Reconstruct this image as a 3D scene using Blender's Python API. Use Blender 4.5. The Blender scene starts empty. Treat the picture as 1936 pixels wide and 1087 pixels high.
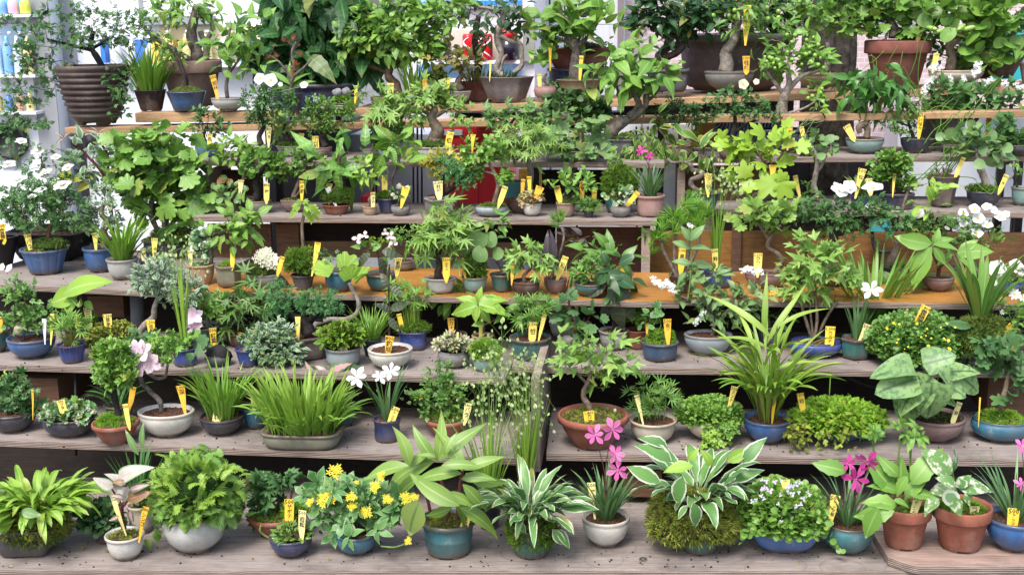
import bpy, math, random
import numpy as np
from mathutils import Vector, Matrix
S = bpy.context.scene
C = S.collection
# ------------------------------------------------------------------ camera
F = 2300.0; CX, CY = 968.0, 543.5
PITCH = math.radians(12.6); YAW = math.radians(6.0); CAMH = 1.32
cam = bpy.data.cameras.new('camera'); camo = bpy.data.objects.new('camera', cam); C.objects.link(camo)
cam.sensor_width = 36; cam.lens = F/1936*36; cam.clip_end = 200; cam.clip_start = 0.05
camo.location = (0, 0, CAMH); _R = Matrix.Rotation(YAW, 3, 'Z') @ Matrix.Rotation(math.pi/2-PITCH, 3, 'X') @ Matrix.Rotation(math.radians(-.7), 3, 'Z')
camo.rotation_euler = _R.to_euler(); S.camera = camo
RM = np.array(_R)
CO = np.array([0, 0, CAMH])
# ------------------------------------------------------------------ sky, sun, exposure
W_ = bpy.data.worlds.new('World'); S.world = W_; W_.use_nodes = True
nt = W_.node_tree; bgn = nt.nodes['Background']
sky = nt.nodes.new('ShaderNodeTexSky'); sky.sky_type = 'NISHITA'; sky.sun_disc = False
SUN_EL, SUN_AZ = math.radians(58), math.radians(200)
sky.sun_elevation = SUN_EL; sky.sun_rotation = SUN_AZ; sky.air_density = 1.0; sky.dust_density = 3.5; sky.ozone_density = 1.0
nt.links.new(sky.outputs[0], bgn.inputs[0]); bgn.inputs[1].default_value = 0.15
sl = bpy.data.lights.new('sun', 'SUN'); sl.energy = 1.7; sl.angle = math.radians(22); sl.color = (1, .98, .96)
so = bpy.data.objects.new('sun', sl); C.objects.link(so)
sd = Vector((math.sin(SUN_AZ)*math.cos(SUN_EL), math.cos(SUN_AZ)*math.cos(SUN_EL), math.sin(SUN_EL)))
so.rotation_euler = sd.to_track_quat('Z', 'Y').to_euler(); so.location = (0, -3, 6)
S.view_settings.view_transform = 'Standard'; S.view_settings.look = 'None'
S.view_settings.exposure = 1.1; S.view_settings.gamma = 1
S.cycles.max_bounces = 6; S.cycles.diffuse_bounces = 3; S.cycles.glossy_bounces = 2; S.cycles.transmission_bounces = 3
S.cycles.caustics_reflective = False; S.cycles.caustics_refractive = False
# ------------------------------------------------------------------ pixel <-> world helpers
def ray(px, py): return RM @ np.array([(px-CX)/F, -(py-CY)/F, -1.0])
def PZ(px, py, z):
    d = ray(px, py); return CO+d*((z-CAMH)/d[2])
def PY(px, py, Y):
    d = ray(px, py); return CO+d*(Y/d[1])
def depth(p): return -((np.array(p)-CO) @ RM[:, 2])
SH = [0, .164, .328, .49, .655, .82]
# ------------------------------------------------------------------ materials
MAT = {}
def newmat(name):
    m = bpy.data.materials.new(name); m.use_nodes = True
    t = m.node_tree; b = t.nodes['Principled BSDF']; return m, t, b
def nd(t, typ, **kw):
    n = t.nodes.new(typ)
    for k, v in kw.items():
        if k.startswith('i_'):
            key = k[2:]; n.inputs[int(key) if key.isdigit() else key.replace('_', ' ')].default_value = v
        else: setattr(n, k, v)
    return n
def mixc(t, fac, a, b, blend='MIX'):
    n = t.nodes.new('ShaderNodeMix'); n.data_type = 'RGBA'; n.blend_type = blend
    for s, v in ((0, fac), (6, a), (7, b)):
        if isinstance(v, bpy.types.NodeSocket): t.links.new(v, n.inputs[s])
        elif s == 0: n.inputs[0].default_value = v
        else: n.inputs[s].default_value = (*v[:3], 1)
    return n.outputs[2]
def ramp(t, src, stops):
    n = t.nodes.new('ShaderNodeValToRGB'); t.links.new(src, n.inputs[0]); e = n.color_ramp.elements
    while len(e) < len(stops): e.new(.5)
    for x, (p, c) in zip(e, stops):
        x.position = p; x.color = (*c[:3], 1) if hasattr(c, '__len__') else (c, c, c, 1)
    return n.outputs[0]
def math_(t, op, a, b=None):
    n = t.nodes.new('ShaderNodeMath'); n.operation = op
    for i, v in enumerate((a, b)):
        if v is None: continue
        if isinstance(v, bpy.types.NodeSocket): t.links.new(v, n.inputs[i])
        else: n.inputs[i].default_value = v
    return n.outputs[0]
def noise(t, scale, detail=4, coord='Object', vec=None, rough=.6, mapscale=None):
    n = nd(t, 'ShaderNodeTexNoise'); n.inputs['Scale'].default_value = scale; n.inputs['Detail'].default_value = detail
    n.inputs['Roughness'].default_value = rough
    tc = nd(t, 'ShaderNodeTexCoord'); src = tc.outputs[coord]
    if mapscale:
        mp = nd(t, 'ShaderNodeMapping'); mp.inputs['Scale'].default_value = mapscale; t.links.new(src, mp.inputs[0]); src = mp.outputs[0]
    t.links.new(src, n.inputs['Vector']); return n.outputs[0]
def bump(t, b, h, strength=.3, dist=.002):
    n = nd(t, 'ShaderNodeBump'); n.inputs['Strength'].default_value = strength; n.inputs['Distance'].default_value = dist
    t.links.new(h, n.inputs['Height']); t.links.new(n.outputs[0], b.inputs['Normal'])
def leafmat(c1, c2, rib=None, margin=None, mw=.72, blotch=None, vein=0, rough=.44, trans=.3, spec=.5, age=True):
    """c1..c2 per-leaf range; attribute ld=(u along, v across, random)."""
    k_ = lambda c: None if c is None else (min(.9, c[0]*1.42), min(.9, c[1]*1.32), c[2]*1.02) if c[1] > c[0]*1.15 and c[1] > c[2]*1.15 and max(c) < .5 else c
    c1, c2, rib = k_(c1), k_(c2), k_(rib)
    key = ('leaf', c1, c2, rib, margin, mw, blotch, vein, rough, trans, age)
    if key in MAT: return MAT[key]
    m, t, b = newmat('leaf'); at = nd(t, 'ShaderNodeAttribute', attribute_name='ld')
    sp = nd(t, 'ShaderNodeSeparateXYZ'); t.links.new(at.outputs['Vector'], sp.inputs[0])
    u, v, r = sp.outputs
    av = math_(t, 'ABSOLUTE', v)
    n1 = noise(t, 60, 3)
    rr = math_(t, 'ADD', math_(t, 'MULTIPLY', r, .75), math_(t, 'MULTIPLY', n1, .25))
    col = mixc(t, rr, c1, c2)
    if vein:
        ph = math_(t, 'SUBTRACT', math_(t, 'MULTIPLY', u, vein*6.28), math_(t, 'MULTIPLY', av, 3.2))
        sn = math_(t, 'SINE', ph); vf = ramp(t, sn, [(0.0, 0.0), (.75, 0.0), (1, .45)])
        col = mixc(t, vf, col, tuple(x*.55 for x in c1))
        bump(t, b, sn, .35, .001)
    if blotch:
        nb = noise(t, 70, 3); f = ramp(t, nb, [(.5, 0.0), (.58, 1.0)]); col = mixc(t, f, col, blotch)
    if margin:
        nn = math_(t, 'MULTIPLY', noise(t, 90, 2), .3)
        f = ramp(t, math_(t, 'ADD', av, nn), [(mw+.1, 0.0), (mw+.19, 1.0)]); col = mixc(t, f, col, margin)
    if rib:
        f = ramp(t, av, [(.05, .8), (.14, 0.0)]); col = mixc(t, f, col, rib)
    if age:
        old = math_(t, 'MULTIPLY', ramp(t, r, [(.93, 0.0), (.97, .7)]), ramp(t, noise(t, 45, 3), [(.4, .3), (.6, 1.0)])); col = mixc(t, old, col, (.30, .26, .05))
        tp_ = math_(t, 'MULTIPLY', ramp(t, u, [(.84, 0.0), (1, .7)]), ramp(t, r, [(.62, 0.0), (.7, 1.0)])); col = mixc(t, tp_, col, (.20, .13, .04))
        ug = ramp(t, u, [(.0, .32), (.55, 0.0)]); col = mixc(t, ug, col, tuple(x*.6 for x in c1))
    t.links.new(col, b.inputs['Base Color']); b.inputs['Roughness'].default_value = rough
    b.inputs['Specular IOR Level'].default_value = spec
    if trans:
        tr = nd(t, 'ShaderNodeBsdfTranslucent'); mx = nd(t, 'ShaderNodeMixShader'); mx.inputs[0].default_value = trans
        c3 = mixc(t, .5, col, (.45, .62, .05), 'MULTIPLY'); c4 = mixc(t, .5, col, c3)
        t.links.new(c4, tr.inputs[0]); t.links.new(b.outputs[0], mx.inputs[1]); t.links.new(tr.outputs[0], mx.inputs[2])
        t.links.new(mx.outputs[0], t.nodes['Material Output'].inputs[0])
    MAT[key] = m; return m
def flat(name, c, rough=.5, spec=.5, var=0, scale=20, metal=0, trans=0, emit=None):
    key = ('flat', name, c, rough, var)
    if key in MAT: return MAT[key]
    m, t, b = newmat(name)
    if var:
        n = noise(t, scale, 5); col = mixc(t, ramp(t, n, [(.3, 0.0), (.7, 1.0)]), tuple(x*(1-var) for x in c), tuple(min(1, x*(1+var)) for x in c)); t.links.new(col, b.inputs['Base Color'])
    else: b.inputs['Base Color'].default_value = (*c, 1)
    b.inputs['Roughness'].default_value = rough; b.inputs['Specular IOR Level'].default_value = spec; b.inputs['Metallic'].default_value = metal
    if emit: b.inputs['Emission Color'].default_value = (*c, 1); b.inputs['Emission Strength'].default_value = emit
    MAT[key] = m; return m
def glaze(c, rough=.18, rim=None, var=.25, speck=None, drip=.0):
    key = ('glaze', c, rough, rim, speck, drip)
    if key in MAT: return MAT[key]
    m, t, b = newmat('glazed_ceramic'); at = nd(t, 'ShaderNodeAttribute', attribute_name='ld')
    sp = nd(t, 'ShaderNodeSeparateXYZ'); t.links.new(at.outputs['Vector'], sp.inputs[0])
    n = noise(t, 25, 6)
    col = mixc(t, ramp(t, n, [(.3, 0.0), (.72, 1.0)]), tuple(x*(1-var) for x in c), tuple(min(1, x*(1+var)) for x in c))
    if drip:
        n2 = noise(t, 60, 3, mapscale=(1, 1, .12)); col = mixc(t, math_(t, 'MULTIPLY', ramp(t, n2, [(.45, 0.0), (.65, 1.0)]), drip), col, tuple(x*.3 for x in c))
    if speck is not None:
        n3 = noise(t, 260, 2); col = mixc(t, ramp(t, n3, [(.62, 0.0), (.68, .7)]), col, speck)
    if rim is not None:
        f = math_(t, 'MULTIPLY', sp.outputs[1], math_(t, 'ADD', .35, noise(t, 80, 3))); col = mixc(t, f, col, rim)
    dn = noise(t, 9, 6, rough=.7); dz = math_(t, 'SUBTRACT', 1.0, math_(t, 'MULTIPLY', sp.outputs[0], 3.5))
    dirt = math_(t, 'MULTIPLY', ramp(t, dn, [(.42, 0.0), (.72, .65)]), .8); col = mixc(t, dirt, col, (.16, .13, .10))
    lime = ramp(t, noise(t, 28, 6, rough=.75), [(.60, 0.0), (.74, .5)]); col = mixc(t, lime, col, (.5, .48, .44))
    n5 = noise(t, 35, 4); dbase = ramp(t, math_(t, 'ADD', dz, math_(t, 'MULTIPLY', n5, .6)), [(.55, 0.0), (1.2, .75)]); col = mixc(t, dbase, col, (.11, .085, .065))
    t.links.new(col, b.inputs['Base Color'])
    rr = ramp(t, noise(t, 14, 4), [(.3, rough), (.7, min(1, rough+.25))]); t.links.new(rr, b.inputs['Roughness'])
    bump(t, b, noise(t, 45, 4), .25, .002)
    MAT[key] = m; return m
def clay(c, rough=.85, stain=(.30, .26, .22)):
    key = ('clay', c)
    if key in MAT: return MAT[key]
    m, t, b = newmat('unglazed_clay'); n = noise(t, 18, 8, rough=.7)
    col = mixc(t, ramp(t, n, [(.35, 0.0), (.7, 1.0)]), tuple(x*.72 for x in c), tuple(x*1.2 for x in c))
    n2 = noise(t, 7, 6, rough=.75); col = mixc(t, ramp(t, n2, [(.5, 0.0), (.72, .6)]), col, stain)
    t.links.new(col, b.inputs['Base Color']); b.inputs['Roughness'].default_value = rough; b.inputs['Specular IOR Level'].default_value = .2
    bump(t, b, noise(t, 150, 5), .4, .0015); MAT[key] = m; return m
def wood(name, c1, c2, stain=.5, rough=.8, gs=1.0, gloss=None, board=0):
    key = ('wood', name)
    if key in MAT: return MAT[key]
    m, t, b = newmat(name)
    g = noise(t, 9*gs, 9, mapscale=(.7, 14, 14), rough=.7)
    g2 = noise(t, 60*gs, 4, mapscale=(.35, 9, 9), rough=.6)
    f = math_(t, 'ADD', math_(t, 'MULTIPLY', g, .65), math_(t, 'MULTIPLY', g2, .35))
    col = mixc(t, ramp(t, f, [(.36, 0.0), (.62, 1.0)]), c1, c2)
    st = ramp(t, noise(t, 3.2, 7, rough=.7), [(.46, 0.0), (.68, stain)]); col = mixc(t, st, col, tuple(x*.32 for x in c1))
    wet = ramp(t, noise(t, 1.6, 5, rough=.6), [(.50, 0.0), (.62, .42)]); col = mixc(t, wet, col, tuple(x*.55 for x in c1))
    n9 = nd(t, 'ShaderNodeTexVoronoi'); n9.feature = 'DISTANCE_TO_EDGE' if False else 'F1'; n9.inputs['Scale'].default_value = 7; tc9 = nd(t, 'ShaderNodeTexCoord'); t.links.new(tc9.outputs['Object'], n9.inputs['Vector'])
    ring = ramp(t, math_(t, 'ADD', n9.outputs['Distance'], math_(t, 'MULTIPLY', noise(t, 20, 3), .06)), [(.40, 0.0), (.425, .30), (.45, 0.0)]); col = mixc(t, ring, col, tuple(x*.4 for x in c1))
    pale = ramp(t, noise(t, 11, 6, rough=.75, mapscale=(.5, 2, 2)), [(.52, 0.0), (.72, .35)]); col = mixc(t, pale, col, tuple(min(1, x*1.5) for x in c2))
    t.links.new(col, b.inputs['Base Color']); b.inputs['Roughness'].default_value = rough if gloss is None else gloss
    b.inputs['Specular IOR Level'].default_value = .25 if gloss is None else .5
    bump(t, b, f, .35, .002); MAT[key] = m; return m
def plyedge(name, c1, c2):
    key = ('ply', name)
    if key in MAT: return MAT[key]
    m, t, b = newmat(name); at = nd(t, 'ShaderNodeAttribute', attribute_name='ld')
    sp = nd(t, 'ShaderNodeSeparateXYZ'); t.links.new(at.outputs['Vector'], sp.inputs[0])
    w = math_(t, 'SINE', math_(t, 'ADD', math_(t, 'MULTIPLY', sp.outputs[1], 26.0), math_(t, 'MULTIPLY', noise(t, 12, 4, mapscale=(1, .2, .2)), 5)))
    g = noise(t, 40, 6, mapscale=(.2, 3, 3))
    f = math_(t, 'ADD', math_(t, 'MULTIPLY', w, .28), g)
    col = mixc(t, ramp(t, f, [(.25, 0.0), (.75, 1.0)]), c1, c2); t.links.new(col, b.inputs['Base Color'])
    b.inputs['Roughness'].default_value = .9; bump(t, b, f, .7, .003); MAT[key] = m; return m
def barkmat(c1, c2, sc=60):
    key = ('bark', c1, c2)
    if key in MAT: return MAT[key]
    m, t, b = newmat('bark'); n = noise(t, sc, 6, rough=.7)
    col = mixc(t, ramp(t, n, [(.35, 0.0), (.65, 1.0)]), c1, c2); t.links.new(col, b.inputs['Base Color'])
    b.inputs['Roughness'].default_value = .85; b.inputs['Specular IOR Level'].default_value = .2
    bump(t, b, n, .8, .003); MAT[key] = m; return m
# ------------------------------------------------------------------ mesh helpers
def mkobj(name, V, T, mats, parent=None, ld=None, smooth=True, mi=None, label=None):
    V = np.asarray(V, dtype=np.float64); me = bpy.data.meshes.new(name)
    if isinstance(T, np.ndarray):
        n = len(T); me.vertices.add(len(V)); me.vertices.foreach_set('co', V.astype(np.float32).ravel())
        me.loops.add(n*3); me.loops.foreach_set('vertex_index', T.astype(np.int32).ravel())
        me.polygons.add(n); me.polygons.foreach_set('loop_start', np.arange(0, n*3, 3, dtype=np.int32))
        me.update(calc_edges=True)
    else: me.from_pydata([tuple(v) for v in V], [], T); me.update()
    if ld is not None:
        a = me.attributes.new('ld', 'FLOAT_VECTOR', 'POINT'); a.data.foreach_set('vector', np.asarray(ld, dtype=np.float32).ravel())
    if not isinstance(mats, (list, tuple)): mats = [mats]
    for m in mats: me.materials.append(m)
    k = len(me.polygons); me.polygons.foreach_set('use_smooth', np.full(k, bool(smooth)))
    if mi is not None: me.polygons.foreach_set('material_index', np.asarray(mi, dtype=np.int32))
    o = bpy.data.objects.new(name, me); C.objects.link(o)
    if parent is not None: o.parent = parent
    if label: o['label'] = label
    return o
USED = {}
def tagit(o, label, cat, group=None, kind=None):
    if label: o['label'] = label
    if cat: o['category'] = cat
    if group: o['group'] = group
    if kind: o['kind'] = kind
    return o
def empty(name, loc, label=None, cat=None, group=None):
    o = bpy.data.objects.new(name, None); o.empty_display_size = .02; C.objects.link(o); o.location = tuple(loc); return tagit(o, label, cat, group)
class MB:
    """accumulates polygons"""
    def __init__(s): s.V = []; s.F = []; s.M = []; s.L = []
    def add(s, V, Fs, mi=0, L=None):
        o = len(s.V); s.V += [tuple(v) for v in V]; s.F += [tuple(i+o for i in f) for f in Fs]; s.M += [mi]*len(Fs) if not hasattr(mi, '__len__') else list(mi)
        s.L += [(0, 0, 0)]*len(V) if L is None else [tuple(x) for x in L]
    def box(s, a, b, mi=0, M=None):
        x0, y0, z0 = a; x1, y1, z1 = b
        V = [(x0,y0,z0),(x1,y0,z0),(x1,y1,z0),(x0,y1,z0),(x0,y0,z1),(x1,y0,z1),(x1,y1,z1),(x0,y1,z1)]
        if M is not None: V = [tuple(M @ Vector(v)) for v in V]
        s.add(V, [(3,2,1,0),(4,5,6,7),(0,1,5,4),(1,2,6,5),(2,3,7,6),(3,0,4,7)], mi)
    def tube(s, P, R, n=6, mi=0, cap=True):
        P = [np.array(p, float) for p in P]; V = []; up = np.array([.13, -.31, .94]); N = len(P)
        prev = None
        for i in range(N):
            d = P[min(i+1, N-1)]-P[max(i-1, 0)]; d = d/(np.linalg.norm(d)+1e-9)
            if prev is None:
                a = np.cross(d, up); a /= np.linalg.norm(a)+1e-9
            else:
                a = prev-d*(prev@d); a /= np.linalg.norm(a)+1e-9
            prev = a; b = np.cross(d, a); r = R[i] if hasattr(R, '__len__') else R
            for k in range(n):
                th = 2*math.pi*k/n; V.append(P[i]+(a*math.cos(th)+b*math.sin(th))*r)
        Fs = [(i*n+k, i*n+(k+1) % n, (i+1)*n+(k+1) % n, (i+1)*n+k) for i in range(N-1) for k in range(n)]
        if cap: Fs += [tuple(range(n-1, -1, -1)), tuple((N-1)*n+k for k in range(n))]
        s.add(V, Fs, mi)
    def build(s, name, mats, parent=None, smooth=True, label=None, off=(0, 0, 0)):
        V = np.array(s.V)-np.array(off)
        return mkobj(name, V, s.F, mats, parent, s.L, smooth, s.M, label)
def spline(P, R, k=5):
    """catmull-rom through P with radii R"""
    P = [np.array(p, float) for p in P]; out = []; ro = []
    n = len(P)
    if n < 3: 
        for i in range(n-1):
            for j in range(k): t = j/k; out.append(P[i]*(1-t)+P[i+1]*t); ro.append(R[i]*(1-t)+R[i+1]*t)
        return out+[P[-1]], ro+[R[-1]]
    for i in range(n-1):
        p0, p1, p2, p3 = P[max(i-1, 0)], P[i], P[i+1], P[min(i+2, n-1)]
        for j in range(k):
            t = j/k; out.append(.5*((2*p1)+(-p0+p2)*t+(2*p0-5*p1+4*p2-p3)*t*t+(-p0+3*p1-3*p2+p3)*t**3)); ro.append(R[i]*(1-t)+R[i+1]*t)
    return out+[P[-1]], ro+[R[-1]]
# ------------------------------------------------------------------ leaf templates (unit length along +X, width Y, normal Z)
def T_oval(asp=.45, seg=5, pw=.85, droop=.25, fold=.18, tip=1.0, ser=0, x0=0.0):
    us = [i/seg for i in range(seg+1)]; V = []; L = []; T = []
    for i, u in enumerate(us):
        w = asp/2*max(0, math.sin(math.pi*u**pw))**tip
        if ser and 0 < i < seg: w *= (1+ser if i % 2 else 1-ser)
        if i == seg: w = 0
        if i == 0: w = asp*.04
        z = -droop*u*u
        for v in (-1, 0, 1): V.append((x0+u*(1-x0)-.25*abs(v)*w*.3, v*w, z+fold*abs(v)*w)); L.append((u, v))
    for i in range(seg):
        a = 3*i
        T += [(a, a+3, a+4), (a, a+4, a+1), (a+1, a+4, a+5), (a+1, a+5, a+2)]
    return np.array(V), np.array(T), np.array(L)
def T_lobed(lobes, c=.22, notch=.42, sh=.72, shw=9, droop=.3, ser=0):
    """star outline: lobes=[(angle deg, length)], fan from centre"""
    V = [(c, 0, 0)]; L = [(0, 0)]
    def P(a, r, v):
        a = math.radians(a); x = r*math.cos(a); y = r*math.sin(a); V.append((c+x, y, -droop*(x*x*.6+y*y)+.04*(1-abs(v)))); L.append((r, v))
    n = len(lobes)
    for i, (a, l) in enumerate(lobes):
        l *= 1-c
        pa = (lobes[i-1][0]+a)/2 if i else a-32
        if i == 0: P(pa-14, l*notch*.6, 1)
        else: P(pa, notch*min(l, lobes[i-1][1]*(1-c)), 1)
        P(a-shw, l*sh, .6); P(a, l, 0); P(a+shw, l*sh, .6)
    a, l = lobes[-1]; P(a+46, l*(1-c)*notch*.6, 1)
    m = len(V)-1; V.append((0, 0, 0)); L.append((0, 0))
    T = [(0, i, i+1) for i in range(1, m)]+[(0, m, m+1), (0, m+1, 1)]
    return np.array(V), np.array(T), np.array(L)
def merge(parts):
    V = []; T = []; L = []; o = 0
    for v, t, l in parts: V.append(v); T.append(t+o); L.append(l); o += len(v)
    return np.vstack(V), np.vstack(T), np.vstack(L)
def xf(tp, scale=1, ang=0, off=(0, 0, 0), tilt=0, roll=0):
    V, T, L = tp; M = np.array(Matrix.Rotation(math.radians(ang), 3, 'Z') @ Matrix.Rotation(math.radians(-tilt), 3, 'Y') @ Matrix.Rotation(math.radians(roll), 3, 'X'))
    return (V*scale) @ M.T+np.array(off), T, L
def T_round():
    V = [(.45, 0, 0)]; L = [(.45, 0)]; n = 12
    for k in range(n):
        a = math.radians(-165+330*k/(n-1)); V.append((.5+.5*math.cos(a), .52*math.sin(a), .05-.12*(math.sin(a)**2))); L.append((.5+.5*math.cos(a), 1))
    T = [(0, k, k+1) for k in range(1, n)]+[(0, n, 1)]
    return np.array(V), np.array(T), np.array(L)
def T_compound(k=2, asp=.6, sz=.42, tip=.5):
    ps = []
    for i in range(k):
        x = .18+.5*i/k
        for sgn in (-1, 1): ps.append(xf(T_oval(asp, 3, .9, .15, .2), sz, sgn*58, (x, 0, 0)))
    ps.append(xf(T_oval(asp, 3, .9, .15, .2), tip, 0, (.52, 0, 0)))
    V = np.array([(0, -.012, 0), (0, .012, 0), (.6, .01, 0), (.6, -.01, 0)]); ps.append((V, np.array([(0, 1, 2), (0, 2, 3)]), np.zeros((4, 2))))
    return merge(ps)
def T_rosette(n=7, asp=.5, tilt=25, inner=0):
    rng = random.Random(n); ps = [xf(T_oval(asp, 3, 1.3, .25, .15), 1-.15*rng.random(), 360/n*i+rng.uniform(-8, 8), (0, 0, 0), tilt+rng.uniform(-8, 8)) for i in range(n)]
    for i in range(inner): ps.append(xf(T_oval(asp, 3, 1.3, -.2, .15), .6, 360/inner*i+20, (0, 0, .02), tilt+32))
    return merge(ps)
def T_tuft(n=6, spread=38, w=.1, seed=1):
    rng = random.Random(seed); V = []; T = []; L = []
    for i in range(n):
        a = rng.uniform(0, 6.28); e = math.radians(rng.uniform(4, spread)); l = rng.uniform(.7, 1)
        d = np.array([math.sin(e)*math.cos(a), math.sin(e)*math.sin(a), math.cos(e)]); s = np.cross(d, (math.sin(a*3), math.cos(a*3), .2)); s = s/np.linalg.norm(s)*w/2
        o = len(V); V += [tuple(-s), tuple(s), tuple(d*l*.6+s*.9), tuple(d*l*.6-s*.9), tuple(d*l)]; T += [(o, o+1, o+2), (o, o+2, o+3), (o+3, o+2, o+4)]; L += [(0, 1), (0, -1), (.6, 0), (.6, 0), (1, 0)]
    V = np.array(V); V = V[:, [2, 0, 1]]   # main axis along +X
    return V, np.array(T), np.array(L)
def T_spray(n=4, asp=.14, spread=70, l2=.55):
    rng = random.Random(n); return merge([xf(T_oval(asp, 3, .7, .2, .3), rng.uniform(.7, 1), -spread/2+spread*i/max(1, n-1), (l2*.25*i/n, 0, 0), rng.uniform(-15, 15)) for i in range(n)])
def T_lacy(k=3):
    ps = []; lo = T_lobed([(-62, .7), (-28, .95), (0, 1), (28, .95), (62, .7)], .15, .5, .75, 7, .2)
    for i in range(k):
        x = .15+.5*i/k
        for s in (-1, 1): ps.append(xf(lo, .45-.05*i, s*60, (x, 0, .02*i)))
    ps.append(xf(lo, .5, 0, (.55, 0, 0)))
    V = np.array([(0, -.012, 0), (0, .012, 0), (.6, .01, 0), (.6, -.01, 0)]); ps.append((V, np.array([(0, 1, 2), (0, 2, 3)]), np.zeros((4, 2))))
    return merge(ps)
LT = {
 'oval': T_oval(.5, 5, .85, .22), 'lance': T_oval(.26, 5, .8, .3, .25), 'wide': T_oval(.68, 6, .8, .25, .12), 'small': T_oval(.55, 3, .95, .15, .2),
 'spat': T_oval(.42, 5, 1.7, .25, .15), 'serr': T_oval(.52, 9, .82, .28, .14, ser=.07), 'hang': T_oval(.46, 6, .8, .5, .2), 'heart': T_oval(.85, 7, .55, .25, .1, .8),
 'arrow': T_oval(.52, 7, .6, .25, .15, .8), 'ribbon': T_oval(.10, 10, .8, .5, .3), 'cal': T_oval(.33, 9, .85, .5, .3), 'cordate': xf(T_oval(.92, 9, .50, .22, .07, .55), 1, 0),
 'needle': T_oval(.05, 2, .6, .1, .3), 'round': T_round(),
 'maple': T_lobed([(-118, .45), (-78, .75), (-38, .95), (0, 1), (38, .95), (78, .75), (118, .45)], .2, .36, .55, 9, .5),
 'tri': T_lobed([(-52, .82), (0, 1), (52, .82)], .25, .55, .66, 13, .4), 'grape': T_lobed([(-100, .62), (-48, .9), (0, 1), (48, .9), (100, .62)], .25, .68, .84, 14, .35),
 'vine': T_lobed([(-105, .7), (-70, .85), (-35, .93), (0, 1), (35, .93), (70, .85), (105, .7)], .3, .82, .93, 10, .3),
 'ginkgo': T_lobed([(-42, .95), (-20, 1.02), (20, 1.02), (42, .95)], .02, .82, .97, 8, .15),
 'rose': T_compound(2), 'rose3': T_compound(1, .62, .55, .6), 'wist': T_compound(4, .35, .45, .45), 'palm': T_spray(5, .26, 150, 0), 'ros': T_rosette(7), 'ros2': T_rosette(9, .45, 20, 6), 'whorl': T_rosette(6, .5, 12, 3),
 'tuft': T_tuft(6, 42, .12), 'tuft2': T_tuft(9, 60, .10, 3), 'pine': T_tuft(26, 50, .035, 5), 'spray': T_spray(), 'bamb': T_spray(5, .15, 110), 'lacy': T_lacy(), 'fern': T_compound(5, .45, .3, .2),
 'tinyr': T_rosette(4, .75, 25), 'star': T_rosette(5, .3, 20)}
def bend(tp, k, tw, curl):
    V, T, L = tp; x, y, z = V[:, 0], V[:, 1], V[:, 2]; a = tw*x; y2 = y*np.cos(a)-(z+curl*y*y)*np.sin(a); z2 = y*np.sin(a)+(z+curl*y*y)*np.cos(a)-k*x*x
    return np.stack([x, y2, z2], 1), T, L
def place_mix(name, pos, D, N, size, rng):
    if name not in BV: BV[name] = [bend(LT[name], k, tw, c) for k, tw, c in ((0, 0, 0), (.35, .5, .5), (-.15, -.5, 1.0), (.6, -.3, -.5))]
    n = len(pos); g = rng.integers(0, 4, n); parts = []; o = 0
    for i in range(4):
        k = g == i
        if not k.any(): continue
        V, T, ld = place(BV[name][i], pos[k], D[k], N[k], size[k], rng); parts.append((V, T, ld))
    return merge(parts)
BV = {}
def place(tp, pos, D, N, size, rng):
    """instances template at pos with direction D, normal hint N -> V,T,LD"""
    V, T, L = tp; n = len(pos)
    if n == 0: return np.zeros((0, 3)), np.zeros((0, 3), int), np.zeros((0, 3))
    D = D/(np.linalg.norm(D, axis=1, keepdims=True)+1e-9); N = N-D*np.sum(N*D, axis=1, keepdims=True); N = N/(np.linalg.norm(N, axis=1, keepdims=True)+1e-9); B = np.cross(N, D)
    size = np.asarray(size).reshape(-1, 1, 1)*np.ones((n, 1, 1))
    W = (V[None, :, 0:1]*D[:, None]+V[None, :, 1:2]*B[:, None]+V[None, :, 2:3]*N[:, None])*size+pos[:, None]
    Tt = (T[None]+(np.arange(n)*len(V))[:, None, None]).reshape(-1, 3)
    r = rng.random(n); ld = np.concatenate([np.broadcast_to(L[None], (n, len(V), 2)), np.broadcast_to(r[:, None, None], (n, len(V), 1))], axis=2)
    return W.reshape(-1, 3), Tt, ld.reshape(-1, 3)
def blade(base, az, lean, curve, length, width, prof='grass', seg=8, twist=0, fold=.25, cross=3):
    """arching leaf from base; az in rad, lean from vertical rad, curve total extra bend rad"""
    c, s_ = math.cos(az), math.sin(az); h = np.array([c, s_, 0.]); up = np.array([0, 0, 1.]); side0 = np.array([-s_, c, 0.])
    p = np.array(base, float); V = []; L = []; ph = az*7.3; wav = .35 if cross == 5 else .12
    for i in range(seg+1):
        t = i/seg; a = lean+curve*t**1.4; d = h*math.sin(a)+up*math.cos(a); nrm = -h*math.cos(a)+up*math.sin(a)
        if prof == 'grass': w = (.55+.45*min(1, t*5))*(1-t**2.6)
        elif prof == 'strap': w = (.6+.4*min(1, t*3))*(1-t**5)
        elif prof == 'hosta': w = .13+.9*math.sin(math.pi*min(1, max(0, (t-.28)/.72))**.8)**.8 if t > .28 else .13
        elif prof == 'lance': w = .18+.85*math.sin(math.pi*t**.95)
        else: w = math.sin(math.pi*t**.7)
        if i == seg: w = .01
        side = side0*math.cos(twist*t)+nrm*math.sin(twist*t)
        for v in ([-1, 0, 1] if cross == 3 else [-1, -.5, 0, .5, 1]):
            V.append(p+side*(v*w*width/2)+nrm*((fold+wav*math.sin(t*11+ph+(2.1 if v > 0 else 0)))*abs(v)**1.5*w*width/2)); L.append((t, v))
        p = p+d*length/seg
    m = cross; T = []
    for i in range(seg):
        for k in range(m-1):
            a = i*m+k; T += [(a, a+1, a+m+1), (a, a+m+1, a+m)]
    return np.array(V), np.array(T), np.array(L)
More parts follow.
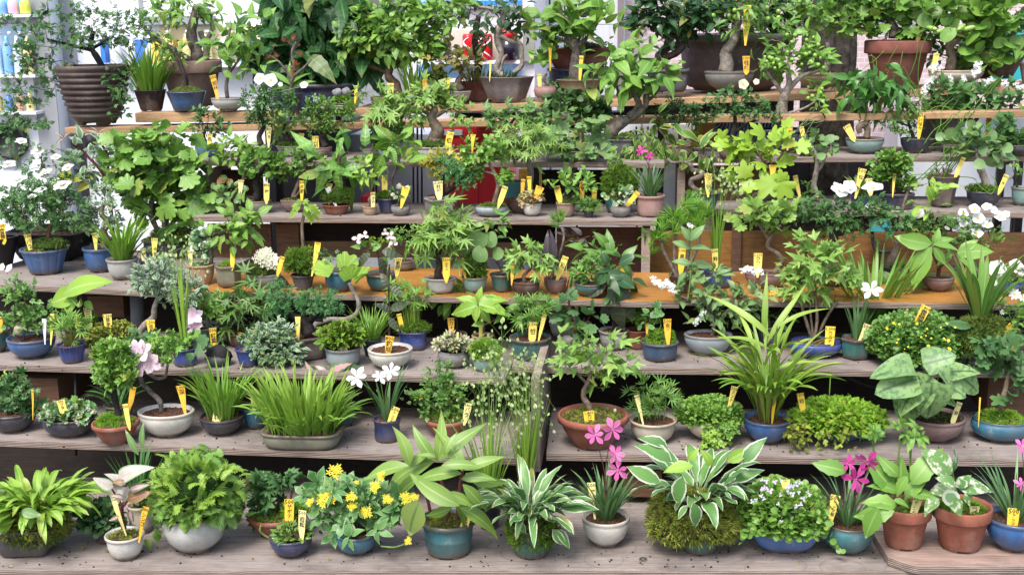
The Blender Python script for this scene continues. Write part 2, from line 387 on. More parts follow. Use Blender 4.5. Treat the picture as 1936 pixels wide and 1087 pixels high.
# ------------------------------------------------------------------ pots
PROF = {
 'bowl': [(.50, 0), (.54, .05), (.78, .26), (.93, .55), (.98, .80), (.96, .86), (1, .90), (1, .97), (.97, 1)],
 'cup': [(.60, 0), (.66, .05), (.80, .25), (.89, .5), (.92, .8), (.92, .86), (1, .89), (1, .97), (.97, 1)],
 'flare': [(.62, 0), (.66, .05), (.76, .35), (.88, .75), (.94, .88), (1, .91), (1, .97), (.97, 1)],
 'drum': [(.78, 0), (.84, .06), (.90, .3), (.93, .7), (.93, .85), (1, .88), (1, .97), (.97, 1)],
 'cone': [(.64, 0), (.68, .04), (.82, .5), (.97, .95), (1, .97), (.98, 1)],
 'cyl': [(.86, 0), (.90, .04), (.90, .3), (.88, .6), (.93, .86), (1, .90), (1, .97), (.97, 1)],
 'terra': [(.66, 0), (.68, .02), (.88, .68), (.89, .70), (.985, .715), (1, .74), (1, .97), (.97, 1)],
 'terrabowl': [(.52, 0), (.56, .03), (.80, .45), (.92, .74), (.93, .76), (1, .79), (1, .96), (.97, 1)],
 'round': [(.55, 0), (.64, .05), (.92, .3), (1.04, .6), (1.0, .86), (.93, .93), (.96, .97), (.93, 1)],
 'tray': [(.84, 0), (.88, .08), (.93, .35), (.96, .74), (.95, .8), (1, .84), (1, .96), (.975, 1)],
 'band': [(.74, 0), (.77, .05), (.84, .44), (.86, .47), (.84, .5), (.90, .8), (.90, .84), (1, .88), (1, .97), (.96, 1)],
 'rib': None,
}
PROF['rib'] = [(.55, 0), (.62, .05)]
for i in range(8):
    z = .06+.105*i; r = .66+.30*(1-(1-(i+.5)/8.5)**2); PROF['rib'] += [(r-.035, z+.01), (r+.015, z+.03), (r+.02, z+.075), (r-.03, z+.095)]
PROF['rib'] += [(.99, .92), (1, .98), (.97, 1)]
def cross(sh, th):
    """cross-section radius multiplier pair"""
    k = sh[0]; a = sh[1] if len(sh) > 1 else 1
    c, s = math.cos(th), math.sin(th)
    if k == 'o': return c, s*a
    if k == 'q':
        e = sh[2] if len(sh) > 2 else 5; r = (abs(c)**e+abs(s)**e)**(-1/e); return c*r, s*r*a
    if k == 'n':
        n = int(sh[2]); ph = sh[3] if len(sh) > 3 else 0; q = (th-ph) % (2*math.pi/n)-math.pi/n; r = math.cos(math.pi/n)/math.cos(q); r = min(r, .985); return c*r, s*r*a
    if k == 'f': r = 1-.035*abs(math.sin(th*sh[2]/2))**.5*(-1)-.035; r = 1-.05*(1-abs(math.sin(th*sh[2]/2)))**3; return c*r, s*r*a
def make_pot(prof, sh, R, H, mat, parent, foot=None, rot=0, clayfoot=True):
    pf = PROF[prof]; tk = max(.0035, R*.075)/R
    pr = list(pf)+[(1-tk, 1.0), (1-tk*1.25, .93), (.86*(1-tk), .80), (0.02, .78)]
    n = 56 if sh[0] in 'oq' else 84; V = []; L = []; Fs = []; mi = []
    zb = .055 if foot is None else foot
    base = R*pf[0][0]
    # foot ring with gaps
    ring = []
    for j, (r, z) in enumerate(pr):
        for k in range(n):
            th = 2*math.pi*k/n; x, y = cross(sh, th)
            if sh[0] == 'n' or sh[0] == 'f':
                if j >= len(pf): rr = 1
                bl = 1.0
            V.append((x*R*r, y*R*r, (zb+(1-zb)*z)*H)); L.append((z, 1 if (j in (len(pf)-2, len(pf)-1, len(pf)) or (j == len(pf)-3 and prof != 'rib')) else 0, 0))
        if j:
            for k in range(n):
                Fs.append(((j-1)*n+k, (j-1)*n+(k+1) % n, j*n+(k+1) % n, j*n+k)); mi.append(0)
    o = len(V); V.append((0, 0, zb*H)); L.append((0, 0, 0))
    for k in range(n): Fs.append((o, (k+1) % n, k)); mi.append(1)
    # feet : 4 arc segments
    for q in range(4):
        a0 = math.pi/4+q*math.pi/2-.42; segs = 7; o = len(V)
        for i in range(segs+1):
            th = a0+.84*i/segs; x, y = cross(sh, th); rf = pf[0][0]
            for (m, z) in ((.99, zb*1.02), (.93, 0), (.72, 0), (.7, zb*1.02)): V.append((x*R*rf*m, y*R*rf*m, z*H)); L.append((0, 0, 0))
        for i in range(segs):
            a = o+4*i
            for c_ in range(3): Fs.append((a+c_, a+c_+1, a+c_+5, a+c_+4)); mi.append(1)
        Fs.append((o, o+3, o+2, o+1)); mi.append(1); e = o+4*segs; Fs.append((e, e+1, e+2, e+3)); mi.append(1)
    if rot: 
        c, s = math.cos(rot), math.sin(rot); V = [(x*c-y*s, x*s+y*c, z) for x, y, z in V]
    fm = clay((.30, .17, .11)) if clayfoot else mat
    return mkobj('pot', V, Fs, [mat, fm], parent, L, True, mi)
GL = {
 'navy': glaze((.018, .030, .10), .22, (.05, .05, .07)), 'ink': glaze((.012, .018, .04), .25, (.04, .035, .04)), 'blue': glaze((.035, .11, .28), .2, (.06, .08, .14), drip=.25), 'ltblue': glaze((.11, .26, .38), .25, (.10, .14, .17)),
 'royal': glaze((.02, .05, .24), .2, (.03, .04, .12)), 'corn': glaze((.06, .14, .36), .3, (.09, .13, .25)),
 'teal': glaze((.035, .14, .155), .2, (.09, .08, .06), drip=.2), 'tealg': glaze((.03, .13, .12), .22, (.10, .07, .05), drip=.45), 'cela': glaze((.20, .33, .30), .25, (.18, .12, .08)), 'turq': glaze((.028, .13, .20), .2, (.06, .10, .12)),
 'white': glaze((.60, .58, .52), .25, (.48, .43, .36), .06, speck=(.35, .3, .24)), 'cream': glaze((.55, .49, .38), .35, (.4, .32, .22), .08), 'greyw': glaze((.42, .42, .39), .35, (.25, .22, .2), .1, speck=(.2, .18, .15)),
 'greyb': glaze((.27, .32, .34), .35, (.17, .16, .15), .15), 'grey': glaze((.17, .17, .15), .5, (.10, .08, .07), .2, speck=(.3, .3, .27)), 'olive': glaze((.13, .14, .06), .35, (.1, .06, .03)), 'moss': glaze((.20, .20, .14), .4, (.13, .10, .07)),
 'slate': glaze((.06, .06, .075), .55, (.08, .07, .07), .3), 'mauve': clay((.20, .13, .12)), 'pinkb': clay((.36, .22, .19)), 'terra': clay((.28, .10, .064)), 'terrad': clay((.25, .085, .05)), 'brown': clay((.10, .055, .045)), 'dkbrown': clay((.045, .03, .03)),
 'stone': clay((.20, .19, .18)), 'peach': clay((.42, .28, .18)), 'plastic': flat('black_plastic', (.012, .012, .014), .45, .4, .3, 12), 'ochre': glaze((.34, .25, .14), .4, (.2, .14, .08), .2, drip=.3), 'redb': clay((.19, .065, .05))}
import zlib
SOIL = None
def soilmat():
    global SOIL
    if SOIL: return SOIL
    m, t, b = newmat('soil'); n = noise(t, 220, 4, rough=.7); col = mixc(t, ramp(t, n, [(.35, 0.0), (.7, 1.0)]), (.02, .010, .006), (.14, .07, .04)); t.links.new(col, b.inputs['Base Color'])
    b.inputs['Roughness'].default_value = .95; bump(t, b, n, 1.0, .006); SOIL = m; return m
# leaf palettes
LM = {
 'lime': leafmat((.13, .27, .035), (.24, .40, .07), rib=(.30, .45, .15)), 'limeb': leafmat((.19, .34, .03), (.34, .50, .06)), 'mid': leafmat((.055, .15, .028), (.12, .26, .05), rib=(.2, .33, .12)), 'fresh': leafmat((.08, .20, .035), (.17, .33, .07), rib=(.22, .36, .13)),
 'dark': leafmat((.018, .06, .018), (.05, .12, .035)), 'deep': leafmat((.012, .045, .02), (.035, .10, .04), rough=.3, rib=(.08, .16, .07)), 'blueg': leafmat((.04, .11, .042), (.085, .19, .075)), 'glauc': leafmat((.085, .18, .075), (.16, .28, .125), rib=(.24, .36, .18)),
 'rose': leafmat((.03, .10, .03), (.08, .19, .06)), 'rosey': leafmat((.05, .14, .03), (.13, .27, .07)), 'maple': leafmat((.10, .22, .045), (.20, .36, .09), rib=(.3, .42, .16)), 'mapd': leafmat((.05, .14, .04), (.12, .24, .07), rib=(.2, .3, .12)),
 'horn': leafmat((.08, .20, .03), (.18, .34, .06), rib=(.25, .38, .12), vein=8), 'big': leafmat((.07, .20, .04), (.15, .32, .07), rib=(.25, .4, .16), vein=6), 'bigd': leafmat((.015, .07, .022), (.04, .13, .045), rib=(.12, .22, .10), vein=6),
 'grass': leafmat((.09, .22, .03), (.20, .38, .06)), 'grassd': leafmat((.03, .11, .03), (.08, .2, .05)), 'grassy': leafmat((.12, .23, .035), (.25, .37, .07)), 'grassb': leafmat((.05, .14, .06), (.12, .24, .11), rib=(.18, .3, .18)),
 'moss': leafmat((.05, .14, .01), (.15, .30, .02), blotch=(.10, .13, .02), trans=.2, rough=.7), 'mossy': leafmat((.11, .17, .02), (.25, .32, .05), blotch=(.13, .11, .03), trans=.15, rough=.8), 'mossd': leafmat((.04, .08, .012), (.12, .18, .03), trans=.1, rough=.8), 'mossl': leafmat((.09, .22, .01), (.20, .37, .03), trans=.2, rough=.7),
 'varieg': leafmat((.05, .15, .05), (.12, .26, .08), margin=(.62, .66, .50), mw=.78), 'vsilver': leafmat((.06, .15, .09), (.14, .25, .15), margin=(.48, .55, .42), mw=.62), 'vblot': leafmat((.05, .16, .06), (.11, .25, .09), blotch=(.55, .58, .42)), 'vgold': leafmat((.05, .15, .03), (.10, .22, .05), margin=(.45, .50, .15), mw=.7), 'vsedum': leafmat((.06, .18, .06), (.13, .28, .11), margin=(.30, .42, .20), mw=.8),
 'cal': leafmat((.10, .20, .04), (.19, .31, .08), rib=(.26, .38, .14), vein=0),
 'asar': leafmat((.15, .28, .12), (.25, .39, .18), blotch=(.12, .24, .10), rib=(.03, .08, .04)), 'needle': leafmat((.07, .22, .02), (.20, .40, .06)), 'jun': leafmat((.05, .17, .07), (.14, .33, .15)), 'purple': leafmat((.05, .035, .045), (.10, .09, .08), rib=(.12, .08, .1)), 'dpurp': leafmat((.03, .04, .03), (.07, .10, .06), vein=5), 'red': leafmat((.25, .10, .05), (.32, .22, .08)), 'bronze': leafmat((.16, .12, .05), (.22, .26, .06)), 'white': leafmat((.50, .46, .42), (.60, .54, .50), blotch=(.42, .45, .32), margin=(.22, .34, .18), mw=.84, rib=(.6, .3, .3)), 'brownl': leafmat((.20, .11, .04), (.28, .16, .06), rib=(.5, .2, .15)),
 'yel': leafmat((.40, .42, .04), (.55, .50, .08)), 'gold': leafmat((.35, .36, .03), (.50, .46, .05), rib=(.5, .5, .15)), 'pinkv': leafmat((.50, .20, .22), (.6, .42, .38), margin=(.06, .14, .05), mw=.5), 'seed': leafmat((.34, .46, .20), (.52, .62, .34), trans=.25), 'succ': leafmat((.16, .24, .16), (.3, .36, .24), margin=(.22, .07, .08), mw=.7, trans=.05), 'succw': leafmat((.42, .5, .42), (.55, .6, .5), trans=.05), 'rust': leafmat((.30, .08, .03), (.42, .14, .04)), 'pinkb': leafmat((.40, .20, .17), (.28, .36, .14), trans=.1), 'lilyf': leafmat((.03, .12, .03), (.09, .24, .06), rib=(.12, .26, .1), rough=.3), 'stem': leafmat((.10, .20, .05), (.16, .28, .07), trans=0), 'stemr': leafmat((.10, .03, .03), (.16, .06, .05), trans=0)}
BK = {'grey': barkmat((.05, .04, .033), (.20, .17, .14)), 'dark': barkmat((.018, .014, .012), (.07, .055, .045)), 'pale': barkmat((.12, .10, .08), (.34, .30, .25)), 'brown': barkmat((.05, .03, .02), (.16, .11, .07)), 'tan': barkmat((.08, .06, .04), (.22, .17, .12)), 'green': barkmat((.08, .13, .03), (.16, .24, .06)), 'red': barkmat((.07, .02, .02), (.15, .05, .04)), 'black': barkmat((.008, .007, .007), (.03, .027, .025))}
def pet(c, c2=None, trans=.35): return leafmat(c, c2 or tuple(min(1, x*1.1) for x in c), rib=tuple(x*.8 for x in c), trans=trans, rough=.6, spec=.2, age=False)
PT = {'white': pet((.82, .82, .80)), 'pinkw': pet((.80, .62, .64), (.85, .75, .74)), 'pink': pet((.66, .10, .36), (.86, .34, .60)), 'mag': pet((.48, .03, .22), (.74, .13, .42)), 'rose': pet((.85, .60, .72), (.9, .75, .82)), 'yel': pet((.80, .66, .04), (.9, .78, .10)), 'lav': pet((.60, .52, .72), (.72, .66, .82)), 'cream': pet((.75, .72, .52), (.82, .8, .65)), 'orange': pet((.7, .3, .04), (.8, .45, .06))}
FM = {}
def flower_mesh(kind, pm):
    key = (kind, pm)
    if key in FM: return FM[key]
    rng = random.Random(zlib.crc32(repr(key).encode())); P = []; Cn = []
    def ring(n, asp, tilt, droop, sc=1, off=(0, 0, 0), pw=1.2, rot=0, tipf=.8):
        return [xf(T_oval(asp, 5, pw, droop, .12, tipf), sc*(1-.1*rng.random()), rot+360/n*i+rng.uniform(-6, 6), off, tilt+rng.uniform(-8, 8), rng.uniform(-12, 12)) for i in range(n)]
    def dome(c, r, n=9):
        V = [(c[0], c[1], c[2]+r*.8)]
        for j in (1, 2):
            for k in range(n): a = 2*math.pi*k/n; q = j*.78; V.append((c[0]+r*math.sin(q)*math.cos(a), c[1]+r*math.sin(q)*math.sin(a), c[2]+r*.8*math.cos(q)))
        T = [(0, 1+k, 1+(k+1) % n) for k in range(n)]+[x for k in range(n) for x in ((1+k, 1+n+k, 1+n+(k+1) % n), (1+k, 1+n+(k+1) % n, 1+(k+1) % n))]
        return np.array(V), np.array(T), np.zeros((len(V), 2))
    if kind == 'star6': P = ring(3, .50, 10, .3, pw=1.75, tipf=.75)+ring(3, .44, 26, .1, .92, (0, 0, .02), pw=1.75, rot=60, tipf=.75); Cn = [dome((0, 0, 0), .07)]
    elif kind == 'rose5': P = ring(5, 1.0, 16, .1, 1, pw=1.7, tipf=.6); Cn = [dome((0, 0, .02), .17)]+[xf(T_oval(.06, 2), .34, rng.uniform(0, 360), (0, 0, .06), rng.uniform(20, 70)) for _ in range(22)]
    elif kind == 'azal': P = ring(5, .8, 32, .35, 1, pw=1.5, tipf=.6); Cn = [xf(T_oval(.03, 2), .7, rng.uniform(0, 360), (0, 0, 0), rng.uniform(55, 80)) for _ in range(8)]
    elif kind == 'azal2': 
        for q in range(5):
            o = (rng.uniform(-.7, .7), rng.uniform(-.7, .7), rng.uniform(-.2, .3)); P += ring(5, .8, 34, .3, .75, o, pw=1.5, tipf=.6, rot=rng.uniform(0, 70))
            Cn += [xf(T_oval(.04, 2), .5, rng.uniform(0, 360), o, rng.uniform(55, 80)) for _ in range(5)]
    elif kind == 'sedum':
        for q in range(9):
            a = q*2.4; r = .16*math.sqrt(q); o = (r*1.35*math.cos(a), r*1.35*math.sin(a), .25-.5*r*r+rng.uniform(0, .1)); P += ring(5, .34, 20, .1, .42, o, pw=.9, tipf=1, rot=rng.uniform(0, 70)); Cn += [xf(T_oval(.07, 2), .3, 60*i, o, 62) for i in range(6)]
    elif kind in ('privet', 'ball', 'spike'):
        nn = 26
        for q in range(nn):
            a = q*2.4; zz = rng.uniform(-.6, .6) if kind == 'privet' else 0; r = .45*math.sqrt(rng.random()) if kind == 'privet' else .17*math.sqrt(q)
            o = (r*math.cos(a)+(zz*1.2 if kind == 'privet' else 0), r*math.sin(a), .35-.7*r*r+(rng.uniform(-.2, .3) if kind == 'privet' else 0)); P += ring(4 if kind == 'privet' else 5, .42, 20, .15, .24, o, pw=1.2, rot=rng.uniform(0, 70))
            P.append(xf(T_oval(.2, 2), .3, a*57, (o[0], o[1], o[2]-.2), 70))
    elif kind == 'tiny': P = ring(3, .75, 20, .2, 1, pw=1.5)+ring(2, .6, 50, .2, .8, rot=170); Cn = [dome((0, 0, .03), .12)]
    elif kind == 'daisy': P = ring(8, .42, 12, .2, 1, pw=1.3); Cn = [dome((0, 0, .03), .2)]
    elif kind == 'bud': P = [xf(T_oval(.7, 4, .9, -.3), 1, 72*i, (0, 0, 0), 78) for i in range(5)]
    elif kind == 'big': P = ring(5, .95, 20, .2, 1, pw=1.6, tipf=.6)+ring(4, .8, 45, .1, .6, (0, 0, .05), pw=1.4); Cn = [dome((0, 0, .05), .13)]
    V, T, L = merge(P); npf = len(T); r = np.repeat([rng.random() for _ in range(1)], len(V)); 
    if Cn:
        V2, T2, L2 = merge(Cn); T = np.vstack([T, T2+len(V)]); V = np.vstack([V, V2]); L = np.vstack([L, L2])
    rv = np.repeat([rng.random() for _ in P], [len(p_[0]) for p_ in P]); rv = np.concatenate([rv, np.full(len(V)-len(rv), .5)]); ld = np.hstack([L, rv[:, None]])
    me_o = mkobj('flower', V, T, [PT[pm], flat('flower_centre', {'azal': (.7, .3, .45), 'azal2': (.7, .3, .45), 'star6': (.65, .1, .35) if pm in ('pink', 'mag') else (.7, .72, .5)}.get(kind, (.72, .50, .04)), .7)], None, ld, True, [0]*npf+[1]*(len(T)-npf))
    me = me_o.data; bpy.data.objects.remove(me_o); FM[key] = me; return me
def fruit_mesh(kind):
    key = ('fruit', kind)
    if key in FM: return FM[key]
    mb = MB(); n, m = 10, 7; asp = {'apple': 1.15, 'berry': 1, 'pod': 2.6, 'rust': 1.3}[kind]; V = []
    for j in range(m+1):
        ph = math.pi*j/m
        for k in range(n): a = 2*math.pi*k/n; V.append((math.sin(ph)*math.cos(a)*.5, math.sin(ph)*math.sin(a)*.5, math.cos(ph)*.5*asp-(.07*math.exp(-(ph*3)**2)))) 
    mb.add(V, [(j*n+k, (j+1)*n+k, (j+1)*n+(k+1) % n, j*n+(k+1) % n) for j in range(m) for k in range(n)])
    mb.tube([(0, 0, -.45*asp), (0, 0, -.62*asp)], [.09, .13], 6, 1)
    o = mb.build('fruit', [flat('fruit_'+kind, {'apple': (.20, .34, .07), 'berry': (.22, .38, .06), 'pod': (.26, .42, .09), 'rust': (.5, .2, .06)}[kind], .35, .5, .2, 30), LM['stem']]); me = o.data; bpy.data.objects.remove(o); FM[key] = me; return me
ALL = []
class Pl:
    def __init__(s, kind, label, cat, k, x, y, prof='bowl', w=60, h=30, col='blue', sh=('o',), soil='soil', group=None, dy=0, rot=0, foot=None, clayfoot=True, dz=0, mound=.12):
        z = SH[k] if isinstance(k, int) else (k if isinstance(k, float) else 0)
        z += dz; P0 = PZ(x, y, z) if isinstance(k, (int, float)) else PY(x, y, k[1]); z = float(P0[2]); P0 = P0+np.array([0, dy, 0]); s.label = label; s.z = z; s.name = kind
        s.seed = zlib.crc32(label.encode()) % 100000; s.rng = np.random.default_rng(s.seed); s.r = random.Random(s.seed)
        s.s = depth(P0)/F; R = w/2*s.s; asp = sh[1] if len(sh) > 1 else 1
        rb = PROF[prof][0][0]*R*asp; s.Yc = P0[1]+rb; d = CO-P0
        H = (PY(x, y-h, s.Yc-R*asp*.98)[2]-z); s.R = R; s.H = H; s.asp = asp
        s.c = np.array([PY(x, y, s.Yc)[0], s.Yc, z]); s.s = depth(s.c)/F; s.x, s.y, s.w, s.h = x, y, w, h
        s.root = empty(kind, s.c, label, cat, group); ALL.append(s)
        s.root.name = kind
        mat = GL[col] if isinstance(col, str) else col
        s.pot = make_pot(prof, sh, R, H, mat, s.root, foot, rot, clayfoot)
        s.sz = H*.86; s.Ri = R*.86; s.sh = sh; s.rot = rot; s.ntag = 0
        if soil == 'soil' or soil == 'moss' or soil == 'mossl' or soil == 'mossy':
            V = []; Fs = []; n = 36; rings = 7
            for j in range(rings+1):
                q = j/rings
                for i in range(n):
                    cx_, cy_ = cross(sh, 2*math.pi*i/n); mz = (mound if soil != 'soil' else .05)*R*(1-q*q); V.append((cx_*s.Ri*q*1.02, cy_*s.Ri*q*1.02, s.sz+mz+(s.r.uniform(-1, 1)*.0018 if q < 1 else 0)))
            for j in range(rings):
                for i in range(n): Fs.append((j*n+i, (j+1)*n+i, (j+1)*n+(i+1) % n, j*n+(i+1) % n))
            if rot: c, sn = math.cos(rot), math.sin(rot); V = [(a*c-b*sn, a*sn+b*c, z_) for a, b, z_ in V]
            mkobj('soil', V, Fs, soilmat(), s.root)
            if soil != 'soil':
                m = int(min(900, 160+9000*R*R*8)); th = s.rng.uniform(0, 2*math.pi, m); q = np.sqrt(s.rng.random(m))
                cc = np.array([cross(sh, t) for t in th]); px = cc[:, 0]*q*s.Ri*1.0; py = cc[:, 1]*q*s.Ri*1.0
                pos = np.stack([px, py, s.sz+(mound)*R*(1-q*q)*1.0], 1); 
                if soil == 'mossy' or soil == 'moss': keep = s.rng.random(m) < (.75+.25*np.sin(th*3+s.seed)); pos = pos[keep]
                D = s.rng.normal(0, .3, pos.shape)+np.array([0, 0, 1.]); V, T, ld = place(LT['tuft'], pos, D, s.rng.normal(0, 1, pos.shape), s.rng.uniform(.7, 1.3, len(pos))*min(.009, R*.16), s.rng)
                mkobj('moss', V, T, LM[{'moss': 'moss', 'mossl': 'mossl', 'mossy': 'mossy'}[soil]], s.root, ld)
            else:   # crumbs of akadama and pumice
                m = int(min(260, 60+R*R*30000)); mb = MB()
                for _ in range(m):
                    th = s.r.uniform(0, 6.28); q = math.sqrt(s.r.random())*.97; a, b = cross(sh, th); a *= s.Ri*q; b *= s.Ri*q
                    if rot: a, b = a*math.cos(rot)-b*math.sin(rot), a*math.sin(rot)+b*math.cos(rot)
                    e = s.r.uniform(.0010, .0024); zz = s.sz+.05*R*(1-q*q); M = Matrix.Translation((a, b, zz)) @ Matrix.Rotation(s.r.uniform(0, 3), 4, Vector((s.r.random(), s.r.random(), s.r.random()+.1)))
                    mb.box((-e, -e, -e), (e, e*s.r.uniform(.5, 1.2), e), 0, M)
                mb.build('gravel', [flat('akadama', (.13, .06, .035), .95, .1, .6, 300)], s.root, False)
    def W(s, x, y, dy=0): return PY(x, y, s.Yc+dy)-s.c
    def tree(s, trunks, bark='grey', crowns=(), leaf='oval', size=12, mat='mid', m=6, up=.35, out=1.0, droop=0.0, tw=.7, name='foliage', spread=.55, norm=1.0, rings=1, connect=True, dsc=.75, shell=.35):
        mb = MB(); pts = []
        for tr in trunks:
            P = []; R = []
            for i, t in enumerate(tr):
                p = s.W(t[0], t[1], (t[3] if len(t) > 3 else s.r.uniform(-.006, .006)))
                P.append(p); R.append(t[2]*s.s)
            P2, R2 = spline(P, R, 5)
            R2 = [r*(1+s.r.uniform(-.08, .1)) for r in R2]
            mb.tube(P2, R2, 9); pts += P2[len(P2)//4:]
        pts = np.array(pts) if pts else np.array([[0, 0, s.sz]])
        Ps = []; Ds = []; Ns = []
        for cr in crowns:
            cx_, cy_, rx, ry, n = cr[:5]; dy = cr[5] if len(cr) > 5 else 0; c = s.W(cx_, cy_, dy); r3 = np.array([rx, min(rx, ry*1.6)*dsc, ry])*s.s
            VV = []
            for _ in range(max(1, int(n*.85))):
                v = s.rng.normal(0, 1, 3); v /= np.linalg.norm(v)+1e-9; v *= shell+(1-shell)*s.rng.random()**.6; p = c+v*r3
                if p[2] < -.15*s.H and abs(p[1]) < s.R*.6 and s.z+p[2] < s.z+.004: p[2] = .006
                VV.append((float(np.min(np.linalg.norm(pts-p, axis=1))), v, p))
            VV.sort(key=lambda q: q[0])
            for _, v, p in VV:
                if connect:
                    d2 = np.linalg.norm(pts-p, axis=1)+np.maximum(0, pts[:, 2]-p[2])*.5; q = pts[np.argmin(d2)]; L = np.linalg.norm(p-q)
                    if L > .002:
                        mid = (p+q)/2+s.rng.normal(0, .12, 3)*L; mid[2] += .10*L; P2, R2 = spline([q, mid, p], [tw*s.s*1.1, tw*s.s*.85, tw*s.s*.6], 3); mb.tube(P2, R2, 4, cap=False)
                    pts = np.vstack([pts, p[None]])
                for j in range(m):
                    o = v*np.array([1, 1, .8]); dr = o*out+s.rng.normal(0, spread, 3)+np.array([0, 0, up-droop]); Ps.append(p+s.rng.normal(0, 1, 3)*size*s.s*.28); Ds.append(dr)
                    Ns.append(s.rng.normal(0, .38, 3)+np.array([0, -.42, 1.0])*norm)
        if mb.V: mb.build('trunk' if trunks else 'stem', [BK[bark]], s.root)
        if Ps:
            sz = s.rng.uniform(.55, 1.15, len(Ps))*size*(.88 if size > 13 else 1)*s.s
            V, T, ld = place_mix(leaf, np.array(Ps), np.array(Ds), np.array(Ns), sz, s.rng); mkobj(name, V, T, LM[mat], s.root, ld)
        return s
    def cush(s, x, y, rx, ry, n=400, leaf='tuft', size=8, mat='moss', dy=0, core=(.03, .06, .012), name='moss', rz=None, low=-.5, lump=.12, up=.3, dome=None, nlump=5):
        """cushion: lumpy core covered by leaflets facing outward"""
        c = s.W(x, y, dy); R3 = np.array([rx, rz if rz else rx*.85, ry])*s.s; ph = s.rng.uniform(0, 6.28, (nlump, 3)); fr = s.rng.normal(0, 3.2, (nlump, 3))
        def f(v): return 1+lump*np.mean(np.sin(v @ fr.T+ph[:, 0]), axis=1)*1.6
        nn, mm = 28, 14; V = []
        for j in range(mm+1):
            for k in range(nn): a = 2*math.pi*k/nn; b = math.pi*j/mm; V.append((math.sin(b)*math.cos(a), math.sin(b)*math.sin(a), math.cos(b)))
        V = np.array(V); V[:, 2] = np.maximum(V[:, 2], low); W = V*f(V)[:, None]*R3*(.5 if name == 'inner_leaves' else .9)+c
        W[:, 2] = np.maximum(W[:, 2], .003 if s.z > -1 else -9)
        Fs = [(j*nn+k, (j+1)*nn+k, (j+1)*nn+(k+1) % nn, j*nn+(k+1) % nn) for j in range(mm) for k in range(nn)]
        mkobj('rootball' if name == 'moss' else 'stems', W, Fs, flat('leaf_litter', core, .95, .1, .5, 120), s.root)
        v = s.rng.normal(0, 1, (n, 3)); v /= np.linalg.norm(v, axis=1, keepdims=True); v[:, 2] = np.where(v[:, 2] < low, -v[:, 2], v[:, 2]); v[:, 1] = np.where(s.rng.random(n) < .35, -np.abs(v[:, 1]), v[:, 1])
        P = v*f(v)[:, None]*R3*(.86+.16*s.rng.random((n, 1)))+c; P[:, 2] = np.maximum(P[:, 2], .004)
        D = v+s.rng.normal(0, .45, (n, 3))+np.array([0, 0, up]); N = s.rng.normal(0, .4, (n, 3))+np.array([0, -.3, 1.])+v*.3
        V, T, ld = place_mix(leaf, P, D, N, s.rng.uniform(.55, 1.2, n)*size*s.s, s.rng); mkobj(name, V, T, LM[mat], s.root, ld); return s
    def hang(s, x0, y0, x1, y1, wd=10, n=40, leaf='tinyr', size=6, mat='mid', dy=None):
        dy = -s.R if dy is None else dy; a = s.W(x0, y0, dy); b = s.W(x1, y1, dy-.01); t = s.rng.random(n)[:, None]; P = a*(1-t)+b*t+s.rng.normal(0, wd*s.s*.4, (n, 3)); D = s.rng.normal(0, .6, (n, 3))+np.array([0, -.4, -.2]); N = s.rng.normal(0, .4, (n, 3))+np.array([0, -.6, .8])
        V, T, ld = place(LT[leaf], P, D, N, s.rng.uniform(.7, 1.2, n)*size*s.s, s.rng); mkobj('trailing_stems', V, T, LM[mat], s.root, ld); return s
    def blades(s, n, L, w, lean=(.05, .6), curve=(.2, 1.2), prof='grass', mat='grass', base=.6, seg=7, cross=3, az=None, x=None, y=None, name='foliage', fold=.25, lift=0, twist=.5, dy=0, rx=None):
        ps = []; c0 = np.array([0, 0, s.sz+lift*s.s]) if x is None else s.W(x, y, dy)
        for i in range(n):
            a = s.r.uniform(0, 6.283) if az is None else math.radians(s.r.uniform(*az)); q = math.sqrt(s.r.random())*base
            bx, by = globals()['cross'](s.sh, a); RR = s.Ri if rx is None else rx*s.s
            if rx is not None: bx, by = math.cos(a), math.sin(a)
            b0 = c0+np.array([bx*RR*q, by*RR*q, 0])
            if x is None and s.rot: cr, sr = math.cos(s.rot), math.sin(s.rot); b0 = np.array([b0[0]*cr-b0[1]*sr, b0[0]*sr+b0[1]*cr, b0[2]])
            l = s.r.uniform(*L)*s.s*1.04; ps.append(blade(b0, a+s.r.uniform(-.5, .5), lean[0]+(lean[1]-lean[0])*(s.r.random()*.5+.5*q/max(base, .01)), s.r.uniform(*curve), l, s.r.uniform(.75, 1.15)*w*s.s, prof, seg, s.r.uniform(-twist, twist), fold, cross))
        V, T, L2 = merge(ps); npv = len(ps[0][0]); r = np.repeat(s.rng.random(n), npv); mkobj(name, V, T, LM[mat], s.root, np.column_stack([L2, r])); return s
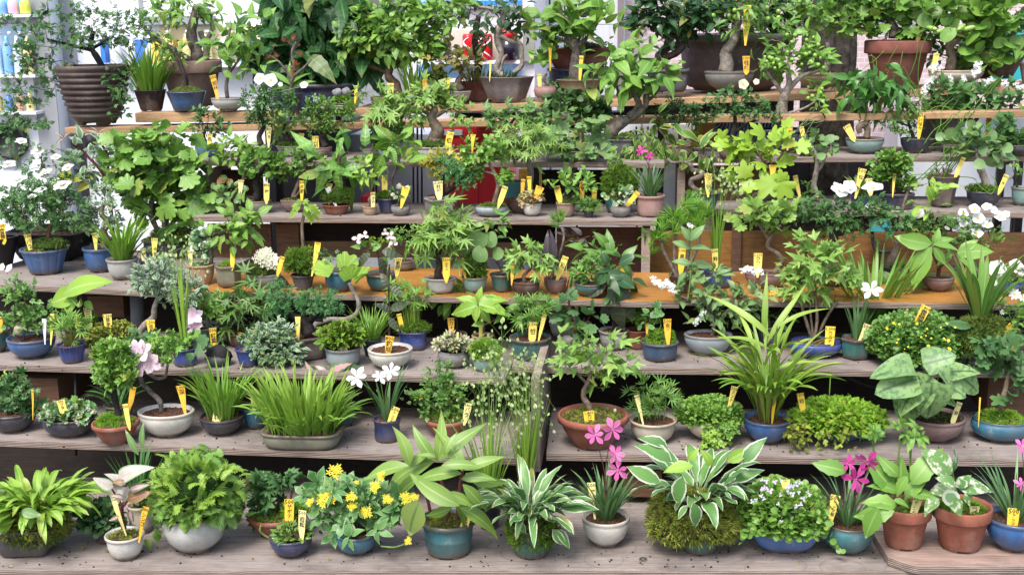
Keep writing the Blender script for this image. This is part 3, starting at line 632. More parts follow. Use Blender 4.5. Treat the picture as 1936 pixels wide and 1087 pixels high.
    def xleaf(s, items, mat, leaf='wide', name='leaf', stem='stem', sbase=None, sr=1.0, dyf=0):
        """explicit big leaves: (x0,y0,x1,y1[,dy][,roll]) base->tip pixels; each its own part"""
        mb = MB()
        for it in items:
            x0, y0, x1, y1 = it[:4]; dy = it[4] if len(it) > 4 else s.r.uniform(-.02, .02); roll = it[5] if len(it) > 5 else s.r.uniform(-25, 25)
            a = s.W(x0, y0, dy); b = s.W(x1, y1, dy-.012); L = np.linalg.norm(b-a); D = (b-a)/L; vd = np.array([0, -.75, .66]); ax = Matrix.Rotation(math.radians(roll), 3, Vector(D)); N = np.array(ax @ Vector(vd))
            V, T, ld = place(bend(LT[leaf], s.r.uniform(-.1, .4), s.r.uniform(-.6, .6), s.r.uniform(-.3, .9)), a[None], D[None], N[None], [L], s.rng); ld[:, 2] = s.r.uniform(0, .88); o = mkobj(name, V, T, LM[mat] if isinstance(mat, str) else mat, s.root, ld)
            if sbase is not None:
                q = s.W(*sbase[:2]) if sbase is not True else np.array([s.r.uniform(-.2, .2)*s.R, s.r.uniform(-.2, .2)*s.R, s.sz]); mid = (a+q)/2; mid[2] += .12*abs(a[0]-q[0]); P2, R2 = spline([q, mid, a], [sr*s.s*1.3, sr*s.s, sr*s.s*.7], 4); mb.tube(P2, R2, 5)
        if mb.V: mb.build('stem', [LM[stem] if stem in LM else BK[stem]], s.root)
        return s
    def flowers(s, pts, kind='star6', pm='pink', size=18, stem=None, dy=None, sfrom=None, tilt=.5, name='flower', sr=.8):
        me = flower_mesh(kind, pm); mb = MB()
        for pt in pts:
            x, y = pt[:2]; d = (pt[3] if len(pt) > 3 else (-s.R*.35 if dy is None else dy)); sz = (pt[2] if len(pt) > 2 and pt[2] else size)
            p = s.W(x, y, d); o = bpy.data.objects.new(name, me); C.objects.link(o); o.parent = s.root; o.location = tuple(p)
            n = Vector((s.r.uniform(-.6, .6), -1.0+s.r.uniform(-.3, .3), tilt+s.r.uniform(-.3, .5))); o.rotation_euler = n.to_track_quat('Z', 'Y').to_euler(); o.rotation_euler.rotate_axis('Z', s.r.uniform(0, 6)); sc = sz/2*s.s*s.r.uniform(.88, 1.12); o.scale = (sc, sc, sc)
            if stem:
                q = np.array([s.r.uniform(-.25, .25)*s.R, s.r.uniform(-.2, .2)*s.R, s.sz]) if sfrom is None else s.W(*sfrom); mid = q*.45+p*.55; mid[0] = q[0]*.75+p[0]*.25; P2, R2 = spline([q, mid, p+np.array([0, .002, -.002])], [sr*s.s, sr*s.s, sr*s.s*.8], 5); mb.tube(P2, R2, 5)
        if mb.V: mb.build('flower_stem', [LM[stem] if stem in LM else BK[stem]], s.root)
        return s
    def fruits(s, pts, kind='berry', size=6, dy=-.01, rot=False, name='fruit'):
        me = fruit_mesh(kind)
        for x, y in pts:
            p = s.W(x, y, dy+s.r.uniform(-.01, .01)); o = bpy.data.objects.new(name, me); C.objects.link(o); o.parent = s.root; o.location = tuple(p); sc = size*s.s*s.r.uniform(.8, 1.15); o.scale = (sc, sc, sc); o.rotation_euler = (s.r.uniform(-.5, .5), (math.pi/2+s.r.uniform(-.5, .5)) if rot else s.r.uniform(-.5, .5), s.r.uniform(-.5, .5) if rot else s.r.uniform(0, 6))
        return s
    def stalks(s, pts, base=None, r=.9, mat='stem', head=60, hs=5, spread=(26, 40), name='stalk', dy=0, bow=.12):
        """quaking grass: stalks to (x,y) with hanging spikelets"""
        mb = MB(); Ps = []
        for x, y in pts:
            q = np.array([s.r.uniform(-.3, .3)*s.R, s.r.uniform(-.3, .3)*s.R, s.sz]) if base is None else s.W(base[0]+s.r.uniform(-4, 4), base[1], dy); p = s.W(x, y, dy+s.r.uniform(-.03, .03)); mid = q*.5+p*.5; mid[0] = q[0]+(p[0]-q[0])*(.5-bow*2*(s.r.random())); P2, R2 = spline([q, mid, p], [r*s.s, r*s.s*.8, r*s.s*.3], 6); mb.tube(P2, R2, 4)
            for _ in range(head):
                e = p+np.array([s.r.gauss(0, spread[0]*.5), s.r.gauss(0, spread[0]*.4), s.r.uniform(-1, .5)*spread[1]])*s.s; j = P2[-1-s.r.randrange(0, 3)]; mid = (e+j)/2+np.array([0, 0, .1*abs(e[0]-j[0])+.004]); mb.tube([j, mid, e], [.25*s.s, .2*s.s, .16*s.s], 3, cap=False); Ps.append(e)
        mb.build(name, [LM[mat]], s.root)
        if Ps:
            Ps = np.array(Ps); n = len(Ps); D = s.rng.normal(0, .25, (n, 3))+np.array([0, 0, -1.]); tp = merge([T_oval(.7, 3, 1, 0, .5), xf(T_oval(.7, 3, 1, 0, .5), 1, 0, (0, 0, 0), 0, 90)]); V, T, ld = place(tp, Ps, D, s.rng.normal(0, 1, (n, 3)), s.rng.uniform(.7, 1.2, n)*hs*s.s, s.rng); mkobj('seed_heads', V, T, LM['seed'], s.root, ld)
        return s
    def vines(s, n, x, y, r, mat='grass', tr=.7, dy=0):
        mb = MB()
        for _ in range(n):
            P = []; a = s.r.uniform(0, 6.28); p = np.array([0, 0, s.sz]) if s.r.random() < .6 else s.W(x, y, dy); c = s.W(x, y, dy); d = np.array([math.cos(a), math.sin(a)*.6, 1.0])
            for k in range(9):
                P.append(p.copy()); a += s.r.uniform(-1.2, 1.5); d = d*.5+np.array([math.cos(a), math.sin(a)*.5, math.sin(a*1.3)+.3]); pull = (c-p)*s.r.uniform(.5, 3); p = p+(d*r*.28*s.s)+pull*.12
            P2, R2 = spline(P, [tr*s.s]*len(P), 4); mb.tube(P2, R2, 4)
        mb.build('tendrils', [LM[mat]], s.root); return s
    def rock(s, x, y, rx, ry, col=(.3, .28, .25), dy=-.01, name='stone'):
        c = s.W(x, y, dy); mb = MB(); n, m = 12, 7; V = []
        for j in range(m+1):
            for k in range(n): a = 6.283*k/n; b = math.pi*j/m; q = 1+.12*math.sin(3*a+j*1.7)+s.r.uniform(-.05, .05); V.append(c+np.array([math.sin(b)*math.cos(a)*rx*q, math.sin(b)*math.sin(a)*rx*.8*q, math.cos(b)*ry*q])*s.s)
        mb.add(V, [(j*n+k, (j+1)*n+k, (j+1)*n+(k+1) % n, j*n+(k+1) % n) for j in range(m) for k in range(n)]); mb.build(name, [flat('rock', col, .9, .2, .4, 60)], s.root); return s
    def tag(s, x, y, text='500', tilt=0, w=13, L=34, dy=None, kanji='', col=None, back=8, white=False, pos=None):
        dy = -s.R*.55 if dy is None else dy; p = s.W(x, y, dy); ntags.append((s, x, p, text, tilt, w*1.0*s.s, L*.94*s.s, kanji, col, back, white, pos)); s.ntag += 1; return s
ntags = []
TG = {}
def textmesh(body, key):
    if body in TG: return TG[body]
    cu = bpy.data.curves.new('lettering', 'FONT'); cu.body = body; cu.resolution_u = 1; cu.align_x = 'CENTER'; cu.align_y = 'CENTER'; cu.offset = .014; cu.space_line = .95; o = bpy.data.objects.new('lettering', cu); C.objects.link(o); bpy.context.view_layer.update()
    me = bpy.data.meshes.new_from_object(o); bpy.data.objects.remove(o)
    n = len(me.vertices); a = np.zeros(n*3, np.float32); me.vertices.foreach_get('co', a); a = a.reshape(-1, 3); TG[body] = (a, [tuple(p.vertices) for p in me.polygons]); return TG[body]
INK = flat('marker_ink', (.012, .01, .01), .7)
TAGM = [flat('yellow_plastic', (.76, .52, .045), .45, .4, .12, 25), flat('pale_yellow_plastic', (.74, .58, .12), .5, .4, .12, 25), flat('amber_plastic', (.70, .40, .03), .45, .4, .12, 25), flat('faded_yellow_plastic', (.70, .62, .25), .55, .3, .12, 25)]
WHT = flat('white_plastic_label', (.62, .62, .6), .5)
def build_tags():
    for (s, x, p, text, tilt, w, L, kanji, col, back, white, pos) in ntags:
        r = random.Random(int(x*7+p[2]*1000)); word = 'white' if white else 'yellow'
        lab = f"{(pos+' ') if pos else ''}{word} {'plant label' if white else 'price tag'} in the {s.label}"; lab = lab[0]+lab[1:]
        o = empty('price_tag' if not white else 'plant_label', s.c+p, lab, 'price tag' if not white else 'plant label', 'yellow price tags among the plants' if not white else None)
        sz = max(0, min(.07, (p[2]-L/2*math.cos(math.radians(tilt))-s.sz)))+.003
        bt = r.choice([.46, .42, .34, .28]); th = .0006; out = [(-.5*w, L/2), (.5*w, L/2), ((.5+bt)/2*w, 0), (bt*w, -L/2), (.1*w, -L/2-sz), (-.1*w, -L/2-sz), (-bt*w, -L/2), (-(.5+bt)/2*w, 0)]
        bw = r.uniform(-.1, .1)/max(L, .02); V = [(a, -th+bw*b*b, b) for a, b in out]+[(a, th+bw*b*b, b) for a, b in out]; n = len(out)
        Fs = [tuple(range(n)), tuple(range(2*n-1, n-1, -1))]+[(i, i+n, (i+1) % n+n, (i+1) % n) for i in range(n)]
        m = WHT if white else (TAGM[col] if col is not None else TAGM[r.choice([0, 0, 1, 1, 2, 3])])
        mkobj('plate', V, Fs, m, o, None, False)
        if not white and text:
            mb = MB(); a, F_ = textmesh(text, 'p'); wd = a[:, 0].max()-a[:, 0].min(); hs = min(w*.92/max(.3, wd), L*.3); 
            mb.add([(q[0]*hs, -th*1.8+bw*(L*.36+q[1]*hs)**2, L*.36+q[1]*hs) for q in a], F_)
            if kanji:
                body = '\n'.join(kanji); a, F_ = textmesh(body, 'k'); hh = a[:, 1].max()-a[:, 1].min(); ks = min(L*.66/hh, w*.72); mb.add([(q[0]*ks+w*.03, -th*1.8+bw*(-L*.09+q[1]*ks)**2, -L*.09+q[1]*ks) for q in a], F_)
            mb.build('lettering', [INK], o, False)
        o.rotation_euler = Matrix.Rotation(math.atan2(p[0]+s.c[0], -(0-s.c[1]))*-1*.8+r.uniform(-.25, .25), 3, 'Z').to_euler()
        o.rotation_euler = (Matrix.Rotation(r.uniform(-.2, .2), 3, 'Z') @ Matrix.Rotation(math.radians(-back), 3, 'X') @ Matrix.Rotation(math.radians(tilt), 3, 'Y')).to_euler()
# ------------------------------------------------------------------ boards
PLY = wood('weathered_plywood', (.165, .135, .12), (.33, .285, .255), .5)
PLYE = plyedge('plywood_edge', (.10, .075, .06), (.34, .26, .21))
OAK = wood('orange_plywood', (.27, .115, .025), (.46, .215, .05), .35, gloss=.4)
PINE = wood('pine_lumber', (.28, .165, .09), (.52, .34, .19), .3)
PINEE = wood('pine_edge', (.30, .17, .085), (.52, .33, .18), .3)
DARKW = wood('dark_plywood', (.012, .009, .008), (.035, .024, .018), .4)  # near black, so the colour carries the shade inside the stand
BROWNW = wood('brown_plywood', (.07, .035, .022), (.16, .085, .05), .4)
def board(name, label, z, a, b, dep, th, mt, me_, cat='shelf', group=None, dy=0, chamf=0, Y=None):
    A = PZ(a[0], a[1], z) if Y is None else PY(a[0], a[1], Y); B = PZ(b[0], b[1], z) if Y is None else PY(b[0], b[1], Y); A[1] += dy; B[1] += dy; d = B-A; Ln = float(np.linalg.norm(d)); ang = math.atan2(d[1], d[0]); tl = -math.asin(d[2]/Ln); r = random.Random(label); n = max(8, int(Ln/.03))
    V = []; L = []; Fs = []; mi = []; ch = .0018
    for i in range(n+1):
        x = Ln*i/n; j = lambda q: r.uniform(-q, q)
        cf = 0
        if chamf and x < chamf: cf = chamf-x
        sec = [(0, -th+ch), (0, -ch), (ch, 0), (dep, 0), (dep, -th), (ch, -th)]
        for k, (y, z_) in enumerate(sec):
            yy = y+(j(.0007) if k in (0, 1, 2, 5) else 0)+(cf if k in (0, 1, 2, 5) else 0); V.append((x, yy, z_+j(.0003))); L.append((x, -z_/th, 0))
    for i in range(n):
        a0 = i*6; b0 = a0+6
        for k in range(6):
            k2 = (k+1) % 6; Fs.append((a0+k, b0+k, b0+k2, a0+k2)); mi.append(0 if k in (2,) else 1)
    Fs.append((0, 1, 2, 3, 4, 5)); Fs.append(tuple(n*6+k for k in (5, 4, 3, 2, 1, 0))); mi += [1, 1]
    o = mkobj(name, V, Fs, [mt, me_], None, L, False, mi); o.location = tuple(A); o.rotation_euler = (0, tl, ang)
    tagit(o, label, cat, group); return o
def panel(name, label, x0, x1, yt, yb, Y, th, m, cat='panel', group=None, me_=None, dep=None):
    """upright board: front face between pixels (x0,yt)-(x1,yb) at distance Y; dep = how far it runs back"""
    a = PY(x0, yt, Y); b = PY(x1, yb, Y); mb = MB(); o = np.array([a[0], Y, b[2]]); mb.box((0, 0, 0), (b[0]-a[0], dep or th, a[2]-b[2])); ob = mb.build(name, [m], None, False); ob.location = tuple(o); tagit(ob, label, cat, group); return ob
# ================================================================== SETTING
YT = 3.2  # updated below
ZG = -.34
gm, gt, gb = newmat('paving'); gn = noise(gt, 3, 8, rough=.7); gt.links.new(mixc(gt, ramp(gt, gn, [(.3, 0.0), (.7, 1.0)]), (.10, .10, .10), (.22, .21, .20)), gb.inputs['Base Color']); gb.inputs['Roughness'].default_value = .9
o = mkobj('ground', [(-40, -20, ZG), (40, -20, ZG), (40, 40, ZG), (-40, 40, ZG)], [(0, 1, 2, 3)], gm); o['kind'] = 'structure'
G_ = 'weathered plywood shelf boards of the stand'
board('shelf', 'long grey weathered plywood shelf, the lowest one across the whole front', 0, (-90, 1078), (2030, 1080), .62, .02, PLY, PLYE, group=G_)
board('shelf', 'weathered plywood shelf on the left, second from the bottom, with its split front edge', SH[1], (-90, 829), (1003, 868), .40, .019, PLY, PLYE, group=G_)
board('shelf', 'weathered plywood shelf on the right, second from the bottom, under the wide terracotta pot', SH[1], (1033, 857), (2030, 870), .40, .021, PLY, PLYE, group=G_)
board('shelf', 'weathered plywood shelf on the left, third from the bottom, carrying the creamy empty bowl', SH[2], (-90, 687), (955, 715), .42, .019, PLY, PLYE, group=G_)
board('shelf', 'weathered plywood shelf on the right, third from the bottom, above the bamboo pot', SH[2], (968, 693), (2030, 704), .42, .019, PLY, PLYE, group=G_)
board('shelf', 'grey plywood shelf at far left holding two blue pots and the white reed pot', SH[3], (-90, 533), (322, 553), .62, .018, PLY, PLYE, group=G_)
board('shelf', 'glossy orange coated plywood shelf in the middle of the stand', SH[3], (345, 550), (1284, 572), .42, .018, OAK, PLYE, group='orange coated plywood shelves')
board('shelf', 'glossy orange coated plywood shelf at right behind the trident maple', SH[3], (1290, 567), (2030, 577), .42, .018, OAK, PLYE, group='orange coated plywood shelves')
board('shelf', 'grey plywood shelf in the middle with the row of tiny accent pots', SH[4], (366, 409), (1242, 417), .34, .019, PLY, PLYE, group=G_)
board('shelf', 'grey plywood shelf on the upper right behind the large white rose', SH[4], (1328, 396), (2030, 403), .36, .019, PLY, PLYE, group=G_)
board('shelf', 'highest grey plywood shelf left of centre under the thick trunked maple', SH[5], (345, 304), (1256, 308), .32, .019, PLY, PLYE, group=G_)
board('shelf', 'highest grey plywood shelf on the right holding the celadon bowl', SH[5], (1266, 299), (2030, 295), .34, .019, PLY, PLYE, group=G_)
YB = PZ(968, 307, SH[5])[1]+.26; YC = YB+.22; KB = ('Y', YB); KC = ('Y', YC)
board('plank', 'long pale pine plank running under the brown ribbed planter', 0, (122, 242), (2030, 208), .11, .024, PINE, PINEE, 'plank', 'pine planks across the top', Y=YB)
board('plank', 'upper pale pine plank carrying the big brown tub on the right', 0, (670, 206), (2030, 160), .32, .026, PINE, PINEE, 'plank', 'pine planks across the top', Y=YC)
board('lumber_block', 'short thick pine block with sawn end grain beneath the blue bowl', 0, (255, 214), (520, 212), .10, .036, PINE, PINEE, 'lumber block', Y=YB+.01)
board('chopping_board', 'thick worn wooden board with a cut corner under the two terracotta pots at bottom right', .022, (1690, 1071), (2030, 1072), .21, .02, wood('warm_board', (.17, .10, .075), (.40, .30, .25), .7), PLYE, 'board', chamf=.05)
# uprights of the stand
def Yf(k, x, y, d=.02): return PZ(x, y, SH[k])[1]+d
gp = 'upright plywood end panels of the stand'
panel('upright_panel', 'narrow upright plywood edge left of the wide terracotta maple pot', 1004, 1021, 716, 892, Yf(1, 1010, 864, .03), .03, PLYE, 'upright', gp, dep=.4)
panel('upright_panel', 'upright plywood edge between the pine shoots and the young beech leaves', 1213, 1228, 432, 560, Yf(4, 1220, 417, .03), .03, PLYE, 'upright', gp, dep=.25)
panel('upright_panel', 'upright plywood edge just left of the small square blue pot', 1330, 1343, 413, 560, Yf(4, 1380, 400, .03), .03, PLYE, 'upright', gp, dep=.3)
panel('upright_panel', 'short upright plywood edge beside the tilted teal bowl', 1281, 1294, 318, 402, Yf(5, 1300, 300, .03), .03, PLYE, 'upright', gp, dep=.25)
panel('upright_panel', 'short upright plywood edge above the strawberry begonia', 389, 399, 322, 400, Yf(5, 390, 304, .03), .03, PLYE, 'upright', gp, dep=.25)
bp = 'brown plywood panels at the back of the stand'
Y45 = Yf(4, 800, 415, .20)
panel('back_panel', 'dark brown wooden panel behind the small hornbeam in the hexagonal pot', 392, 519, 424, 566, Y45-.05, .015, BROWNW, 'panel', bp)
panel('back_panel', 'brown wooden panel left of the slim wisteria stem', 521, 571, 424, 566, Y45-.03, .015, wood('midbrown', (.10, .05, .03), (.22, .12, .07), .3), 'panel', bp)
panel('back_panel', 'reddish brown panel behind the green and pink tinged large leaves', 1052, 1212, 430, 566, Y45-.02, .015, wood('redbrown', (.10, .045, .028), (.20, .10, .06), .4), 'panel', bp)
panel('back_panel', 'low varnished brown riser board behind the row of maples', 560, 1050, 456, 490, Y45+.02, .015, wood('riser', (.15, .08, .04), (.30, .17, .09), .3, gloss=.4), 'panel', bp)
panel('back_panel', 'varnished amber board standing between the pine shoots and the blue pot', 1229, 1386, 437, 566, Y45+.02, .015, wood('amber', (.16, .075, .022), (.34, .165, .045), .4, gloss=.3), 'panel', bp)
panel('back_panel', 'dark brown panel right of the square blue pot', 1385, 1398, 412, 560, Y45+.01, .015, BROWNW, 'panel', bp)
panel('back_panel', 'long varnished amber brown board behind the rose bushes on the right', 1399, 2030, 437, 566, Y45+.03, .015, wood('amber2', (.09, .042, .018), (.27, .135, .045), .75, gloss=.3), 'panel', bp)
Y56 = Yf(5, 800, 306, .24)
panel('back_panel', 'dark wooden panel behind the two small trees under the upper left shelf', 400, 500, 322, 418, Y56-.03, .015, BROWNW, 'panel', bp)
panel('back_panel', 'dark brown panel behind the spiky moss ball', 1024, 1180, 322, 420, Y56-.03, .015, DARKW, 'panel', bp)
panel('back_panel', 'dark brown panel behind the twisted trunk in the teal bowl', 1296, 1440, 314, 406, Y56-.03, .015, BROWNW, 'panel', bp)
panel('back_panel', 'added black sheet standing for the shade above the long amber board at right', 1240, 1800, 398, 440, Y45+.06, .015, DARKW, 'panel', bp)  # added sheet, its black is the shade of the gap at right
panel('back_panel', 'added black sheet standing in for shade above the low riser behind the maples', 572, 1050, 418, 462, Y45+.06, .015, DARKW, 'panel', bp)  # added sheet, painted black for the shade over the riser
# added panels: shade inside the lower stand, put into their near black colour
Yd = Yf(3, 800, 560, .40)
panel('back_panel', 'added near black panel standing for the shade deep under the lower left shelves', -200, 1010, 540, 1000, Yd, .015, DARKW, 'panel', bp)
panel('back_panel', 'added near black panel standing for the shade deep under the lower right shelves', 1011, 2150, 556, 1000, Yd, .015, DARKW, 'panel', bp)
panel('support_box', 'brown box side under the third shelf at far left', -90, 114, 712, 775, Yf(2, 50, 690, .03), .02, BROWNW, 'support', 'wooden supports under the shelves', dep=.25)
panel('support_box', 'dark brown upright board seen under the far left shelf', 165, 235, 560, 600, Yf(3, 150, 545, .12), .02, BROWNW, 'support', 'wooden supports under the shelves', dep=.1)
panel('support_box', 'reddish brown support board beneath the lower right shelf', 1180, 1250, 888, 940, Yf(1, 1200, 862, .06), .02, BROWNW, 'support', 'wooden supports under the shelves', dep=.2)
panel('support_box', 'dark support board behind the daisy pot at right edge', 1870, 2000, 715, 790, Yf(2, 1900, 703, .06), .02, BROWNW, 'support', 'wooden supports under the shelves', dep=.2)
# debris on the boards
rr = random.Random(5); mb = MB(); lv = []; lp = []
for (z, x0, x1, ya, yb, n_) in ((0, -60, 1980, 1040, 1072, 260), (0, -60, 1980, 940, 1072, 240), (SH[1], -60, 1000, 800, 850, 150), (SH[1], 1040, 1980, 815, 855, 170), (SH[2], -60, 950, 665, 700, 150), (SH[2], 980, 1980, 660, 692, 150), (SH[3], -60, 290, 500, 540, 60), (SH[4], 370, 1230, 400, 410, 40)):
    for _ in range(int(n_*.45)):
        p = PZ(rr.uniform(x0, x1), rr.uniform(ya, yb), z+.0015); e = rr.uniform(.0008, .0026); M = Matrix.Translation(tuple(p)) @ Matrix.Rotation(rr.uniform(0, 3), 4, Vector((rr.random(), rr.random(), .3))); mb.box((-e, -e*.8, -e*.6), (e, e*.8, e*.6), 0, M)
        if rr.random() < .16: lv.append(p+np.array([0, 0, .001])); 
o = mb.build('soil_crumbs', [flat('crumb', (.05, .03, .02), .95, .1, .6, 80)], None, False); tagit(o, 'scattered dark soil crumbs on the grey boards', 'soil crumbs', kind='stuff')
lv = np.array(lv); rg = np.random.default_rng(3); V, T, ld = place(LT['small'], lv, rg.normal(0, 1, lv.shape)*np.array([1, 1, .1]), rg.normal(0, .2, lv.shape)+np.array([0, 0, 1.]), rg.uniform(.005, .013, len(lv)), rg); o = mkobj('fallen_leaves', V, T, leafmat((.12, .08, .03), (.2, .24, .06), trans=0), None, ld); tagit(o, 'small fallen leaves and petals scattered on the boards', 'fallen leaves', kind='stuff')
mb = MB(); a = PY(143, 700, Yf(2, 143, 700, .1)); b = PY(143, 860, Yf(2, 143, 700, .1)); mb.tube([a, b], .006, 10); tagit(mb.build('metal_post', [flat('black_metal', (.015, .015, .017), .4)], None), 'thin black metal post under the third shelf at far left', 'post')
mb = MB(); Yp = Yf(3, 250, 550, .16); a = PY(258, 548, Yp); b = PY(262, 680, Yp); mb.tube([a, b], .022, 20); tagit(mb.build('grey_pipe', [flat('grey_pvc', (.16, .17, .19), .5)], None), 'wide grey pipe standing behind the silver leaved tree', 'pipe')
fr = empty('stand_frame', PZ(968, 1040, ZG), 'dark steel frame standing under and behind the stepped shelves', 'frame'); fm_ = flat('black_metal', (.015, .015, .017), .4)
def fpost(x, y, z): 
    mb = MB(); mb.box((x-.012, y-.012, ZG), (x+.012, y+.012, z)); mb.build('post', [fm_], fr, False, off=fr.location)
for px_ in (-40, 480, 1000, 1500, 1980):
    p = PZ(px_, 1078, 0); fpost(p[0], p[1]+.06, -.02); fpost(p[0], p[1]+.50, -.02)
    for k_, (xa, ya) in ((4, (px_, 415)), (5, (px_, 306))):
        if px_ < 100: continue
        q = PZ(xa, ya, SH[k_]); fpost(q[0], q[1]+.30, SH[k_]-.02)
for px_ in (150, 640, 1250, 1900):
    p = PY(px_, 230, YB+.09); fpost(p[0], YB+.09, p[2]-.03)
    if px_ > 600: p = PY(px_, 190, YC+.28); fpost(p[0], YC+.28, p[2]-.05)
for px_ in (-60, 200): p = PZ(px_, 540, SH[3]); fpost(p[0], p[1]+.55, SH[3]-.02)
# hex nut lying on the front board
n0 = PZ(1216, 1059, 0); mb = MB(); V = []
for z in (0.0005, .005):
    for r in (.0105, .0058):
        for k in range(24):
            th = k*math.pi/12; q = (th % (math.pi/3))-math.pi/6; rr = r*(math.cos(math.pi/6)/math.cos(q) if r > .008 else 1); V.append((rr*math.cos(th), rr*math.sin(th), z))
Fs = []
for k in range(24):
    j = (k+1) % 24; Fs += [(k, j, 48+j, 48+k), (24+j, 24+k, 72+k, 72+j), (48+k, 48+j, 72+j, 72+k), (24+k, 24+j, j, k)]
mb.add(V, Fs); o = mb.build('hex_nut', [flat('steel', (.5, .5, .5), .25, metal=1)], None, False); o.location = tuple(n0); tagit(o, 'small steel nut lying alone on the front shelf', 'nut')
# ------------------------------------------------------------------ behind the stand
YV = YC+.9
WM = flat('white_enamel', (.78, .80, .85), .35, .5, .04, 3); GM = flat('grey_enamel', (.30, .31, .33), .4, .5, .08, 4); BLK = flat('black_rubber', (.014, .014, .016), .6); SLV = flat('brushed_metal', (.45, .46, .48), .35, metal=.6)
def pbox(mb, x0, x1, y0, y1, Y, dep, mi=0):
    a = PY(x0, y0, Y); b = PY(x1, y1, Y); mb.box((a[0], Y, b[2]), (b[0], Y+dep, a[2]), mi)
def part(name, rects, Y, dep, m, root, label=None):
    mb = MB(); [pbox(mb, *r, Y, dep) for r in rects]; return mb.build(name, [m], root, False, label, off=root.location)
def bottle(mbs, x, y0, y1, wpx, Y, mi=0):
    a = PY(x, y1, Y); b = PY(x, y0, Y); h = b[2]-a[2]; r = wpx/2*depth(a)/F; n = 12; P = [(r*.9, 0), (r, .04), (r, .6), (r*.75, .72), (r*.36, .84), (r*.36, .93)]; V = []
    for rr, z in P:
        for k in range(n): t = 6.283*k/n; V.append((a[0]+rr*math.cos(t), a[1]+rr*math.sin(t), a[2]+z*h))
    mbs.add(V, [(j*n+k, j*n+(k+1) % n, (j+1)*n+(k+1) % n, (j+1)*n+k) for j in range(len(P)-1) for k in range(n)]+[tuple(5*n+k for k in range(n))]); return r
def machine(label, x0, x1, y0, y1, Y, mat, rows, root_extra=None, trim=None):
    c = PY((x0+x1)/2, y1, Y); r = empty('vending_machine', c, label, 'vending machine', 'vending machines behind the plant stand')
    a = PY(x0, y0, Y); b = PY(x1, y1, Y); mb = MB(); mb.box((a[0], Y, ZG+.06), (b[0], Y+.7, a[2])); mb.build('body', [mat], r, False, off=r.location)
    fm = MB(); fm.box((a[0]+.05, Y+.04, ZG+.001), (b[0]-.05, Y+.66, ZG+.06)); fm.build('foot', [BLK], r, False, off=r.location)
    for (rx0, rx1, ry0, ry1, cols, wpx, bc) in rows:
        part('display_window', [(rx0, rx1, ry0, ry1)], Y-.006, .008, flat('display_backing_'+str(bc), bc, .3), r)
        n = len(cols); 
        for i, cc in enumerate(cols):
            if cc is None: continue
            x = rx0+(rx1-rx0)*(i+.5)/n; m = MB(); rad = bottle(m, x, ry0+(ry1-ry0)*.12, ry1-2, wpx, Y-.05); m.build('drink_bottle', [flat('drink_%s' % (cc,), cc, .25)], r, True, off=r.location)
            cx_ = PY(x, ry0+(ry1-ry0)*.15, Y-.05); m2 = MB(); m2.tube([cx_+np.array([0, 0, -.002]), cx_+np.array([0, 0, .012])], rad*.42, 10); m2.build('bottle_cap', [WM], r, True, off=r.location)
        part('price_strip', [(rx0, rx1, ry1, ry1+5)], Y-.09, .09, WM, r)
    return r
B1, B2, B3, B4, B5, B6 = (.22, .45, .78), (.6, .75, .82), (.78, .68, .30), (.70, .72, .74), (.6, .2, .2), (.3, .5, .35)
m1 = machine('white drinks vending machine at the far left with rows of bottles', -260, 112, -160, 330, YV-.15, WM, [(-30, 60, -12, 28, [B2, B1, (.75, .45, .6), (.65, .7, .1)], 20, (.20, .55, .75)), (-30, 66, 52, 142, [B4, B2, B1, B2, B3], 17, (.45, .60, .75)), (-30, 68, 168, 212, [(.1, .1, .12), (.6, .45, .2), (.12, .25, .55), (.6, .35, .25), B3], 14, (.60, .64, .70))])
for (x, y) in ((5, 42), (28, 42), (10, 155), (50, 232), (20, 232)):
    c = PY(x, y, YV-.16); mb = MB(); mb.tube([c, c+np.array([0, -.012, 0])], [.016, .014], 16); mb.build('push_button', [SLV], m1, True, off=m1.location)
c = PY(22, 266, YV-.16); mb = MB(); V = []
for r_, z in ((.085, 0), (.085, -.03), (.07, -.035), (.066, -.01)):
    for k in range(28): V.append((c[0]+r_*math.cos(6.283*k/28), c[1]+z, c[2]+r_*math.sin(6.283*k/28)))
mb.add(V, [(j*28+k, j*28+(k+1) % 28, (j+1)*28+(k+1) % 28, (j+1)*28+k) for j in range(3) for k in range(28)]+[tuple(84+k for k in range(28))]); mb.build('coin_return', [BLK], m1, True, off=m1.location)
part('notice_plate', [(0, 38, 295, 318)], YV-.16, .008, GM, m1)
part('stripe', [(106, 112, 210, 262)], YV-.156, .006, flat('green_paint', (.02, .16, .09), .5), m1); part('trim_stripe', [(106, 112, 285, 320)], YV-.156, .006, flat('blue_paint', (.02, .05, .25), .5), m1)
part('door_edge', [(75, 80, -150, 330)], YV-.16, .008, GM, m1)
m2 = machine('white vending machine with blue and yellow cartons behind the ribbed planter', 120, 520, -160, 330, YV, WM, [(205, 300, 66, 122, [B4, B4, B4], 22, (.66, .70, .78)), (300, 520, 52, 122, [B3, (.8, .7, .3), B3, B4, B1, B3], 22, (.70, .62, .42))])
for (x, w_, c_) in ((188, 12, (.04, .2, .7)), (254, 26, (.05, .2, .75)), (286, 18, (.8, .55, .08)), (310, 20, (.75, .6, .2)), (336, 18, (.7, .5, .1)), (266+100, 18, B1)):
    part('juice_carton', [(x, x+w_, 76, 120)], YV-.075, .05, flat('carton%s' % (c_,), c_, .4), m2)
part('display_awning', [(268, 400, 32, 46)], YV-.06, .07, GM, m2); part('panel_seam', [(128, 131, -100, 320), (262, 264, -100, 40)], YV-.003, .004, GM, m2)
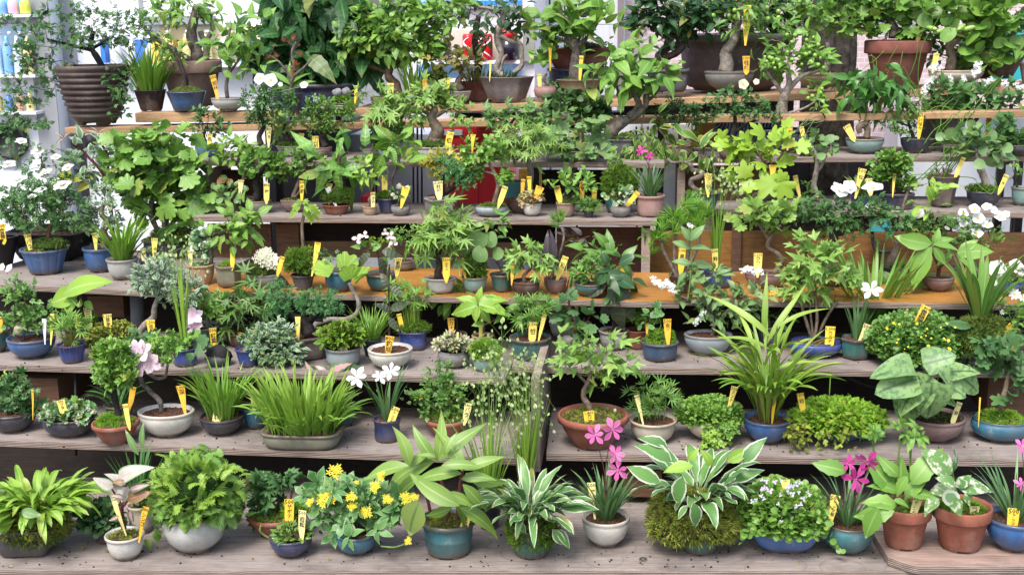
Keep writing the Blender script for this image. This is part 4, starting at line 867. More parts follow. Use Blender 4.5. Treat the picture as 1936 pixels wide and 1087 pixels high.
for (x, y) in ((150, 266), (170, 268)):
    c = PY(x, y, YV-.01); mb = MB(); mb.tube([c, c+np.array([0, -.02, 0])], [.035, .033], 18); mb.build('coin_slot', [BLK], m2, True, off=m2.location)
m3 = machine('vending machine with red cola cans behind the jagged white trunk', 760, 1012, -160, 330, YV, WM, [(790, 985, 58, 116, [(.62, .5, .1), (.06, .05, .06), None, None, None, (.05, .05, .08)], 24, (.62, .58, .50)), (790, 985, 124, 150, [], 10, (.30, .55, .80))])
part('top_banner', [(790, 985, -20, 4)], YV-.02, .02, flat('banner', (.35, .55, .8), .4), m3); part('banner_stripe', [(800, 985, 4, 9)], YV-.022, .022, flat('bannerb', (.03, .25, .7), .4), m3)
part('machine_side_panel', [(988, 1011, 30, 116)], YV-.03, .03, flat('poster_grey', (.25, .25, .23), .5, .5, .4, 2), m3); part('selection_strip', [(790, 985, 12, 16)], YV-.03, .03, GM, m3)
RED = flat('red_can', (.62, .015, .02), .25); SW = flat('white_print', (.8, .8, .8), .4)
for i, x in enumerate((886, 907, 921)):
    c = PY(x, 114, YV-.07); rr = (11 if i != 1 else 10)*depth(c)/F; hh = 48*depth(c)/F; mb = MB(); mb.tube([c, c+np.array([0, 0, hh*.04]), c+np.array([0, 0, hh*.9]), c+np.array([0, 0, hh])], [rr*.85, rr, rr, rr*.82], 20); can = mb.build('drink_can', [RED], m3, True, off=m3.location)
    mb = MB(); P = []
    for j in range(14): t = j/13; a = -1.57+.75*math.sin(t*6.5+i); P.append(c+np.array([math.cos(a)*rr*1.03, math.sin(a)*rr*1.03, hh*(.12+.76*t)]))
    mb.tube(P, [.002+.003*math.sin(3.14*j/13) for j in range(14)], 5); mb.build('white_swirl', [SW], can, True, off=m3.location)
c = PY(961, 114, YV-.07)
mb = MB(); rr = 18*depth(c)/F; hh = 56*depth(c)/F; mb.tube([c, c+np.array([0, 0, hh*.7])], [rr, rr], 20); bt = mb.build('drink_bottle', [flat('cola', (.02, .015, .03), .15)], m3, True, off=m3.location)
mb = MB(); mb.tube([c+np.array([0, 0, hh*.7]), c+np.array([0, 0, hh*1.0])], [rr*1.02, rr*1.02], 20); mb.build('red_label', [RED], m3, True, off=m3.location)
# white wall and tiled facade
YW = YV+1.0
mb = MB()
for i in range(6): pbox(mb, 1012+i*28, 1012+i*28+27, -160, 330, YW-.2+.004*(i % 2), .2)
o = mb.build('wall', [flat('white_cladding', (.62, .63, .66), .6, .3, .06, 2)], None, False); tagit(o, 'white clad wall strip behind the apple leaved tree', 'wall')
mb = MB(); pbox(mb, 1169, 1176, -160, 330, YW-.23, .05); tagit(mb.build('downpipe', [flat('greybrown_pipe', (.20, .17, .17), .6)], None, False), 'thin grey brown vertical pipe between white wall and pink tiles', 'pipe')
tm, tt, tb = newmat('pink_tile'); br = nd(tt, 'ShaderNodeTexBrick'); tc = nd(tt, 'ShaderNodeTexCoord'); mp = nd(tt, 'ShaderNodeMapping'); mp.inputs['Rotation'].default_value = (math.pi/2, 0, 0); tt.links.new(tc.outputs['Object'], mp.inputs[0]); tt.links.new(mp.outputs[0], br.inputs[0])
br.inputs['Color1'].default_value = (.50, .37, .38, 1); br.inputs['Color2'].default_value = (.60, .46, .46, 1); br.inputs['Mortar'].default_value = (.66, .58, .58, 1); br.inputs['Scale'].default_value = 9; br.inputs['Mortar Size'].default_value = .025; tt.links.new(br.outputs[0], tb.inputs[0]); tb.inputs['Roughness'].default_value = .6
a = PY(1176, -160, YW); b = PY(2300, 330, YW); mb = MB(); mb.box((a[0], YW, ZG), (b[0], YW+.3, a[2]+.5)); bd = mb.build('building', [tm], None, False); tagit(bd, 'pinkish tiled building facade behind the big brown tub', 'building')
mb = MB(); pbox(mb, 1193, 1222, 52, 56, YW-.02, .02); mb.build('ledge', [GM], bd, False)
# air conditioner slats & shutter behind right
r = empty('roller_shutter', PY(1690, 60, YW-.4), 'grey slatted shutter housing behind the old terracotta pot', 'shutter'); 
for i in range(9): part('slat', [(1640, 1740, -20+i*9, -13+i*9)], YW-.42, .03, GM, r)
part('frame', [(1634, 1746, -26, -22), (1634, 1746, 62, 66)], YW-.45, .08, GM, r)
mb = MB(); pbox(mb, 1878, 1990, 62, 150, YC+.55, .3); pbox(mb, 1874, 1994, 56, 66, YC+.53, .34); tagit(mb.build('storage_bin', [flat('turquoise_plastic', (.03, .36, .40), .4, .5, .15, 5)], None, False), 'turquoise plastic bin behind the white flowered bush at top right', 'bin')
# things glimpsed between the upper shelves
RB = flat('red_paint', (.78, .03, .045), .4, .5, .08, 3)
YR = YC+.45
r = empty('red_cabinet', PY(890, 410, YR), 'red metal cabinet glimpsed between the upper shelves in the centre', 'cabinet'); part('body', [(836, 962, 238, 410)], YR, .35, RB, r); part('name_plate', [(832, 874, 246, 256)], YR-.006, .006, WM, r); part('door_gap', [(902, 905, 240, 410)], YR-.003, .004, BLK, r); part('lid', [(894, 934, 214, 226)], YR-.06, .3, WM, r)
mb = MB(); pbox(mb, 683, 702, 372, 412, YR-.1, .2); tagit(mb.build('red_box', [RB], None, False), 'small red box low behind the tiny twisted tree', 'box')
mb = MB(); pbox(mb, 660, 826, 255, 480, YR+.15, .4); tagit(mb.build('steel_cabinet', [flat('bluegrey_steel', (.33, .37, .44), .35, .5, .1, 3)], None, False), 'pale steel cabinet behind the navy pot with round moss', 'cabinet')
mb = MB(); pbox(mb, 500, 652, 235, 480, YR, .5); tagit(mb.build('dark_cupboard', [flat('dark_grey', (.02, .02, .024), .5, .4, .3, 4)], None, False), 'dark cupboard behind the moss covered brown dish', 'cupboard')
rk = empty('wire_rack', PY(750, 420, YR-.15), 'black wire rack uprights behind the second shelf from the top', 'rack')
for i, x in enumerate((705, 711, 781, 789, 797, 1090, 1203, 1225)):
    a = PY(x, 240, YR-.15); b = PY(x+1, 440, YR-.15); mb = MB(); mb.tube([a, b], .004, 6); mb.build('upright', [BLK], rk, True, off=rk.location)
def crate(label, x0, x1, y0, y1, Y, m, nx, ny):
    r = empty('plastic_crate', PY((x0+x1)/2, y1, Y), label, 'crate'); mb = MB()
    for i in range(nx+1): x = x0+(x1-x0)*i/nx; pbox(mb, x-1.3, x+1.3, y0, y1, Y, .004)
    for j in range(ny+1): y = y0+(y1-y0)*j/ny; pbox(mb, x0-1.3, x1+1.3, y-1.3, y+1.3, Y-.002, .008)
    mb.build('lattice', [m], r, False, off=r.location); part('crate_side', [(x0, x1, y0, y1)], Y+.05, .1, m, r); return r
crate('yellow lattice plastic crate behind the curved maple trunk', 982, 1022, 322, 400, YR-.2, flat('yellow_crate', (.55, .34, .04), .5), 5, 8)
crate('dark teal lattice basket beside the flat moss pot', 948, 982, 347, 374, Yf(4, 960, 410, .17), flat('teal_crate', (.03, .13, .13), .5), 7, 5)
mb = MB(); pbox(mb, 1310, 1330, 232, 300, YR, .2); tagit(mb.build('yellow_sheet', [flat('yellow_board', (.75, .48, .03), .5)], None, False), 'bright yellow panel glimpsed between the upper right shelves', 'panel')
mb = MB(); pbox(mb, 1331, 1351, 232, 300, YR-.01, .2); tagit(mb.build('orange_board', [wood('orange_lumber', (.5, .24, .07), (.65, .36, .13), .1)], None, False), 'orange wooden post glimpsed right of the yellow panel', 'post')
sm, stt, sb = newmat('wave_cloth'); tc = nd(stt, 'ShaderNodeTexCoord'); wv = nd(stt, 'ShaderNodeTexWave'); wv.wave_type = 'RINGS'; wv.rings_direction = 'Y'; wv.inputs['Scale'].default_value = 22; wv.inputs['Distortion'].default_value = 3; wv.inputs['Detail'].default_value = 1
stt.links.new(tc.outputs['Object'], wv.inputs[0]); stt.links.new(ramp(stt, wv.outputs['Fac'], [(.4, (.05, .07, .13)), (.6, (.40, .44, .52))]), sb.inputs[0]); sb.inputs['Roughness'].default_value = .9
V = []; 
for i in range(25):
    for j in range(9): p = PY(1352+i*5, 232+j*8, YR+.02+.012*math.sin(i*1.1)); V.append(p)
c = np.array(V[0]); mb = MB(); mb.add([np.array(v)-c for v in V]+[np.array(v)-c+np.array([0, .004, 0]) for v in V], [(i*9+j, i*9+j+1, (i+1)*9+j+1, (i+1)*9+j) for i in range(24) for j in range(8)]+[(225+i*9+j, 225+(i+1)*9+j, 225+(i+1)*9+j+1, 225+i*9+j+1) for i in range(24) for j in range(8)]); o = mb.build('patterned_cloth', [sm], None, True); o.location = tuple(c); tagit(o, 'blue grey cloth with a wave pattern behind the dark stemmed bush', 'cloth')
mb = MB(); pbox(mb, 1130, 1308, 236, 400, YR+.2, .3); tagit(mb.build('white_sheet', [WM], None, False), 'white panel behind the glossy variegated leaves', 'panel')
mb = MB(); pbox(mb, 1180, 1500, 178, 218, YC+.25, .3); tagit(mb.build('dark_shelf_box', [flat('dark_slate', (.05, .05, .065), .5, .4, .2, 3)], None, False), 'long dark slate coloured trough between the two pine planks', 'trough')
mb = MB(); pbox(mb, 860, 1180, 214, 224, YC+.3, .1); tagit(mb.build('black_bar', [BLK], None, False), 'black bar between the two pine planks in the centre', 'bar')
mb = MB(); c = PY(1777, 330, YC+.35); mb.tube([PY(1785, 190, YC+.35), PY(1777, 300, YC+.35)], .085, 28); tagit(mb.build('concrete_post', [flat('mauve_concrete', (.20, .17, .17), .8, .2, .15, 4)], None), 'greyish brown round post behind the white flowering bush', 'post')
mb = MB(); pbox(mb, 1440, 1700, 300, 440, YR+.1, .3); tagit(mb.build('dark_crate_stack', [flat('dark_grey2', (.015, .015, .018), .6)], None, False), 'black crates in the shade behind the pale grey trunk', 'crates')
mb = MB(); pbox(mb, 1700, 2100, 225, 440, YR+.5, .3); tagit(mb.build('white_van_side', [flat('offwhite_panel', (.55, .57, .6), .4, .5, .1, 2)], None, False), 'pale blurred panel behind the curly vines at right', 'panel')
mb = MB(); mb.tube([PY(1648, 428, Y45-.03), PY(1650, 455, Y45-.03), PY(1654, 470, Y45-.035), PY(1666, 476, Y45-.04), PY(1690, 476, Y45-.045)], .006, 10); tagit(mb.build('cable', [BLK], None), 'black bent rubber hose against the brown board at right', 'hose')
c = PY(1658, 422, Y45-.06); mb = MB(); pbox(mb, 1648, 1684, 418, 438, Y45-.06, .04); tagit(mb.build('small_box', [flat('teal_plastic', (.04, .25, .30), .4)], None, False), 'small teal box just under the upper right shelf', 'box')
mb = MB(); mb.tube([PY(1590, 705, Yf(2, 1600, 700, .15)), PY(1610, 716, Yf(2, 1600, 700, .15)), PY(1640, 728, Yf(2, 1600, 700, .15)), PY(1700, 740, Yf(2, 1600, 700, .15))], .006, 8); tagit(mb.build('cable', [BLK], None), 'black cable hanging under the shelf by the heart shaped leaves', 'cable')
# big street tree trunk
tr = empty('tree', PY(1560, 330, YC+.55), 'large dark ridged tree trunk standing behind the top planks', 'tree'); V = []; n, mrows = 60, 40
for j in range(mrows+1):
    z = ZG+j*(1.75-ZG)/mrows
    cxy = PY(1568+(.5-j/mrows)*10, 150, YC+.62)
    for k in range(n):
        a = 6.283*k/n; R_ = .105*(1+.5*math.exp(-(z-ZG)*4)); rd = R_*(1+.06*math.sin(9*a+z*5+1.5*math.sin(z*9))+.05*math.sin(17*a-z*7)); V.append((cxy[0]+rd*math.cos(a)-tr.location[0], cxy[1]+rd*math.sin(a)-tr.location[1], z-tr.location[2]))
mkobj('trunk', V, [(j*n+k, j*n+(k+1) % n, (j+1)*n+(k+1) % n, (j+1)*n+k) for j in range(mrows) for k in range(n)], barkmat((.015, .012, .010), (.10, .085, .07), 35), tr)
# ================================================================== PLANTS
# ---- top plank, left part
Pl('potted_rose', 'tall rose bush in the ribbed dark brown planter', 'potted plant', ('Y', YB-.02), 184, 238, 'rib', 136, 112, glaze((.045, .022, .020), .5, (.05, .03, .03), .2), ('o',), clayfoot=False)\
 .tree([[(200, 140, 7), (185, 112, 6), (172, 88, 5), (176, 60, 4)], [(172, 95, 4), (130, 85, 2.5), (90, 75, 2)], [(178, 90, 3.5), (215, 70, 2)]], 'black', [(95, 95, 90, 48, 75), (185, 60, 85, 42, 95), (55, 150, 48, 60, 70), (28, 235, 34, 60, 50, -.05), (60, 60, 60, 40, 40), (70, 290, 40, 34, 26, -.05), (255, 60, 50, 40, 34), (225, 150, 35, 40, 22, -.14), (225, 205, 26, 20, 14, -.16), (150, 18, 90, 16, 25)], 'rose', 13, 'rose', m=4, tw=.6, up=.1)
Pl('potted_grass', 'dark pot of bright grass behind the ribbed planter', 'potted plant', KB, 287, 214, 'cone', 60, 42, 'dkbrown', dy=.06).blades(150, (55, 105), 5, (.05, .5), (.2, 1.0), mat='grass', base=.9, twist=.8)
Pl('potted_bonsai', 'large knotty bonsai in the wide weathered brown pot', 'bonsai', ('Y', YB+.16), 366, 204, 'terra', 116, 88, clay((.24, .16, .13), .85, (.24, .23, .21)), ('o',))\
 .tree([[(375, 128, 13), (372, 100, 11), (362, 70, 10), (366, 40, 8), (372, 10, 6)], [(385, 125, 7), (390, 95, 6), (378, 60, 5)], [(368, 118, 5), (330, 95, 5), (290, 70, 4), (262, 40, 3)], [(375, 90, 5), (400, 60, 4), (395, 20, 3)]], 'grey', [(300, 50, 45, 45, 26), (370, 20, 50, 30, 26), (330, 15, 70, 22, 22), (330, 95, 30, 20, 8, -.08)], 'hang', 22, 'fresh', m=4)
Pl('potted_bonsai', 'little mossy bonsai in a flared bright blue bowl', 'bonsai', KB, 355, 213, 'cone', 76, 38, 'blue', soil='moss', mound=.35, dz=0).tree([[(348, 172, 9), (350, 155, 6), (348, 140, 4), (342, 120, 3), (330, 90, 2.5)], [(348, 145, 3), (330, 105, 2), (316, 85, 2)]], 'dark', [(320, 100, 35, 28, 9)], 'hang', 17, 'fresh', m=3)
Pl('potted_apple', 'pale shallow bowl with broad leaved apple seedling', 'bonsai', KB, 432, 211, 'bowl', 64, 24, 'greyw', ('o', .8)).tree([[(430, 185, 4), (428, 160, 3.5), (434, 130, 3), (430, 90, 2.5), (436, 50, 2)], [(432, 140, 3), (455, 110, 2)]], 'grey', [(425, 95, 34, 36, 14), (455, 60, 42, 36, 16), (460, 120, 34, 24, 9)], 'serr', 36, 'fresh', m=3, spread=.8).tag(406, 160, '500', -14, 13, 38, kanji='姫林')
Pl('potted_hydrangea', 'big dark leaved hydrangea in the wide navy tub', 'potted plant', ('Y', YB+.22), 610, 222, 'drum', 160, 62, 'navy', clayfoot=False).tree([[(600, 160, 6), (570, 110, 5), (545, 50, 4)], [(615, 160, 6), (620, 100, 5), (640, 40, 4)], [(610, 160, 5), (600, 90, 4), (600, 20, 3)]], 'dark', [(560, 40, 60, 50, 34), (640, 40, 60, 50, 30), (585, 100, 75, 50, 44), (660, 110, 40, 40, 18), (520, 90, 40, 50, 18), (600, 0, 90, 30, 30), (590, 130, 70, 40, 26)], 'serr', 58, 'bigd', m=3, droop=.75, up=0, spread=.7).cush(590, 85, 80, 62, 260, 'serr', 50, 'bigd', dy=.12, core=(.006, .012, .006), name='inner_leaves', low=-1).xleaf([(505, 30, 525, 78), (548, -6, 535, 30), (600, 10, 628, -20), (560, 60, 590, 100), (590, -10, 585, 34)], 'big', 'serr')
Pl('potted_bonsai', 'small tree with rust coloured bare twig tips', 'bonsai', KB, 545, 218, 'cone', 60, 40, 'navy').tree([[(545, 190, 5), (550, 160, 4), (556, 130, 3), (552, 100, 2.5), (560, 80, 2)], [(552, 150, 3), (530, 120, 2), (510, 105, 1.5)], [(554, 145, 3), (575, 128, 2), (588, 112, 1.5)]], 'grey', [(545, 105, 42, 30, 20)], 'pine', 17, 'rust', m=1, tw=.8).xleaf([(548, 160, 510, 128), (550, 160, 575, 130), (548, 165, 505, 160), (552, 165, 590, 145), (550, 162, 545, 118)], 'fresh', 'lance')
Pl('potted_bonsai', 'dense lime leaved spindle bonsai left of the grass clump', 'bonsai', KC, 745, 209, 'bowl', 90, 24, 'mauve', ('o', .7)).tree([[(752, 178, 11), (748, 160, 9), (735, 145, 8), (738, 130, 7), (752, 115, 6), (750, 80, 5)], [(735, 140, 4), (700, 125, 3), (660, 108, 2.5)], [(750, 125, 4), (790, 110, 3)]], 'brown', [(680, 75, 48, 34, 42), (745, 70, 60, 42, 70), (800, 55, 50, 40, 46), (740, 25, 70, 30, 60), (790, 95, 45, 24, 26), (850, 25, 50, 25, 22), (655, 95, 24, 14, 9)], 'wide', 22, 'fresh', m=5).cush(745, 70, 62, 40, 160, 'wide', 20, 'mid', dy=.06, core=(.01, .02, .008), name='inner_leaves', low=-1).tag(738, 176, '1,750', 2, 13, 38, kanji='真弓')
Pl('potted_grass', 'thin grass clump in a little green cup on top', 'potted plant', KC, 783, 196, 'cup', 40, 20, 'cela').blades(70, (40, 85), 3.5, (.05, .4), (.1, .8), mat='grass', base=.9)
Pl('potted_fern', 'black lumpy stone pot with tiny fern near the grass', 'potted plant', KC, 828, 200, 'round', 48, 34, 'plastic', soil='moss').cush(826, 150, 22, 16, 120, 'tuft2', 9, 'mossd', core=(.01, .008, .006)).tag(803, 155, '800', 3, 11, 22).tag(846, 156, '800', -4, 12, 18)
Pl('potted_barberry', 'bronze leaved sapling in the speckled black and white pot', 'bonsai', KC, 872, 192, 'cone', 40, 18, glaze((.5, .48, .42), .3, None, .1, speck=(.02, .02, .02))).tree([[(872, 170, 7), (866, 155, 6), (875, 140, 5), (868, 120, 3)]], 'tan', [(852, 105, 34, 26, 24), (880, 120, 26, 24, 16)], 'wide', 20, 'bronze', m=4)
Pl('potted_bonsai', 'reddish brown rectangular pot behind the grey hexagonal tray', 'bonsai', ('Y', YC+.13), 905, 194, 'cone', 80, 38, 'redb', ('q', .6, 8)).blades(60, (20, 50), 4, (.1, .7), (.2, 1.), mat='bronze', base=.8).tree([[(900, 156, 8), (905, 120, 7), (898, 80, 6), (905, 30, 5)]], 'dark', [(900, 25, 60, 35, 30), (850, 10, 50, 20, 18)], 'hang', 20, 'dark', m=4)
Pl('potted_bonsai', 'driftwood style bonsai in the grey hexagonal tray', 'bonsai', KC, 958, 193, 'cone', 108, 46, clay((.17, .14, .13)), ('n', .65, 6, .1)).tree([[(952, 146, 6), (938, 130, 6), (948, 105, 5), (942, 80, 7), (942, 58, 8), (950, 42, 6), (952, 20, 5)], [(944, 66, 5), (965, 78, 4), (984, 84, 4), (986, 105, 4), (986, 125, 5), (970, 138, 4)], [(952, 22, 4), (925, 16, 3), (895, 12, 2.5), (878, 5, 2)], [(945, 140, 3), (952, 112, 2.5), (958, 105, 2)]], 'pale', [(905, 55, 20, 16, 5, -.03), (925, 68, 24, 16, 8, -.03), (975, 50, 22, 20, 9), (960, 10, 70, 26, 22), (985, 58, 14, 8, 3)], 'serr', 23, 'deep', m=4).blades(50, (8, 26), 3, (.1, .7), (0, .5), mat='dark', base=.6).tag(927, 130, '', 2, 4, 30)
Pl('potted_bonsai', 'tiny pinkish grey round pot beside the ochre dish', 'bonsai', KC, 1031, 190, 'round', 42, 26, 'pinkb').tree([[(1036, 164, 3), (1028, 150, 2.5), (1034, 140, 2)]], 'tan', [(1034, 158, 16, 8, 6)], 'small', 8, 'mid').tag(1020, 152, '500', -5, 9, 24)
Pl('potted_apple', 'fruiting crab apple with thick trunk in ochre octagonal dish', 'bonsai', KC, 1094, 186, 'cone', 88, 34, 'ochre', ('n', .75, 8, .2), soil='moss').tree([[(1090, 156, 15), (1088, 135, 12), (1090, 100, 9), (1088, 75, 7)], [(1090, 95, 5), (1070, 60, 3), (1060, 20, 2)], [(1092, 90, 4), (1120, 60, 3), (1135, 30, 2)], [(1088, 85, 3), (1045, 70, 2.5), (1030, 80, 2)]], 'grey', [(1030, 60, 30, 34, 8), (1075, 20, 55, 24, 18), (1130, 35, 50, 30, 14), (1085, 60, 50, 26, 16), (1045, 100, 24, 24, 5)], 'wide', 40, 'fresh', m=3, spread=.8).fruits([(1109, 17), (1142, 24), (1115, 46), (1027, 93), (1028, 121), (1003, 118), (1050, 5)], 'apple', 10, dy=-.04).tag(1098, 125, '800', 3, 8, 40).tag(1040, 90, '500', 0, 10, 14)
Pl('potted_plant', 'low rectangular brown pot behind the crab apple trunk', 'potted plant', ('Y', YC+.14), 1095, 134, 'cone', 134, 42, 'redb', ('q', .5, 8)).tree([], 'brown', [(1110, 88, 50, 10, 12)], 'small', 14, 'dark').cush(1105, 96, 48, 16, 90, 'tuft', 8, 'mossd', core=(.05, .03, .02))
Pl('planter_stand', 'patterned dark blue round pot supporting the brown rectangular one', 'pot', ('Y', YC+.12), 1092, 184, 'drum', 116, 54, glaze((.012, .02, .06), .3, None, .2, speck=(.4, .42, .5)), ('o', .8))
Pl('potted_bonsai', 'glossy leaved bonsai with looped dark trunk in slate pot', 'bonsai', KC, 1262, 176, 'drum', 82, 44, 'slate', ('q', .7, 5)).tree([[(1262, 136, 8), (1252, 118, 9), (1246, 106, 8), (1262, 92, 7), (1280, 84, 6), (1284, 78, 6)], [(1250, 110, 8), (1272, 104, 7), (1290, 88, 7), (1282, 72, 5), (1262, 62, 4), (1242, 40, 4)], [(1272, 78, 5), (1240, 60, 3), (1222, 44, 2)], [(1282, 74, 5), (1300, 40, 4), (1330, 10, 3)]], 'dark', [(1250, 25, 55, 30, 44), (1215, 40, 26, 20, 12), (1310, 40, 50, 28, 34), (1260, 5, 60, 25, 26), (1262, 72, 22, 14, 6, -.05), (1340, 20, 50, 26, 26), (1290, 60, 26, 20, 10)], 'serr', 27, 'deep', m=4, droop=.2)
Pl('tub', 'huge dark brown tub with a rolled rim', 'potted plant', ('Y', YC+.14), 1382, 174, 'drum', 212, 108, glaze((.055, .035, .035), .45, (.14, .12, .125), .25), clayfoot=False).tree([[(1370, 60, 8), (1360, 20, 6)]], 'dark', [(1420, 20, 80, 40, 80), (1350, 5, 60, 20, 40), (1490, 25, 50, 40, 50)], 'oval', 30, 'dark', m=4, droop=.3)
Pl('potted_persimmon', 'thick pale trunk in the grey oval speckled pot', 'bonsai', KC, 1378, 172, 'bowl', 94, 36, 'grey', ('o', .7), clayfoot=False).tree([[(1372, 136, 15), (1374, 120, 13), (1372, 100, 11), (1384, 82, 9), (1390, 66, 9), (1396, 40, 6), (1400, 5, 5)], [(1390, 62, 5), (1370, 55, 3), (1350, 48, 2)]], 'pale', [(1390, 40, 48, 36, 20), (1440, 50, 30, 26, 10), (1400, 5, 80, 26, 44)], 'lance', 30, 'mid', m=4).fruits([(1389, 20), (1379, 30), (1392, 34), (1450, 15), (1452, 36), (1472, 22), (1472, 34), (1349, 30)], 'berry', 9, dy=-.05).tag(1411, 122, '3,500', -2, 14, 32, kanji='桂柿').tag(1412, 30, '2,000', 2, 14, 40, kanji='柿')
Pl('potted_bonsai', 'beige oval bowl holding a forked pale trunk by the tree', 'bonsai', KC, 1546, 170, 'bowl', 76, 30, 'ochre', ('o', .7)).tree([[(1560, 136, 6), (1566, 110, 5), (1564, 80, 4)]], 'pale', [(1560, 40, 80, 28, 26), (1595, 45, 36, 18, 14), (1560, 5, 90, 18, 24)], 'grape', 26, 'fresh', m=3)
Pl('potted_vine', 'gnarled vine stump in the old two tone terracotta pot', 'bonsai', KC, 1693, 166, 'terra', 124, 88, clay((.20, .075, .055), .85, (.11, .085, .085)), ('o',), foot=.03).tree([[(1690, 72, 10), (1690, 55, 9), (1684, 38, 8), (1695, 22, 7), (1715, 12, 6), (1735, 0, 5)], [(1700, 75, 6), (1712, 50, 5), (1706, 25, 5)]], 'grey', [(1640, 40, 44, 30, 34), (1735, 50, 38, 26, 26), (1680, 5, 80, 26, 50), (1610, 10, 50, 26, 24)], 'vine', 26, 'mid', m=3).tree([], 'brown', [(1690, 66, 40, 8, 14)], 'tuft2', 12, 'bronze', m=3, connect=False).tag(1740, 55, '3,000', 10, 11, 32, kanji='木通')
Pl('potted_akebia', 'fat green pods on the vine in a beige dish', 'bonsai', KC, 1806, 160, 'bowl', 104, 26, 'cream', ('o', .7)).tree([[(1795, 134, 10), (1800, 110, 9), (1796, 88, 8), (1815, 70, 6), (1830, 40, 4)], [(1800, 95, 5), (1780, 60, 3)], [(1780, 5, 1.5), (1785, 8, 1.5), (1768, 48, 1.5)], [(1800, 5, 1.5), (1811, 50, 1.5)]], 'tan', [(1830, 20, 60, 34, 44), (1885, 40, 55, 50, 50), (1765, 15, 44, 30, 24), (1860, 95, 44, 34, 24)], 'round', 32, 'fresh', m=3).fruits([(1762, 54), (1775, 60), (1800, 62), (1806, 58), (1818, 52), (1832, 54), (1795, 66)], 'pod', 9, dy=-.06, rot=True).tag(1769, 112, '1,500', 10, 11, 22)
Pl('potted_shrub', 'dark brown pot of trailing leaves at the top right edge', 'potted plant', ('Y', YC+.12), 1868, 150, 'cone', 130, 42, 'brown').tree([[(1868, 110, 3), (1880, 60, 2)]], 'red', [(1890, 60, 60, 55, 50), (1840, 110, 44, 24, 26), (1780, 100, 50, 30, 24)], 'oval', 26, 'mid', m=4).flowers([(1848, 103)], 'bud', 'orange', 12)
Pl('potted_fig', 'leafy sapling with green figs at the far top right', 'potted plant', ('Y', YC-.02), 1950, 160, 'cone', 50, 40, 'pinkb').tree([[(1950, 122, 3), (1935, 100, 2.5), (1905, 115, 2)], [(1945, 120, 3), (1925, 80, 2)]], 'red', [(1925, 75, 26, 26, 7)], 'wide', 32, 'fresh', m=3).fruits([(1922, 102), (1919, 114)], 'apple', 11)
# ---- highest grey shelf
Pl('potted_azalea', 'pale blue cup of small leaved azalea', 'bonsai', 5, 384, 297, 'cup', 32, 30, 'ltblue').tree([[(386, 268, 5), (384, 255, 4), (392, 240, 3)]], 'dark', [(398, 232, 34, 26, 44), (375, 215, 18, 18, 14)], 'small', 11, 'rose', m=5).tag(380, 262, '500', -5, 10, 18)
Pl('moss_pot', 'tiny blue pot of moss beside the pale blue cup', 'potted plant', 5, 405, 302, 'bowl', 32, 18, 'blue').cush(405, 281, 16, 8, 220, 'tuft', 4, 'mossl').tag(396, 262, '800', 5, 11, 18, kanji='苔', dy=.01)
Pl('potted_rose', 'small teal bowl with a white blooming miniature rose', 'bonsai', 5, 494, 303, 'flare', 44, 26, 'cela').tree([[(494, 275, 6), (490, 258, 5), (498, 240, 4), (494, 220, 3)]], 'dark', [(480, 195, 30, 28, 46), (515, 190, 30, 24, 40), (495, 225, 34, 14, 22), (540, 195, 26, 16, 14)], 'rose3', 12, 'rose', m=5).flowers([(512, 152, 30), (492, 150, 24), (575, 162, 18), (530, 160, 10)], 'rose5', 'white', stem='stem', sfrom=(505, 195), dy=-.02).tag(508, 254, '800', 3, 10, 26, kanji='バラ')
Pl('potted_maple', 'young maple on bright moss in a white oblong pot', 'bonsai', 5, 547, 297, 'flare', 50, 20, 'white', ('o', .7), soil='mossl').tree([[(548, 276, 9), (545, 262, 7), (538, 250, 4), (540, 235, 3)]], 'dark', [(540, 230, 34, 14, 18), (525, 245, 18, 12, 8)], 'tri', 20, 'maple', m=4).cush(547, 275, 22, 6, 220, 'tuft', 4, 'mossl').tag(569, 263, '800', 6, 11, 22)
Pl('potted_bonsai', 'feathery fine leaved tree with a leaning dark trunk', 'bonsai', 5, 606, 298, 'bowl', 46, 18, 'mauve', ('o', .8)).tree([[(615, 278, 7), (608, 262, 6), (620, 245, 5), (615, 225, 3)]], 'dark', [(605, 205, 34, 22, 50), (635, 220, 34, 24, 50), (600, 235, 30, 16, 26)], 'rose3', 11, 'mid', m=5).flowers([(598, 188, 14)], 'ball', 'white').tag(597, 270, '500', -4, 12, 26, kanji='山椒')
Pl('moss_rocks', 'grey lumps of rock and moss in a low dish above', 'potted plant', KB, 640, 216, 'bowl', 76, 16, 'greyw', ('o', .7)).cush(648, 190, 16, 9, 180, 'tuft', 6, 'mossl').rock(638, 176, 10, 8, (.2, .2, .2)).rock(655, 174, 9, 8, (.2, .2, .2)).tag(673, 172, '500', 2, 6, 20)
Pl('potted_plant', 'sprawling dark wiry plant in the tiny glassy pot', 'potted plant', 5, 735, 302, 'cup', 44, 26, 'cela').tree([[(735, 276, 2), (730, 262, 1.5)]], 'green', [(735, 258, 38, 18, 36)], 'round', 9, 'dark', m=4)
Pl('potted_maple', 'seven lobed maple drooping over the plank', 'bonsai', 5, 706, 300, 'bowl', 40, 16, 'grey').tree([[(706, 282, 3), (708, 250, 3), (712, 210, 2.5), (705, 180, 2)], [(708, 240, 2), (735, 215, 1.5)]], 'green', [(705, 185, 40, 20, 12), (715, 220, 46, 24, 16), (745, 200, 30, 20, 8), (765, 225, 26, 16, 6)], 'maple', 34, 'maple', m=3, droop=.6, up=0)
